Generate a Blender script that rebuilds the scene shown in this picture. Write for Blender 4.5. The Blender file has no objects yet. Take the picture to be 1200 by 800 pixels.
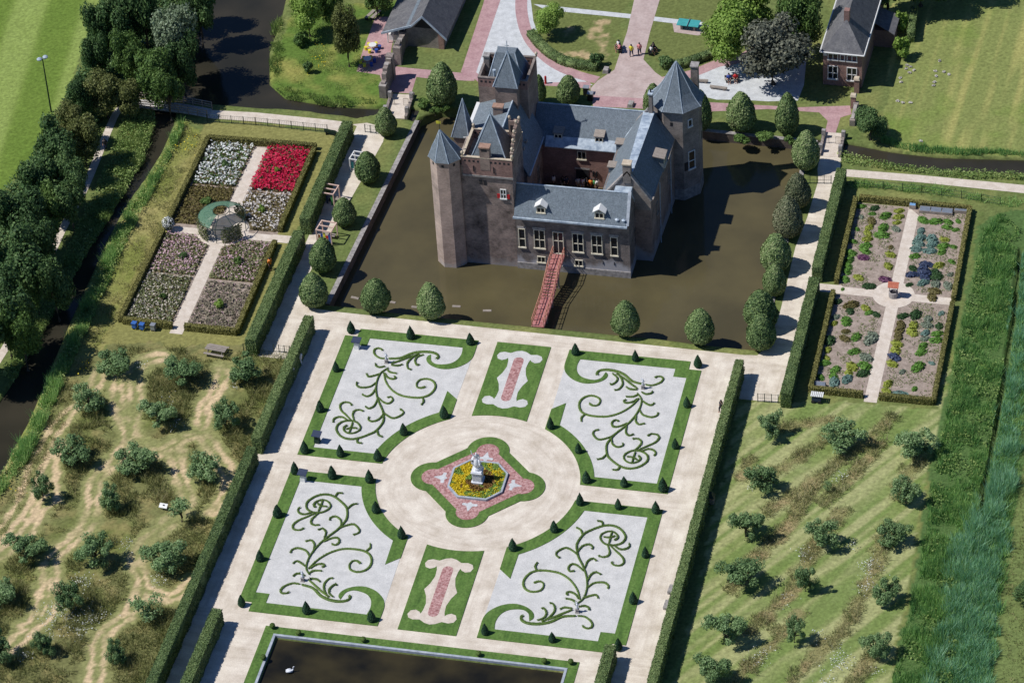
import bpy, math, random
import numpy as np
from mathutils import Vector, Matrix

rng = np.random.default_rng(11)
random.seed(5)
SC = bpy.context.scene
COL = SC.collection

# ------------------------------------------------------------------ camera
AZ, EL, RO, FPX = -0.2588786185975843, -0.6815141654021343, -0.06694997110071373, 4078.734324615551
TX, TY, DIST = -1.464108280285723, 23.421578745888844, 384.0578916318992
def _rot():
    f = np.array([math.sin(AZ)*math.cos(EL), math.cos(AZ)*math.cos(EL), math.sin(EL)])
    r = np.cross(f, [0, 0, 1]); r /= np.linalg.norm(r); u = np.cross(r, f)
    c, s = math.cos(RO), math.sin(RO)
    return np.array([c*r+s*u, -s*r+c*u, f])
RM = _rot()
CAM = -RM[2]*DIST + np.array([TX, TY, 0])
def ray(px, py):
    return RM.T @ np.array([(px-600)/FPX, -(py-400)/FPX, 1.0])
def G(px, py, z=0.0):                       # survey point of the plan -> ground metres
    d = ray(px, py); t = (z-CAM[2])/d[2]; p = CAM+d*t
    return (float(p[0]), float(p[1]))
def GL(pts, z=0.0): return [G(a, b, z) for a, b in pts]
def GY(px, py, Y):
    d = ray(px, py); p = CAM+d*((Y-CAM[1])/d[1]); return (float(p[0]), float(p[2]))
def PX(X, Y, Z=0.0):
    q = np.stack([X, Y, np.zeros_like(X)+Z], -1) - CAM
    q = q @ RM.T
    return 600+FPX*q[..., 0]/q[..., 2], 400-FPX*q[..., 1]/q[..., 2]

# ------------------------------------------------------------------ tagging
def tag(o, label=None, cat=None, group=None, kind=None):
    if label: o['label'] = label
    if cat: o['category'] = cat
    if group: o['group'] = group
    if kind: o['kind'] = kind
    return o
def empty(name, loc, label, cat, group=None, rz=0):
    o = bpy.data.objects.new(name, None); COL.objects.link(o)
    o.location = loc; o.rotation_euler = (0, 0, rz); o.empty_display_size = .3
    return tag(o, label, cat, group)
def copy_tree(o, parent=None):
    c = o.copy(); COL.objects.link(c); c.parent = parent
    for ch in list(o.children): copy_tree(ch, c)
    return c

# ------------------------------------------------------------------ mesh builder
class MB:
    def __init__(s): s.v = []; s.f = []
    def add(s, vs, fs):
        b = len(s.v); s.v += [tuple(map(float, p)) for p in vs]; s.f += [tuple(b+i for i in f) for f in fs]; return s
    def box(s, x0, x1, y0, y1, z0, z1):
        return s.add([(x0,y0,z0),(x1,y0,z0),(x1,y1,z0),(x0,y1,z0),(x0,y0,z1),(x1,y0,z1),(x1,y1,z1),(x0,y1,z1)],
                     [(3,2,1,0),(4,5,6,7),(0,1,5,4),(1,2,6,5),(2,3,7,6),(3,0,4,7)])
    def obox(s, c, d, hw, z0, z1):          # oriented: from point c to d (xy), half width hw
        c = Vector(c[:2]); d = Vector(d[:2]); t = (d-c).normalized(); n = Vector((-t.y, t.x))*hw
        return s.prism([c-n, d-n, d+n, c+n], z0, z1)
    def prism(s, poly, z0, z1, inset=0.0):
        poly = ccw([(p[0], p[1]) for p in poly]); n = len(poly)
        top = poly
        if inset: top = offset_poly(poly, -inset)
        vs = [(x, y, z0) for x, y in poly]+[(x, y, z1) for x, y in top]
        fs = [tuple(range(n-1, -1, -1)), tuple(range(n, 2*n))]
        fs += [(i, (i+1) % n, n+(i+1) % n, n+i) for i in range(n)]
        return s.add(vs, fs)
    def sheet(s, poly, z):
        poly = ccw([(p[0], p[1]) for p in poly])
        return s.add([(x, y, z) for x, y in poly], [tuple(range(len(poly)))])
    def poly(s, vs): return s.add(vs, [tuple(range(len(vs)))])
    def pyramid(s, base, apex):             # base list of 3d (ccw), apex 3d
        n = len(base)
        return s.add(list(base)+[apex], [(i, (i+1) % n, n) for i in range(n)]+[tuple(range(n-1, -1, -1))])
    def lathe(s, prof, c=(0, 0, 0), n=12, rot=0.0):
        vs = []; fs = []; m = len(prof)
        for r, z in prof:
            for k in range(n):
                a = rot+2*math.pi*k/n; vs.append((c[0]+r*math.cos(a), c[1]+r*math.sin(a), c[2]+z))
        for i in range(m-1):
            for k in range(n):
                fs.append((i*n+k, i*n+(k+1) % n, (i+1)*n+(k+1) % n, (i+1)*n+k))
        fs.append(tuple(range(n-1, -1, -1))); fs.append(tuple((m-1)*n+k for k in range(n)))
        return s.add(vs, fs)
    def tube(s, pts, rad, n=6):
        pts = [Vector(p) for p in pts]; m = len(pts)
        rs = rad if isinstance(rad, (list, tuple)) else [rad]*m
        vs = []; fs = []
        for i, p in enumerate(pts):
            t = (pts[min(i+1, m-1)]-pts[max(i-1, 0)]).normalized()
            a = t.cross(Vector((0, 0, 1)))
            if a.length < 1e-3: a = t.cross(Vector((1, 0, 0)))
            a.normalize(); b = t.cross(a)
            for k in range(n):
                an = 2*math.pi*k/n; q = p+(a*math.cos(an)-b*math.sin(an))*rs[i]; vs.append(q[:])
        for i in range(m-1):
            for k in range(n):
                fs.append((i*n+k, i*n+(k+1) % n, (i+1)*n+(k+1) % n, (i+1)*n+k))
        fs.append(tuple(range(n-1, -1, -1))); fs.append(tuple((m-1)*n+k for k in range(n)))
        return s.add(vs, fs)
    def ball(s, c, r, n=10, sz=1.0):
        prof = []
        for i in range(7):
            a = -math.pi/2+math.pi*i/6; prof.append((max(.01, r*math.cos(a)), r*sz*math.sin(a)))
        return s.lathe(prof, c, n)
    def build(s, name, mat, parent=None, smooth=False, bevel=0):
        me = bpy.data.meshes.new(name); me.from_pydata(s.v, [], s.f); me.validate()
        me.materials.append(mat)
        if smooth: me.shade_smooth()
        o = bpy.data.objects.new(name, me); COL.objects.link(o); o.parent = parent
        if bevel:
            m = o.modifiers.new('bevel', 'BEVEL'); m.width = bevel; m.segments = 2; m.limit_method = 'ANGLE'
        return o

def area(p): return .5*sum(p[i][0]*p[(i+1) % len(p)][1]-p[(i+1) % len(p)][0]*p[i][1] for i in range(len(p)))
def ccw(p): return p if area(p) > 0 else p[::-1]
def offset_poly(p, d):                      # ccw polygon; positive d grows
    n = len(p); out = []
    for i in range(n):
        a = Vector(p[i-1]); b = Vector(p[i]); c = Vector(p[(i+1) % n])
        t1 = (b-a).normalized(); t2 = (c-b).normalized()
        n1 = Vector((t1.y, -t1.x)); n2 = Vector((t2.y, -t2.x)); m = n1+n2
        if m.length < 1e-4: m = n1
        m.normalize(); k = d/max(.35, m.dot(n1)); out.append((b.x+m.x*k, b.y+m.y*k))
    return out
def smooth_path(pts, sub=6, closed=False):  # Catmull-Rom
    P = [np.array(p, float) for p in pts]; n = len(P); out = []
    rngi = range(n if closed else n-1)
    for i in rngi:
        if closed: p0, p1, p2, p3 = P[i-1], P[i], P[(i+1) % n], P[(i+2) % n]
        else: p0, p1, p2, p3 = P[max(i-1, 0)], P[i], P[i+1], P[min(i+2, n-1)]
        for k in range(sub):
            t = k/sub
            out.append(tuple(.5*((2*p1)+(-p0+p2)*t+(2*p0-5*p1+4*p2-p3)*t*t+(-p0+3*p1-3*p2+p3)*t**3)))
    if not closed: out.append(tuple(P[-1]))
    return out
def ribbon(path, w):                        # polygon outline around a path; w scalar or list
    P = [Vector(p[:2]) for p in path]; n = len(P); L = []; R = []
    for i, p in enumerate(P):
        t = (P[min(i+1, n-1)]-P[max(i-1, 0)]).normalized(); nn = Vector((-t.y, t.x))
        ww = w[i] if isinstance(w, (list, tuple, np.ndarray)) else w
        L.append(p+nn*ww/2); R.append(p-nn*ww/2)
    return L, R
def ribbon_mesh(mb, path, w, z0, z1, bulge=0):
    L, R = ribbon(path, w); n = len(L); vs = []; fs = []
    for i in range(n):
        vs += [(L[i].x, L[i].y, z0), (L[i].x*.94+R[i].x*.06, L[i].y*.94+R[i].y*.06, z1), (R[i].x*.94+L[i].x*.06, R[i].y*.94+L[i].y*.06, z1), (R[i].x, R[i].y, z0)]
    for i in range(n-1):
        a = i*4; b = a+4
        fs += [(b, b+1, a+1, a), (b+1, b+2, a+2, a+1), (b+2, b+3, a+3, a+2)]
    fs += [(0, 1, 2, 3), (4*n-1, 4*n-2, 4*n-3, 4*n-4)]
    mb.add(vs, fs); return mb

def fast_mesh(name, V, F, mat):             # numpy -> mesh, F (n,k)
    V = np.ascontiguousarray(V, dtype=np.float32); F = np.ascontiguousarray(F, dtype=np.int32)
    me = bpy.data.meshes.new(name); n, k = F.shape
    me.vertices.add(len(V)); me.vertices.foreach_set('co', V.ravel())
    me.loops.add(n*k); me.loops.foreach_set('vertex_index', F.ravel())
    me.polygons.add(n); me.polygons.foreach_set('loop_start', np.arange(n, dtype=np.int32)*k)
    me.update(calc_edges=True); me.validate()
    me.materials.append(mat); return me
def link(name, me, parent=None, loc=(0, 0, 0), rz=0, sc=1):
    o = bpy.data.objects.new(name, me); COL.objects.link(o); o.parent = parent
    o.location = loc; o.rotation_euler = (0, 0, rz); o.scale = (sc, sc, sc) if not isinstance(sc, tuple) else sc
    return o
def unit(a): return a/np.maximum(1e-9, np.linalg.norm(a, axis=-1, keepdims=True))
def leaves(P, N, size, aspect=.6, jit=.6):
    """pointed leaf-clump faces: a bent rhombus per point"""
    n = len(P); N = unit(N+rng.normal(0, jit, (n, 3)))
    T = unit(np.cross(N, rng.normal(0, 1, (n, 3)))); B = np.cross(N, T)
    s = np.broadcast_to(np.asarray(size, float), (n,))[:, None]
    V = np.stack([P-T*s, P+B*s*aspect+N*s*.15, P+T*s, P-B*s*aspect+N*s*.15], 1).reshape(-1, 3)
    F = np.arange(4*n).reshape(n, 4); return V, F
def blades(P, h, w, lean):
    n = len(P); a = rng.uniform(0, 2*math.pi, n); h = np.broadcast_to(h, (n,)); w = np.broadcast_to(w, (n,))
    d = np.stack([np.cos(a), np.sin(a), 0*a], 1); l = rng.normal(0, lean, (n, 2))
    top = P+np.stack([l[:, 0]*h, l[:, 1]*h, h], 1)
    V = np.stack([P-d*w[:, None]/2, P+d*w[:, None]/2, top], 1).reshape(-1, 3)
    return V, np.arange(3*n).reshape(n, 3)
def join_arr(parts):
    V = []; F = []; b = 0
    for v, f in parts: V.append(v); F.append(f+b); b += len(v)
    return np.concatenate(V), np.concatenate(F)
def in_poly(x, y, poly):
    r = np.zeros(x.shape, bool); n = len(poly); j = n-1
    for i in range(n):
        xi, yi = poly[i]; xj, yj = poly[j]
        if yi != yj:
            r ^= ((yi > y) != (yj > y)) & (x < (xj-xi)*(y-yi)/(yj-yi)+xi)
        j = i
    return r
def dist_line(x, y, pts, closed=False):
    d = np.full(x.shape, 1e9); n = len(pts)
    for i in range(n if closed else n-1):
        ax, ay = pts[i]; bx, by = pts[(i+1) % n]; ex, ey = bx-ax, by-ay
        t = np.clip(((x-ax)*ex+(y-ay)*ey)/max(1e-9, ex*ex+ey*ey), 0, 1)
        d = np.minimum(d, np.hypot(x-ax-t*ex, y-ay-t*ey))
    return d
def scatter(poly, dens):
    poly = [tuple(p[:2]) for p in poly]
    xs = [p[0] for p in poly]; ys = [p[1] for p in poly]
    n = int((max(xs)-min(xs))*(max(ys)-min(ys))*dens)
    x = rng.uniform(min(xs), max(xs), n); y = rng.uniform(min(ys), max(ys), n)
    m = in_poly(x, y, poly); return x[m], y[m]
_perm = rng.random((64, 64))
def vnoise(x, y, s):                        # smooth value noise 0..1
    x = np.asarray(x)/s; y = np.asarray(y)/s
    xi = np.floor(x).astype(int); yi = np.floor(y).astype(int); fx = x-xi; fy = y-yi
    fx = fx*fx*(3-2*fx); fy = fy*fy*(3-2*fy)
    g = lambda a, b: _perm[a % 64, b % 64]
    return (g(xi, yi)*(1-fx)+g(xi+1, yi)*fx)*(1-fy)+(g(xi, yi+1)*(1-fx)+g(xi+1, yi+1)*fx)*fy
def fbm(x, y, s): return .5*vnoise(x, y, s)+.3*vnoise(x+17, y+5, s*.47)+.2*vnoise(x+3, y+31, s*.21)
def lin(r, g, b, k=1.0):
    f = lambda c: ((c/255+.055)/1.055)**2.4 if c > 10 else c/255/12.92
    return (f(r)*k, f(g)*k, f(b)*k)

# ------------------------------------------------------------------ materials
def nodes(name):
    m = bpy.data.materials.new(name); m.use_nodes = True; nt = m.node_tree
    return m, nt, nt.nodes['Principled BSDF'], (lambda t: nt.nodes.new(t)), nt.links.new
def ramp(nt, stops):
    r = nt.nodes.new('ShaderNodeValToRGB'); e = r.color_ramp.elements
    e[0].position = stops[0][0]; e[0].color = (*stops[0][1], 1)
    e[1].position = stops[-1][0]; e[1].color = (*stops[-1][1], 1)
    for p, c in stops[1:-1]:
        k = e.new(p); k.color = (*c, 1)
    return r
def M_noise(name, c1, c2, scale=3.0, rough=.85, detail=6, bump=0.0, c3=None, stretch=None, spec=.3, fine=None, contrast=(.35, .65), metal=0):
    m, nt, b, N, L = nodes(name)
    tc = N('ShaderNodeNewGeometry'); no = N('ShaderNodeTexNoise'); no.inputs['Scale'].default_value = scale
    no.inputs['Detail'].default_value = detail; no.inputs['Roughness'].default_value = .62
    src = tc.outputs['Position']
    if stretch:
        mp = N('ShaderNodeMapping'); L(src, mp.inputs['Vector']); mp.inputs['Scale'].default_value = stretch[:3]
        if len(stretch) > 3: mp.inputs['Rotation'].default_value = (0, 0, stretch[3])
        src = mp.outputs['Vector']
    L(src, no.inputs['Vector'])
    st = [(contrast[0], c1), (contrast[1], c2)] if c3 is None else [(contrast[0], c1), (.5, c2), (contrast[1], c3)]
    r = ramp(nt, st); L(no.outputs['Fac'], r.inputs['Fac']); out = r.outputs['Color']
    if fine:
        n2 = N('ShaderNodeTexNoise'); n2.inputs['Scale'].default_value = fine[0]; n2.inputs['Detail'].default_value = 3
        L(tc.outputs['Position'], n2.inputs['Vector'])
        r2 = ramp(nt, [(.3, (1-fine[1],)*3), (.7, (1+fine[1],)*3)]); L(n2.outputs['Fac'], r2.inputs['Fac'])
        mx = N('ShaderNodeMix'); mx.data_type = 'RGBA'; mx.blend_type = 'MULTIPLY'; mx.inputs[0].default_value = 1
        L(out, mx.inputs[6]); L(r2.outputs['Color'], mx.inputs[7]); out = mx.outputs[2]
    L(out, b.inputs['Base Color']); b.inputs['Roughness'].default_value = rough
    b.inputs['Specular IOR Level'].default_value = spec; b.inputs['Metallic'].default_value = metal
    if bump:
        bp = N('ShaderNodeBump'); bp.inputs['Strength'].default_value = bump; bp.inputs['Distance'].default_value = .05
        L(no.outputs['Fac'], bp.inputs['Height']); L(bp.outputs['Normal'], b.inputs['Normal'])
    return m
def M_leaf(name, cols, rough=.6, trans=.25, patch=None):
    """leaf clumps: colour varies from clump to clump (each face island) and softly from place to place"""
    m, nt, b, N, L = nodes(name)
    g = N('ShaderNodeNewGeometry'); st = [(i/(len(cols)-1), c) for i, c in enumerate(cols)]
    r = ramp(nt, st)
    ob = N('ShaderNodeObjectInfo'); ad = N('ShaderNodeMath'); ad.operation = 'MULTIPLY_ADD'
    L(ob.outputs['Random'], ad.inputs[0]); ad.inputs[1].default_value = .3
    sb = N('ShaderNodeMath'); sb.operation = 'MULTIPLY_ADD'; L(g.outputs['Random Per Island'], sb.inputs[0]); sb.inputs[1].default_value = .7; sb.inputs[2].default_value = 0
    L(sb.outputs[0], ad.inputs[2])
    fac = ad.outputs[0]
    if patch:
        no = N('ShaderNodeTexNoise'); no.inputs['Scale'].default_value = patch[0]; L(g.outputs['Position'], no.inputs['Vector'])
        a2 = N('ShaderNodeMath'); a2.operation = 'MULTIPLY_ADD'; L(no.outputs['Fac'], a2.inputs[0]); a2.inputs[1].default_value = patch[1]
        s2 = N('ShaderNodeMath'); s2.operation = 'SUBTRACT'; L(fac, s2.inputs[0]); s2.inputs[1].default_value = patch[1]*.5
        L(s2.outputs[0], a2.inputs[2]); fac = a2.outputs[0]
    L(fac, r.inputs['Fac']); L(r.outputs['Color'], b.inputs['Base Color'])
    b.inputs['Roughness'].default_value = rough; b.inputs['Specular IOR Level'].default_value = .25
    if trans:
        t = N('ShaderNodeBsdfTranslucent'); L(r.outputs['Color'], t.inputs['Color'])
        mx = N('ShaderNodeMixShader'); mx.inputs[0].default_value = trans
        out = nt.nodes['Material Output']; L(b.outputs[0], mx.inputs[1]); L(t.outputs[0], mx.inputs[2]); L(mx.outputs[0], out.inputs['Surface'])
    return m
def M_brick(name, c1, c2, mortar, stain=None, bw=.24, bh=.075, blotch=.35):
    m, nt, b, N, L = nodes(name)
    g = N('ShaderNodeNewGeometry'); sp = N('ShaderNodeSeparateXYZ'); L(g.outputs['Position'], sp.inputs[0])
    ad = N('ShaderNodeMath'); ad.operation = 'ADD'; L(sp.outputs[0], ad.inputs[0]); L(sp.outputs[1], ad.inputs[1])
    cb = N('ShaderNodeCombineXYZ'); L(ad.outputs[0], cb.inputs[0]); L(sp.outputs[2], cb.inputs[1])
    br = N('ShaderNodeTexBrick'); L(cb.outputs[0], br.inputs['Vector']); br.inputs['Scale'].default_value = 1
    br.inputs['Brick Width'].default_value = bw; br.inputs['Row Height'].default_value = bh; br.inputs['Mortar Size'].default_value = .008
    br.inputs['Color1'].default_value = (*c1, 1); br.inputs['Color2'].default_value = (*c2, 1); br.inputs['Mortar'].default_value = (*mortar, 1)
    no = N('ShaderNodeTexNoise'); no.inputs['Scale'].default_value = .55; no.inputs['Detail'].default_value = 9; no.inputs['Roughness'].default_value = .68
    L(g.outputs['Position'], no.inputs['Vector'])
    r = ramp(nt, [(.3, (1-blotch,)*3), (.5, (1, 1, 1)), (.72, (1+blotch, 1+blotch*.95, 1+blotch*.9))]); L(no.outputs['Fac'], r.inputs['Fac'])
    mx = N('ShaderNodeMix'); mx.data_type = 'RGBA'; mx.blend_type = 'MULTIPLY'; mx.inputs[0].default_value = 1
    L(br.outputs['Color'], mx.inputs[6]); L(r.outputs['Color'], mx.inputs[7]); out = mx.outputs[2]
    if stain:                               # limewash / algae band rising from the water, uneven upper edge
        n2 = N('ShaderNodeTexNoise'); n2.inputs['Scale'].default_value = .8; n2.inputs['Detail'].default_value = 6; L(g.outputs['Position'], n2.inputs['Vector'])
        ma = N('ShaderNodeMath'); ma.operation = 'MULTIPLY_ADD'; L(n2.outputs['Fac'], ma.inputs[0]); ma.inputs[1].default_value = 4.2; L(sp.outputs[2], ma.inputs[2])
        mr = N('ShaderNodeMapRange'); L(ma.outputs[0], mr.inputs[0]); mr.inputs[1].default_value = stain[1]-.5; mr.inputs[2].default_value = stain[1]+.5
        mr.inputs[3].default_value = stain[2]; mr.inputs[4].default_value = 0
        m2 = N('ShaderNodeMix'); m2.data_type = 'RGBA'; L(mr.outputs[0], m2.inputs[0]); L(out, m2.inputs[6]); m2.inputs[7].default_value = (*stain[0], 1); out = m2.outputs[2]
    L(out, b.inputs['Base Color']); b.inputs['Roughness'].default_value = .9; b.inputs['Specular IOR Level'].default_value = .2
    bp = N('ShaderNodeBump'); bp.inputs['Strength'].default_value = .12; bp.inputs['Distance'].default_value = .01
    L(br.outputs['Fac'], bp.inputs['Height']); bp.invert = True; L(bp.outputs['Normal'], b.inputs['Normal'])
    return m
def M_plain(name, c, rough=.6, spec=.3, metal=0, var=.12):
    return M_noise(name, tuple(x*(1-var) for x in c), tuple(min(1, x*(1+var)) for x in c), scale=2.2, rough=rough, spec=spec, metal=metal)

K = .98
MT = {}
MT['gravel'] = M_noise('cream_gravel', lin(198, 185, 167, K), lin(218, 206, 190, K), .5, .95, 8, fine=(7, .10), c3=lin(236, 226, 210, K), contrast=(.3, .7))
def rake(m):
    nt = m.node_tree; b = nt.nodes['Principled BSDF']; N = nt.nodes.new; L = nt.links.new
    base = b.inputs['Base Color'].links[0].from_socket; g = N('ShaderNodeNewGeometry'); sp = N('ShaderNodeSeparateXYZ'); L(g.outputs['Position'], sp.inputs[0])
    def mth(op, a, c=None):
        n = N('ShaderNodeMath'); n.operation = op
        for i, v in enumerate((a, c)):
            if v is None: continue
            if isinstance(v, (int, float)): n.inputs[i].default_value = v
            else: L(v, n.inputs[i])
        return n.outputs[0]
    x, y = sp.outputs[0], sp.outputs[1]; r = mth('SQRT', mth('ADD', mth('MULTIPLY', x, x), mth('MULTIPLY', y, y))); a = mth('ARCTAN2', y, x)
    def streak(u, v, sc):
        c = N('ShaderNodeCombineXYZ'); L(u, c.inputs[0]); L(v, c.inputs[1]); n = N('ShaderNodeTexNoise'); n.inputs['Scale'].default_value = sc; n.inputs['Detail'].default_value = 5; n.inputs['Roughness'].default_value = .6; n.inputs['Distortion'].default_value = .4; L(c.outputs[0], n.inputs['Vector'])
        rr = ramp(nt, [(.32, (.89, .875, .86)), (.5, (1, 1, 1)), (.68, (1.07, 1.075, 1.08))]); L(n.outputs['Fac'], rr.inputs['Fac']); return rr.outputs['Color']
    ring = streak(mth('MULTIPLY', r, 1.0), mth('MULTIPLY', a, 1.0), 1.9); lane = streak(x, mth('MULTIPLY', y, .09), 1.7); cross = streak(mth('MULTIPLY', x, .09), y, 1.7)
    def mix(f, A, B):
        n = N('ShaderNodeMix'); n.data_type = 'RGBA'; L(f, n.inputs[0]); L(A, n.inputs[6]); L(B, n.inputs[7]); return n.outputs[2]
    inner = mth('LESS_THAN', r, 10.9); horiz = mth('ADD', mth('LESS_THAN', mth('ABSOLUTE', y), 1.35), mth('GREATER_THAN', mth('ABSOLUTE', y), 22.9))
    st = mix(inner, mix(horiz, lane, cross), ring)
    mu = N('ShaderNodeMix'); mu.data_type = 'RGBA'; mu.blend_type = 'MULTIPLY'; mu.inputs[0].default_value = 1; L(base, mu.inputs[6]); L(st, mu.inputs[7]); L(mu.outputs[2], b.inputs['Base Color']); return m
rake(MT['gravel'])
MT['white_gravel'] = M_noise('white_chippings', lin(192, 191, 188, K), lin(218, 216, 212, K), .8, .95, 9, fine=(9, .14), contrast=(.25, .7))
MT['grey_gravel'] = M_noise('pale_grey_gravel', lin(190, 192, 193, K), lin(214, 216, 217, K), 1.2, .95, 8, fine=(6, .10))
MT['path'] = M_noise('garden_path_gravel', lin(204, 190, 174, K), lin(224, 212, 198, K), 1.2, .95, 7, fine=(6, .09))
MT['lawn'] = M_noise('clipped_lawn', lin(62, 92, 40), lin(88, 118, 54), .7, .9, 8, fine=(5, .25), c3=lin(106, 134, 68), contrast=(.25, .75), stretch=(2.2, .5, 1))
MT['pink_brick_paving'] = M_noise('pink_brick_paving', lin(170, 134, 136), lin(190, 156, 156), .9, .9, 8, fine=(4, .12))
MT['plaza'] = M_noise('plaza_paving', lin(178, 158, 152), lin(196, 178, 172), .6, .9, 8, fine=(3, .10))
MT['brick_chips'] = M_noise('crushed_red_brick', lin(150, 100, 98), lin(200, 162, 158), 5, .95, 4, fine=(3, .15), contrast=(.38, .62))
MT['coping'] = M_noise('grey_coping_stone', lin(150, 158, 168), lin(186, 192, 200), 1.5, .8, 6)
MT['slate'] = M_noise('blue_slate', lin(102, 111, 119), lin(114, 124, 132), 2.6, .75, 9, fine=(7, .24), c3=lin(130, 139, 147), contrast=(.25, .77), spec=.22, stretch=(1, 1, .5))
MT['slate_dark'] = M_noise('dark_slate', lin(92, 92, 96), lin(116, 115, 116), 1.5, .7, 8, fine=(5, .2))
MT['lead'] = M_noise('lead_sheet', lin(140, 155, 172), lin(196, 208, 218), 1.6, .5, 6, spec=.4)
MT['brick'] = M_brick('old_brick', lin(124, 108, 100), lin(152, 132, 122), lin(160, 145, 135), (lin(170, 168, 172), 2.2, .75), blotch=.42)
MT['brick_red'] = M_brick('red_brick', lin(126, 98, 92), lin(154, 120, 112), lin(165, 140, 130), blotch=.35)
MT['brick_grey'] = M_brick('grey_brick', lin(120, 112, 108), lin(150, 138, 130), lin(165, 158, 152), blotch=.45)
MT['quay'] = M_brick('quay_brick', lin(92, 82, 76), lin(118, 104, 96), lin(120, 112, 104), blotch=.4)
MT['sandstone'] = M_noise('pale_sandstone', lin(186, 170, 148), lin(212, 198, 176), 2, .85)
MT['tile_top'] = M_noise('terracotta_slab', lin(150, 118, 102), lin(176, 144, 126), 3, .85)
MT['white'] = M_plain('white_paint', (.78, .78, .76), .5, var=.05)
MT['cream'] = M_plain('cream_paint', lin(222, 214, 192), .55, var=.06)
MT['marble'] = M_noise('white_statue_stone', lin(205, 208, 214), lin(236, 238, 242), 3, .6)
MT['stone'] = M_noise('weathered_stone', lin(130, 126, 124), lin(178, 172, 168), 2.5, .9)
MT['dark_glass'] = M_plain('dark_window_glass', (.012, .016, .024), .12, .5, var=.3)
MT['black'] = M_plain('black_metal', (.02, .022, .024), .5)
MT['iron'] = M_plain('green_iron_fence', (.02, .045, .035), .5)
MT['grey_metal'] = M_plain('grey_metal', (.35, .37, .40), .4, .5, .3)
MT['bridge_red'] = M_noise('weathered_red_paint', lin(150, 84, 80), lin(196, 140, 136), 4, .7)
MT['bridge_rail'] = M_noise('faded_red_rail', lin(176, 108, 92), lin(206, 152, 130), 4, .7)
MT['wood'] = M_noise('weathered_wood', lin(132, 122, 114), lin(172, 162, 152), 3, .85, stretch=(1, 6, 1))
MT['wood_pink'] = M_noise('raw_pinkish_wood', lin(206, 172, 156), lin(228, 198, 182), 3, .8)
MT['bark'] = M_noise('tree_bark', (.05, .04, .03), (.12, .10, .08), 5, .95)
MT['soil'] = M_noise('grey_garden_soil', lin(138, 124, 112), lin(174, 158, 146), 1.6, .95, 8, fine=(5, .16))
MT['soil_dark'] = M_noise('brown_bed_soil', lin(88, 78, 56), lin(120, 106, 80), 1.6, .95, 8, fine=(5, .2))
MT['skin'] = M_plain('skin', lin(210, 160, 135), .6)
for k, c in dict(red=lin(190, 40, 45), blue=lin(50, 80, 160), yellow=lin(225, 215, 70), teal=lin(70, 160, 160), orange=lin(225, 130, 50), hive=lin(60, 105, 175), green=lin(70, 140, 80), navy=(.03, .045, .09), tshirt=(.7, .7, .7), dark=(.03, .03, .035), pinkc=lin(214, 140, 140), khaki=lin(160, 140, 110)).items():
    MT[k] = M_plain(k+'_paint', c, .6)
# foliage
def lf(*cs, k=1.0): return [lin(*c, k) for c in cs]
MT['yew'] = M_leaf('yew_leaves', lf((50, 70, 42), (82, 102, 60), (110, 128, 80), (138, 146, 104), k=1.65), trans=.12, patch=(1.2, 0.9))
MT['yew_brown'] = M_leaf('yew_leaves_scorched', lf((62, 76, 54), (92, 102, 74), (116, 120, 90), (136, 136, 108), k=1.25), trans=.12, patch=(0.8, 0.8))
MT['cone'] = M_leaf('yew_cone_leaves', lf((24, 48, 36), (40, 68, 48), (58, 88, 58), k=1.35), trans=.1)
MT['hedge'] = M_leaf('hedge_leaves', lf((60, 80, 50), (84, 104, 62), (106, 124, 76), (126, 140, 90), k=1.30), trans=.15, patch=(0.5, 0.7))
MT['hedge_olive'] = M_leaf('low_hedge_leaves', lf((92, 92, 52), (116, 114, 64), (138, 132, 78), k=1.20), trans=.15, patch=(.7, .4))
MT['box'] = M_leaf('box_leaves', lf((62, 86, 40), (90, 114, 54), (112, 136, 68), k=1.15), trans=.1, patch=(.8, .5))
MT['apple'] = M_leaf('fruit_tree_leaves', lf((56, 80, 50), (84, 108, 68), (110, 134, 88), (142, 160, 116), k=1.60), trans=.25, patch=(0.6, 0.7))
MT['dark_tree'] = M_leaf('dark_tree_leaves', lf((36, 56, 32), (54, 78, 44), (76, 100, 58), (104, 124, 76), k=1.60), trans=.2, patch=(.35, .5))
MT['mid_tree'] = M_leaf('mid_tree_leaves', lf((48, 70, 36), (72, 98, 48), (96, 122, 62), (122, 146, 84), k=1.30), trans=.25, patch=(.35, .5))
MT['olive_tree'] = M_leaf('olive_tree_leaves', lf((72, 82, 44), (98, 106, 58), (122, 128, 76), (142, 144, 96), k=1.20), trans=.25, patch=(.35, .5))
MT['silver_tree'] = M_leaf('silver_tree_leaves', lf((78, 94, 70), (110, 126, 96), (142, 156, 128), (178, 186, 166), k=1.20), trans=.2, patch=(.4, .5))
MT['bright_tree'] = M_leaf('bright_green_leaves', lf((84, 112, 44), (116, 146, 62), (146, 174, 84), (166, 190, 104), k=1.10), trans=.3, patch=(.4, .4))
MT['copper_tree'] = M_leaf('copper_beech_leaves', lf((44, 48, 42), (66, 70, 60), (90, 92, 78), (116, 116, 98), k=1.70), trans=.1, patch=(.4, .5))
MT['reed'] = M_leaf('reed_blades', lf((64, 102, 58), (94, 130, 72), (120, 150, 86), (150, 172, 108), k=1.80), trans=.3, patch=(0.45, 1.0))
MT['reed_blue'] = M_leaf('blue_green_reed', lf((80, 124, 92), (104, 148, 112), (128, 168, 134), (158, 190, 160), k=1.50), trans=.3, patch=(0.45, 1.0))
MT['bank'] = M_leaf('bank_herbs', lf((76, 100, 54), (102, 128, 68), (128, 148, 82), (156, 168, 106), k=1.30), trans=.3, patch=(0.4, 1.0))
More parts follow.
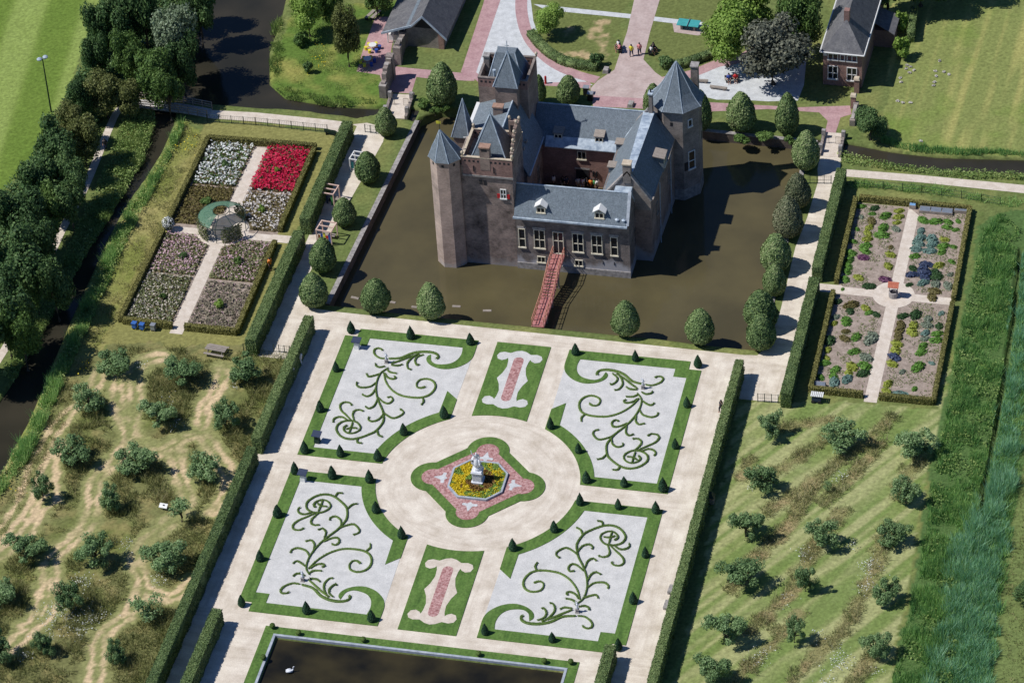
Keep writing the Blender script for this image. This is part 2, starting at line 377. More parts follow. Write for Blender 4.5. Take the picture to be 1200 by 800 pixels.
MT['dry_grass'] = M_leaf('dry_grass_blades', lf((104, 120, 70), (126, 134, 86), (150, 148, 106), (182, 170, 134), k=1.25), trans=.25, patch=(0.5, 0.9))
MT['meadow'] = M_leaf('meadow_blades', lf((92, 102, 62), (116, 122, 74), (140, 138, 92), (172, 162, 122), k=1.25), trans=.25, patch=(0.3, 1.0))
MT['white_flower'] = M_leaf('white_flowers', lf((200, 206, 196), (228, 230, 226), (244, 244, 244)), trans=.2)
MT['cream_flower'] = M_leaf('cream_flowers', lf((184, 172, 154), (206, 196, 180), (224, 216, 204), k=1.00), trans=.2)
MT['grey_flower'] = M_leaf('grey_white_flowers', lf((196, 188, 184), (220, 214, 208), (236, 232, 226)), trans=.2)
MT['red_flower'] = M_leaf('crimson_roses', lf((160, 16, 52), (204, 28, 72), (226, 62, 104)), trans=.2)
MT['pink_flower'] = M_leaf('mauve_pink_flowers', lf((188, 150, 160), (210, 174, 184), (226, 202, 206), k=1.10), trans=.2)
MT['yellow_flower'] = M_leaf('yellow_flowers', lf((196, 170, 30), (226, 202, 44), (238, 222, 84)), trans=.2)
MT['rust_plant'] = M_leaf('rust_brown_plants', lf((104, 74, 36), (132, 98, 50), (150, 118, 62)), trans=.2)
MT['rose_leaf'] = M_leaf('rose_bush_leaves', lf((84, 94, 60), (112, 118, 78), (136, 140, 100), k=1.25), trans=.2, patch=(.5, .5))
MT['brown_leaf'] = M_leaf('brown_green_leaves', lf((86, 80, 46), (110, 102, 58), (132, 122, 74), k=1.20), trans=.2, patch=(.6, .5))
MT['mauve_leaf'] = M_leaf('dull_mauve_leaves', lf((98, 98, 76), (122, 116, 98), (144, 136, 118), k=1.20), trans=.2, patch=(.6, .5))
# ------------------------------------------------------------------ water outlines (plan, metres)
MX0, MX1, MY0, MY1 = -22.7, 25.7, 26.55, 66.3
MOAT = [(-23.5, MY0), (MX1+.2, MY0-.4), (25.3, 60.0), (26.2, 65.4), (14.15, MY1-.7), (-10, MY1+.4), (-19.5, 65.6), (-21.7, 63.2)]
CANAL_L = GL([(345,-40),(332,15),(317,60),(317,97),(335,113),(387,122),(440,125),(462,121),(493,127),(486,142),(470,139),(446,133),(420,138),(350,129),(300,126),(226,121),(207,119),(188,114),(203,85),(222,45),(228,0),(235,-40)])
CANAL_N = GL([(178,118),(176,140),(163,185),(143,225),(118,264),(95,302),(70,347),(40,397),(12,447),(-30,510),(-70,580),(-40,620),(-20,590),(5,548),(35,492),(60,432),(85,372),(108,322),(128,277),(150,237),(172,207),(191,176),(205,144),(209,119)])
CANAL_R = GL([(955,160),(995,166),(1045,175.5),(1100,182),(1210,185),(1320,187),(1320,206),(1200,203),(1100,198.5),(1050,193.5),(1020,187),(985,177),(955,174)])
DITCH = GL([(1192,290),(1184,370),(1173,440),(1163,500),(1150,560),(1141,620),(1128,700),(1118,800),(1113,860),(1122,860),(1128,800),(1138,700),(1150,620),(1159,560),(1171,500),(1181,440),(1192,370),(1200,290)])
PX0, PX1, PY1, PY0 = -15.2, 15.0, -25.75, -45.0
POND = [(PX0+.25, PY0), (PX1-.25, PY0), (PX1-.25, PY1-.25), (PX0+.25, PY1-.25)]
WZ = -1.2
CZ = -.34                                    # the canals stand higher than the moat

def axis(lo, hi, st, far):
    a = list(np.arange(lo, hi+st/2, st)); k = st
    o = []; x = hi
    while x < far: k *= 1.6; x += k; o.append(x)
    i = []; k = st; x = lo
    while x > -far: k *= 1.6; x -= k; i.append(x)
    return np.array(i[::-1]+a+o)
gx = axis(-92, 72, .28, 1800); gy = axis(-46, 112, .28, 1800)
NX, NY = len(gx), len(gy)
X, Y = np.meshgrid(gx, gy); X = X.ravel(); Y = Y.ravel()
Z = np.zeros_like(X)
near = (X > -110) & (X < 90) & (Y > -60) & (Y < 130)
def dig(poly, w, depth, inward=0.0):
    xs = [p[0] for p in poly]; ys = [p[1] for p in poly]
    m = near & (X > min(xs)-4) & (X < max(xs)+4) & (Y > min(ys)-4) & (Y < max(ys)+4)
    x, y = X[m], Y[m]; ins = in_poly(x, y, poly); d = dist_line(x, y, poly, True); d = np.where(ins, d, -d)
    t = np.clip((d-inward)/w, 0, 1); Z[m] = np.minimum(Z[m], -depth*t)
dig(MOAT, .45, 2.4, .0); dig(CANAL_L, .7, 1.6); dig(CANAL_N, .8, 1.6); dig(CANAL_R, .6, 1.6); dig(DITCH, .6, 1.5); dig(POND, .4, .9)
# ---- ground colours by zone (albedo of what grows there), soft ragged borders
U, V = PX(X, Y)
wob = (fbm(X, Y, 2.2)-.5)*14
U2 = U+wob; V2 = V+(fbm(X+40, Y, 2.2)-.5)*14
C = np.zeros((len(X), 3)); C[:] = lin(104, 120, 68)
def col(c): return np.array(lin(*c))
def zone(poly, c, ragged=True, blend=1.0):
    m = in_poly(U2 if ragged else U, V2 if ragged else V, poly)
    C[m] = C[m]*(1-blend)+col(c)*blend; return m
def mixin(m, c, f):
    C[m] = C[m]*(1-f[:, None])+col(c)*f[:, None]
n1 = fbm(X, Y, 5.0); n2 = fbm(X+91, Y+13, 1.6)
mixin(slice(None), (140, 142, 84), np.clip((n1-.45)*2.0, 0, .7))
mixin(slice(None), (78, 108, 44), np.clip((.45-n2)*1.5, 0, .6))
# sports field top left: mown stripes
pf = zone([(-700,-400),(150,-400),(122,0),(112,30),(92,72),(78,110),(55,150),(35,190),(0,228),(-200,420),(-700,600)], (116, 140, 58), False)
sd = (X*math.cos(1.02)+Y*math.sin(1.02)); ss = np.array(G(60, 0))-np.array(G(0, 190))
ang = math.atan2(ss[1], ss[0]); sd = -X*math.sin(ang)+Y*math.cos(ang)
st = .5+.5*np.tanh(3*np.sin(sd*2*math.pi/9.0+.6)); mixin(pf, (138, 160, 84), (st*(.6+.4*n2))[pf]); mixin(pf, (94, 124, 44), ((1-st)*(.45+.5*n1))[pf])
# left bank meadow
bm = zone([(215,140),(240,165),(140,378),(110,420),(20,600),(-80,760),(-80,560),(60,420),(120,300),(205,150)], (124, 134, 66))
mixin(bm, (160, 152, 100), np.clip((n1[bm]-.4)*2.5, 0, .8))
# rose garden surrounding lawn
zone([(243,140),(385,156),(402,160),(285,410),(330,408),(300,430),(130,405),(120,400)], (140, 138, 82), True, .8)
# orchard left: mown tracks through unmown dry grass
ol = zone([(130,402),(352,410),(340,440),(170,830),(-90,830),(-90,640),(20,560),(75,440)], (116, 120, 76))
ma = X[ol], Y[ol]
mixin(ol, (104, 118, 58), np.clip((.55-n1[ol])*2.2, 0, .8)); mixin(ol, (158, 144, 98), np.clip((n2[ol]-.5)*2.2, 0, .5))
TRK = [[(190,418),(160,430),(158,470),(152,510),(135,540),(112,565),(108,600),(95,625),(60,655),(55,690),(40,730),(10,760)],
       [(262,430),(255,455),(238,478),(236,505),(205,520),(212,560),(220,590),(190,620),(160,650),(168,690),(150,720),(120,745),(112,790),(105,830)],
       [(118,432),(112,450),(95,470),(75,490),(55,520),(40,550),(28,590),(5,620),(-30,660)],
       [(70,520),(58,550),(60,580),(45,600),(30,625),(0,650)],[(140,430),(138,470),(150,500)],
       [(250,600),(270,570),(262,545),(252,530)],[(152,510),(180,530),(205,520)],
       [(60,655),(62,690),(55,720),(30,735)],[(168,690),(200,700),(230,680)],[(236,505),(252,530)]]
td = np.full(len(ma[0]), 1e9)
for t in TRK: td = np.minimum(td, dist_line(ma[0], ma[1], smooth_path(GL(t), 3)))
rag = (fbm(ma[0], ma[1], 1.1)-.5)*1.6
mixin(ol, (140, 145, 94), np.clip((1.7-td+rag)/.4, 0, 1)*.8)
bnd = np.abs(td-.55+(fbm(ma[0]+31, ma[1], 2.0)-.5)*.8)
mixin(ol, (204, 182, 150), np.clip((.40-bnd+rag*.5)/.18, 0, 1)*np.clip(fbm(ma[0]+7, ma[1], 3.0)*3.0-.7, 0, 1))
# orchard right: diagonal mown lanes between unmown strips
orr = zone([(868,470),(918,474),(950,470),(1100,480),(1112,420),(1108,480),(1085,560),(1060,700),(1040,830),(760,830),(800,760)], (132, 146, 90))
UNM = [[(915,500),(935,498),(968,492)],[(895,560),(925,545),(960,520),(990,500)],[(900,600),(945,570),(985,540),(1020,515),(1045,490)],
       [(965,590),(1000,555),(1030,520)],[(1050,580),(1062,555),(1075,540)],[(880,660),(920,620),(950,575)],[(880,740),(930,690),(955,640),(985,600)],
       [(960,770),(1000,720),(1020,680),(1040,620)],[(930,800),(960,760),(990,740)],[(860,690),(880,660)],[(850,810),(900,760),(935,720)],[(1000,800),(1020,770)],[(870,560),(880,540)]]
mr_ = X[orr], Y[orr]; ud = np.full(len(mr_[0]), 1e9)
for t in UNM: ud = np.minimum(ud, dist_line(mr_[0], mr_[1], GL(t)))
unm = np.clip((.85-ud+(fbm(mr_[0], mr_[1], 1.3)-.5)*1.8)/.5, 0, 1)
mixin(orr, (112, 136, 66), np.clip((n1[orr]-.45)*2, 0, .7)); mixin(orr, (150, 158, 112), np.clip((n2[orr]-.5)*1.6, 0, .6))
la = math.radians(57); lu = mr_[0]*math.cos(la)+mr_[1]*math.sin(la); lv_ = -mr_[0]*math.sin(la)+mr_[1]*math.cos(la)
lst = vnoise(lv_, lu*.05, .55); mixin(orr, (164, 168, 120), np.clip((lst-.48)*3.5, 0, .75)); mixin(orr, (106, 132, 66), np.clip((.44-lst)*3.5, 0, .65))
mixin(orr, (138, 132, 92), unm*.75); mixin(orr, (170, 150, 116), unm*np.clip((fbm(mr_[0], mr_[1]+50, 1.5)-.5)*2.5, 0, .7))
UNM_W = [GL(t) for t in UNM]
# reed belt on the right, rough meadow beyond
zone([(1172,246),(1147,265),(1137,330),(1118,400),(1107,475),(1090,550),(1080,625),(1065,700),(1040,830),(1400,830),(1400,230)], (82, 112, 62))
zone([(1206,500),(1192,600),(1170,700),(1158,830),(1500,830),(1500,400)], (110, 128, 74))
# pasture top right
pa = zone([(1046,-400),(1046,60),(1038,120),(1040,160),(1060,176),(1200,184),(1900,190),(1900,-600)], (126, 138, 78), True)
ss = np.array(G(1165, 40))-np.array(G(1130, 150)); ang = math.atan2(ss[1], ss[0]); sd = -X*math.sin(ang)+Y*math.cos(ang)
stk = vnoise(sd[pa], (X*math.cos(ang)+Y*math.sin(ang))[pa]*.06, .8)
mixin(pa, (166, 164, 98), np.clip((stk-.5)*2.2, 0, .75)); mixin(pa, (108, 136, 56), np.clip((n1[pa]-.52)*2.2, 0, .7))
# lush bank island and castle lawns
isl = zone([(340,20),(470,0),(440,90),(450,125),(330,118),(310,90)], (92, 122, 50)); mixin(isl, (156, 152, 82), np.clip((n1[isl]-.42)*3, 0, .8))
zone([(612,-60),(750,-60),(712,90),(640,70)], (106, 118, 66)); zone([(775,-60),(900,-60),(880,60),(800,90),(755,60)], (106, 118, 66))
bare = GL([(668,52),(690,28),(700,35),(655,65)]);
dpl = in_poly(U2, V2, [(650,40),(715,20),(715,70),(655,68)]); mixin(dpl, (190, 166, 134), np.clip((fbm(X, Y+9, 2.0)[dpl]-.52)*5, 0, .8))
C *= (.86+.28*rng.random(len(X)))[:, None]*1.0
lum = C.mean(1, keepdims=True); C = np.clip((C*.88+lum*.12)*np.array([1.10, 1.05, .92]), 0, 1)
und = Z < -.1                              # bare banks and mud below the grass edge
C[und] = C[und]*.55+col((74, 78, 48))*.45
i = np.arange((NX-1)*(NY-1)); r_, c_ = i//(NX-1), i % (NX-1); a = r_*NX+c_
F = np.stack([a, a+1, a+NX+1, a+NX], 1)
m, nt, b, N, L = nodes('ground_cover')
at = N('ShaderNodeVertexColor'); at.layer_name = 'cover'
g = N('ShaderNodeNewGeometry'); no = N('ShaderNodeTexNoise'); no.inputs['Scale'].default_value = 2.6; no.inputs['Detail'].default_value = 8; no.inputs['Roughness'].default_value = .7
L(g.outputs['Position'], no.inputs['Vector']); rr = ramp(nt, [(.3, (.66,)*3), (.7, (1.32,)*3)]); L(no.outputs['Fac'], rr.inputs['Fac'])
mx = N('ShaderNodeMix'); mx.data_type = 'RGBA'; mx.blend_type = 'MULTIPLY'; mx.inputs[0].default_value = 1
L(at.outputs['Color'], mx.inputs[6]); L(rr.outputs['Color'], mx.inputs[7]); L(mx.outputs[2], b.inputs['Base Color'])
b.inputs['Roughness'].default_value = .95; b.inputs['Specular IOR Level'].default_value = .1
bp = N('ShaderNodeBump'); bp.inputs['Strength'].default_value = .5; bp.inputs['Distance'].default_value = .08; L(no.outputs['Fac'], bp.inputs['Height']); L(bp.outputs['Normal'], b.inputs['Normal'])
me = fast_mesh('ground', np.stack([X, Y, Z], 1), F, m)
ca = me.color_attributes.new('cover', 'FLOAT_COLOR', 'POINT')
ca.data.foreach_set('color', np.concatenate([C, np.ones((len(C), 1))], 1).astype(np.float32).ravel())
tag(link('ground', me), kind='structure')

# ------------------------------------------------------------------ water
def M_water(name, c1, c2, speck=0.0, sc=.12):
    m, nt, b, N, L = nodes(name)
    g = N('ShaderNodeNewGeometry'); no = N('ShaderNodeTexNoise'); no.inputs['Scale'].default_value = sc; no.inputs['Detail'].default_value = 7
    L(g.outputs['Position'], no.inputs['Vector']); r = ramp(nt, [(.35, c1), (.65, c2)]); L(no.outputs['Fac'], r.inputs['Fac'])
    out = r.outputs['Color']
    if speck:                               # small pale specks scattered over the water colour
        n2 = N('ShaderNodeTexNoise'); n2.inputs['Scale'].default_value = 2.6; n2.inputs['Detail'].default_value = 5; n2.inputs['Roughness'].default_value = .75; L(g.outputs['Position'], n2.inputs['Vector'])
        r2 = ramp(nt, [(.70, (0, 0, 0)), (.78, (1, 1, 1))]); L(n2.outputs['Fac'], r2.inputs['Fac'])
        mu = N('ShaderNodeMath'); mu.operation = 'MULTIPLY'; L(r2.outputs['Color'], mu.inputs[0]); mu.inputs[1].default_value = speck
        mx = N('ShaderNodeMix'); mx.data_type = 'RGBA'; L(mu.outputs[0], mx.inputs[0]); L(out, mx.inputs[6]); mx.inputs[7].default_value = (*lin(150, 146, 120), 1); out = mx.outputs[2]
    L(out, b.inputs['Base Color']); b.inputs['Roughness'].default_value = .06; b.inputs['IOR'].default_value = 1.33; b.inputs['Specular IOR Level'].default_value = .5
    n3 = N('ShaderNodeTexNoise'); n3.inputs['Scale'].default_value = 3.5; n3.inputs['Detail'].default_value = 3; L(g.outputs['Position'], n3.inputs['Vector'])
    bp = N('ShaderNodeBump'); bp.inputs['Strength'].default_value = .12; bp.inputs['Distance'].default_value = .05; L(n3.outputs['Fac'], bp.inputs['Height']); L(bp.outputs['Normal'], b.inputs['Normal'])
    return m
MT['moat_water'] = M_water('murky_moat_water', lin(80, 74, 54), lin(98, 90, 63), .45)
MT['canal_water'] = M_water('dark_canal_water', lin(46, 45, 38), lin(62, 58, 48), .3)
MT['pond_water'] = M_water('pond_water', lin(30, 29, 24), lin(60, 54, 36), .10, .22)
def water(name, poly, z, mat):
    tag(MB().sheet(offset_poly(ccw(poly), .6), z).build(name, MT[mat]), kind='structure')
water('moat_water', MOAT, WZ, 'moat_water')
water('canal_water', CANAL_L, CZ, 'canal_water')
water('canal_water', CANAL_N, CZ-.008, 'canal_water')
water('canal_water', CANAL_R, CZ-.004, 'canal_water')
water('canal_water', DITCH, -.85, 'canal_water')
tag(MB().sheet(POND, -.28).build('pond_water', MT['pond_water']), kind='structure')

# quay walls of the moat
def quay(pts, label, closed=False):
    mb = MB(); mc = MB()
    for a, b_ in zip(pts[:-1], pts[1:]):
        mb.obox(a, b_, .24, -2.3, .03); mc.obox(a, b_, .28, .033, .10)
    w = mb.build('quay_wall', MT['quay']); mc.build('coping', MT['stone'], w); tag(w, label, 'quay wall')
quay([(-21.75, 62.6), (-23.45, MY0+.2)], 'long brick quay wall of the moat below the left row of egg shaped yews')
quay([(25.3, 60.0), (MX1+.15, MY0-.2)], 'brick quay wall of the moat below the right row of egg shaped yews')
quay([(26.2, 65.2), (14.1, MY1-.75), (-9.8, MY1+.3)], 'brick quay wall of the moat on the plaza side behind the castle')

# ------------------------------------------------------------------ gravel and paths
def sheet(name, poly, z, mat): return tag(MB().sheet(poly, z).build(name, MT[mat]), kind='structure')
YT = 25.55                                   # terrace edge at the moat-side grass strip
sheet('gravel_terrace', [(-24.9, -46), (PX0-1.0, -46), (PX0-1.0, PY1+1.0), (PX1+.9, PY1+1.0), (PX1+.9, -46), (23.7, -46), (24.1, 20), (24.6, 20.5), (24.6, YT-.55), (-22.0, YT), (-24.9, YT+.2)], .006, 'gravel')
sheet('gravel_promenade', [(-29.0, 16.6), (-24.9, 16.6), (-24.9, 23.5), (-24.6, YT+.3)]+smooth_path([(-25.9, YT+.6), (-26.6, 27.2), (-26.8, 30)], 4)+GL([(362,321),(390,270),(421,216),(449,166),(452,150),(430,144),(412,146)])+[(-28.7, 60.5), (-28.8, 40)], .010, 'gravel')
sheet('gravel_promenade', [(24.4, 17.6), (29.0, 17.6), (29.4, 40), (29.6, 60.4), (29.2, 66.5), (26.9, 66.5), (27.0, 60)]+GL([(959,212),(946,255),(932,290),(915,362)])+[(26.5, 27.0), (25.6, YT-.4), (24.4, YT-.5)], .010, 'gravel')
sheet('gravel_path', GL([(243,129),(300,132),(380,140),(412,144),(412,160),(384,151),(300,143),(243,138.5)]), .014, 'path')
sheet('gravel_path', GL([(985,198),(1080,205.5),(1200,217),(1500,247),(1500,258),(1200,226.5),(1080,214),(992,207)]), .014, 'path')
L_, R_ = ribbon(smooth_path(GL([(160,121),(140,128),(126,155),(112,190),(97,225),(75,265),(58,302),(38,347),(12,398),(-20,450),(-60,520)]), 4), .95)
sheet('gravel_path', [p[:] for p in L_]+[p[:] for p in R_[::-1]], .014, 'path')
sheet('gravel_spur', GL([(345,283),(362,285),(364,290),(346,292)]), .016, 'path')
sheet('gravel_spur', [(-33.0, 37.0), (-29.4, 37.2), (-29.3, 38.3), (-33, 38.3)], .018, 'path')
sheet('gravel_spur', [(28.6, 37.3), (33.0, 37.3), (33.0, 38.7), (28.6, 38.7)], .018, 'path')

# ------------------------------------------------------------------ castle forecourt behind
sheet('grey_gravel_yard', GL([(600,-40),(584,0),(572,35),(555,90),(600,95),(695,100),(680,92),(655,75),(635,52),(625,25),(622,0),(635,-40)]), .006, 'grey_gravel')
sheet('grey_gravel_path', GL([(625,5),(760,19),(830,27),(830,33),(760,24),(640,12)]), .007, 'grey_gravel')
sheet('grey_gravel_yard', GL([(812,90),(845,78),(880,60),(925,50),(945,70),(942,100),(935,118),(900,119),(868,117),(840,117),(818,112)]), .006, 'grey_gravel')
sheet('brick_plaza', GL([(752,-40),(735,37),(724,70),(720,82),(700,95),(692,104),(695,125),(760,128),(782,95),(768,85),(754,70),(762,37),(785,-40)]), .012, 'plaza')
L_, R_ = ribbon(smooth_path(GL([(622,-60),(612,-10),(612,20),(622,48),(645,72),(672,86),(700,94)]), 5), 1.5)
sheet('brick_path', [p[:] for p in L_]+[p[:] for p in R_[::-1]], .010, 'pink_brick_paving')
sheet('brick_path', GL([(578,-40),(566,6),(540,85),(550,88),(560,96),(600,98),(692,104),(692,96),(640,97),(563,89),(558,85),(600,-40)]), .013, 'pink_brick_paving')
sheet('brick_path', GL([(440,20),(425,60),(418,84),(445,88),(452,108),(482,110),(490,84),(480,80),(455,77),(462,40),(455,20)]), .011, 'pink_brick_paving')
sheet('brick_path', GL([(480,80),(545,86),(556,89),(556,95),(548,95),(500,92),(484,90)]), .015, 'pink_brick_paving')
sheet('brick_path', GL([(695,112),(760,116),(830,120),(935,126),(996,124),(998,134),(985,138),(978,160),(966,158),(970,142),(960,132),(900,128),(830,131),(695,125)]), .015, 'pink_brick_paving')
L_, R_ = ribbon(smooth_path(GL([(775,95),(812,86),(840,75),(865,70),(900,50)]), 5), 1.5)
sheet('brick_path', [p[:] for p in L_]+[p[:] for p in R_[::-1]], .009, 'pink_brick_paving')
sheet('paved_pad', GL([(788,27),(812,30),(840,36),(818,42),(790,38)]), .014, 'plaza')
# ------------------------------------------------------------------ parterre
def arc(r, a0, a1, n=14, c=(0, 0)):
    return [(c[0]+r*math.cos(math.radians(a0+(a1-a0)*i/n)), c[1]+r*math.sin(math.radians(a0+(a1-a0)*i/n))) for i in range(n+1)]
HOOK_O = [(9.81,19.78),(10.14,19.34),(10.05,18.69),(9.55,18.09),(8.73,17.67),(7.69,17.56),(6.5,18.01),(5.56,18.94),(5.16,19.89),(5.1,20.92),(5.12,21.8)]
HOOK_I = [(6.62,21.5),(6.49,20.47),(6.69,19.43),(7.23,18.68),(8.02,18.33),(8.87,18.27),(9.47,18.66),(9.67,19.19)]
FRAME = smooth_path(HOOK_O, 3)+[(5.13,22.95),(18.62,22.95),(18.65,21.6),(20.05,21.6),(20.05,1.25)]+arc(10.8, 6.6, 61.1)+[(5.23,12.76),(6.58,13.98)]+arc(12.27, 57.2, 12.5)+[(18.66,2.65),(18.66,20.15),(17.2,20.15),(17.2,21.5)]+smooth_path(HOOK_I, 3)
WHITE = [(5.16,22.9),(18.6,22.9),(18.6,21.55),(20.0,21.55),(20.0,1.3)]+arc(10.85, 6.8, 60.9)+[(5.28,12.7)]
QUAD = {(-1, 1): 'far left', (1, 1): 'far right', (-1, -1): 'near left', (1, -1): 'near right'}
def mir(p, sx, sy): return [(sx*a, sy*b) for a, b in p]
def grass_nap(poly, z, dens, mat, name, parent, h=.05, w=.06):
    x, y = scatter(poly, dens); P = np.stack([x, y, np.full(len(x), z)], 1)
    V, F = blades(P, rng.uniform(.6, 1.3, len(x))*h, w, .3); return link(name, fast_mesh(name, V, F, MT[mat]), parent)
c1 = lambda pts: [(385+a/6.66667, 395+b/6.66667) for a, b in pts]
c2 = lambda pts: [(385+a/8.8917, 435+b/8.8917) for a, b in pts]
STEM = c1([(465,240),(410,275),(380,330),(370,390),(375,450),(395,510),(420,565),(428,610),(425,660)])+c2([(500,610),(430,650),(300,695),(200,700),(120,665),(80,600),(100,550),(150,520),(220,510),(290,525),(330,570),(320,610),(260,640),(200,640),(160,610),(160,580),(190,560)])
STROKES = [c1(s) for s in [
 [(430,275),(445,340),(490,405),(560,450),(650,468),(730,468),(790,445),(832,395),(825,350),(780,325),(720,330),(690,355),(690,385),(720,395),(755,385)],
 [(735,475),(742,500),(725,525)],[(450,165),(400,160),(360,130),(355,100),(380,85),(410,90),(420,100)],
 [(470,165),(560,160),(650,125),(730,112),(800,115),(845,130),(858,150),(845,165)],[(490,205),(560,180),(640,150),(710,130)],
 [(700,130),(650,160),(615,200),(620,240),(645,250)],[(740,135),(690,155),(675,185),(690,215),(705,212)],
 [(440,225),(400,232),(370,220),(368,205)],[(395,285),(350,300),(310,305),(298,285)],[(368,355),(320,385),(250,390),(218,370),(222,350)],
 [(365,400),(340,440),(300,460),(265,445)],[(378,490),(355,535),(315,555),(290,540)],[(390,470),(430,505),(470,515),(500,490),(490,465),(460,468)],
 [(425,580),(460,610),(510,630),(570,605),(585,580),(560,560)],[(425,600),(390,640),(340,655),(310,640),(315,622)],[(380,725),(390,760),(420,775)],
 [(440,280),(460,310),(500,325),(525,315),(515,305)],[(455,245),(480,270),(530,280)],[(490,215),(540,220),(575,210)]]]
STROKES += [c2(s) for s in [[(300,695),(300,735),(345,745)],[(235,505),(180,450),(130,400),(120,350),(160,320),(220,325),(240,350)],
 [(265,510),(250,450),(270,410),(320,398),(360,410)],[(200,510),(150,475),(90,475),(50,500),(50,525)],[(185,600),(235,585),(295,590)],[(250,530),(230,590),(210,640)]]]
THICK = {3: .52, 4: .36, 0: .36}
def scroll_part(path_w, w, sx, sy, name, parent):
    pts = smooth_path([(sx*abs(a), sy*b) for a, b in path_w], 5); n = len(pts)
    t = np.linspace(0, 1, n); ws = .56*(w*(.7+.45*np.sin(np.pi*np.clip(t*1.15, 0, 1)))+w*.9*np.exp(-((t-.97)/.05)**2)*.6)
    mb = MB(); ribbon_mesh(mb, pts, list(ws), .02, .16)
    P = np.repeat(np.array(pts), 14, 0); P = P+rng.normal(0, 1, P.shape)*(np.repeat(ws, 14)*.27)[:, None]
    P = np.concatenate([P, np.full((len(P), 1), .165)+rng.normal(0, .02, (len(P), 1))], 1)
    lv, lff = leaves(P, np.tile([0, 0, 1.], (len(P), 1)), rng.uniform(.03, .055, len(P)), .7, .5)
    V0 = np.array(mb.v); tri = []
    for f in mb.f: tri.append(f)
    V, F = join_arr([(V0, np.array(tri)), (lv, lff)])
    return link(name, fast_mesh(name, V, F, MT['box']), parent)
def stone_figure(loc, s, label, group):
    e = empty('stone_statuette', loc, label, 'statuette', group)
    mb = MB(); mb.box(-.22*s, .22*s, -.22*s, .22*s, 0, .12*s); mb.box(-.16*s, .16*s, -.16*s, .16*s, .12*s, .42*s); mb.box(-.2*s, .2*s, -.2*s, .2*s, .42*s, .48*s); mb.build('plinth', MT['stone'], e)
    mb = MB(); mb.lathe([(.12*s,.48*s),(.15*s,.62*s),(.12*s,.8*s),(.10*s,.95*s),(.14*s,1.1*s),(.12*s,1.22*s),(.05*s,1.27*s)], n=10)
    mb.ball((0, 0, 1.37*s), .09*s, 8, 1.2); mb.tube([(.12*s,0,1.18*s),(.22*s,.05*s,1.0*s),(.1*s,.16*s,.92*s)], [.045*s,.04*s,.03*s]); mb.tube([(-.12*s,0,1.18*s),(-.2*s,.1*s,1.32*s),(-.14*s,.16*s,1.5*s)], [.045*s,.04*s,.03*s])
    mb.build('figure', MT['marble'], e, True)
for (sx, sy), q in QUAD.items():
    tag(MB().sheet(mir(WHITE, sx, sy), .022).build('white_gravel_bed', MT['white_gravel']), kind='structure')
    fr = mir(FRAME, sx, sy)
    o = MB().prism(fr, .008, .075).build('clipped_lawn_border', MT['lawn'])
    tag(o, f'clipped lawn border with a curling hook end round the {q} white gravel bed', 'lawn border', 'lawn borders of the four white beds')
    e = empty('box_hedge_scroll', (0, 0, 0), f'low clipped box hedge scroll of curling tendrils on the {q} white gravel bed', 'box scroll', 'box scrolls on the white beds')
    toW = lambda s: [G(a, b, .12) for a, b in s]
    scroll_part(toW(STEM), .36, sx, sy, 'stem', e)
    for i, s in enumerate(STROKES): scroll_part(toW(s), THICK.get(i, .33), sx, sy, 'tendril', e)
    cx, cy = G(453, 425); stone_figure((sx*abs(cx), sy*cy, .02), .95, f'small pale statuette where the tendrils of the {q} box scroll meet', 'statuettes in the box scrolls')
# central strip beds
half = [(0,21.9),(.55,21.75),(1.15,21.35),(1.85,21.45),(2.35,21.25),(2.55,20.75),(2.35,20.2),(1.85,20.02),(1.42,20.25),(1.25,20.5),(1.12,20.0),(1.05,19.0),(1.3,17.9),(1.72,16.95)]
full = half+[(x, 33.9-y) for x, y in half[::-1][1:]]; CART = full+[(-x, y) for x, y in full[::-1][1:-1]]
for sy, q, mm, pk in ((1, 'far', 'white_gravel', 'brick_chips'), (-1, 'near', 'path', 'brick_chips')):
    lw = [(-3.02,23.05),(3.02,23.05)]+arc(10.78, 73.7, 106.3, 10)
    lb = MB().prism(mir(lw, 1, sy), .008, .075).build('lawn_panel', MT['lawn'])
    tag(lb, f'lawn panel with {"white" if sy > 0 else "cream"} scroll ended cartouche and red bar, {q} side of the statue', 'lawn panel', 'lawn panels on the middle axis')
    MB().prism(mir(CART, 1, sy), .03, .085).build('cartouche', MT[mm], lb)
    bar = [(x, y) for x, y in arc(.56, 0, 180, 8, (0, 20.2))]+arc(.56, 180, 360, 8, (0, 13.8))
    MB().prism(mir(bar, 1, sy), .04, .095).build('chip_bar', MT[pk], lb)
# fountain bed: four-lobed lawn, red chippings, octagonal basin of flowers, statue
def lobed(c, r, ln):
    out = []
    a = math.degrees(math.asin(min(1, max(-1, 0))));
    for k in range(4):
        # lobe centre on axis k; angles +-th where the 45 degree side lines meet the circle
        d = (ln-c)/math.sqrt(2); th = math.degrees(math.acos(max(-1, min(1, d/r))))
        for i in range(13):
            an = math.radians(45-th+0+ (i/12)*(-2*(45-th)))
            x, y = c+r*math.cos(an), r*math.sin(an)
            A = math.radians(90*k); out.append((k, x*math.cos(A)-y*math.sin(A), x*math.sin(A)+y*math.cos(A)))
    res = []
    for k in range(4):
        seg = [(x, y) for kk, x, y in out if kk == k]; res += seg[::-1]
    return res
def lobed2(c, r, ln):
    d = (ln-c)/math.sqrt(2)                  # distance of side line from lobe centre
    th = 45+math.degrees(math.acos(max(-1, min(1, d/r)))) if d < r else 45
    res = []
    for k in range(4):
        for i in range(17):
            an = math.radians(-th+2*th*i/16); x, y = c+r*math.cos(an), r*math.sin(an); A = math.radians(90*k)
            res.append((x*math.cos(A)-y*math.sin(A), x*math.sin(A)+y*math.cos(A)))
    return res
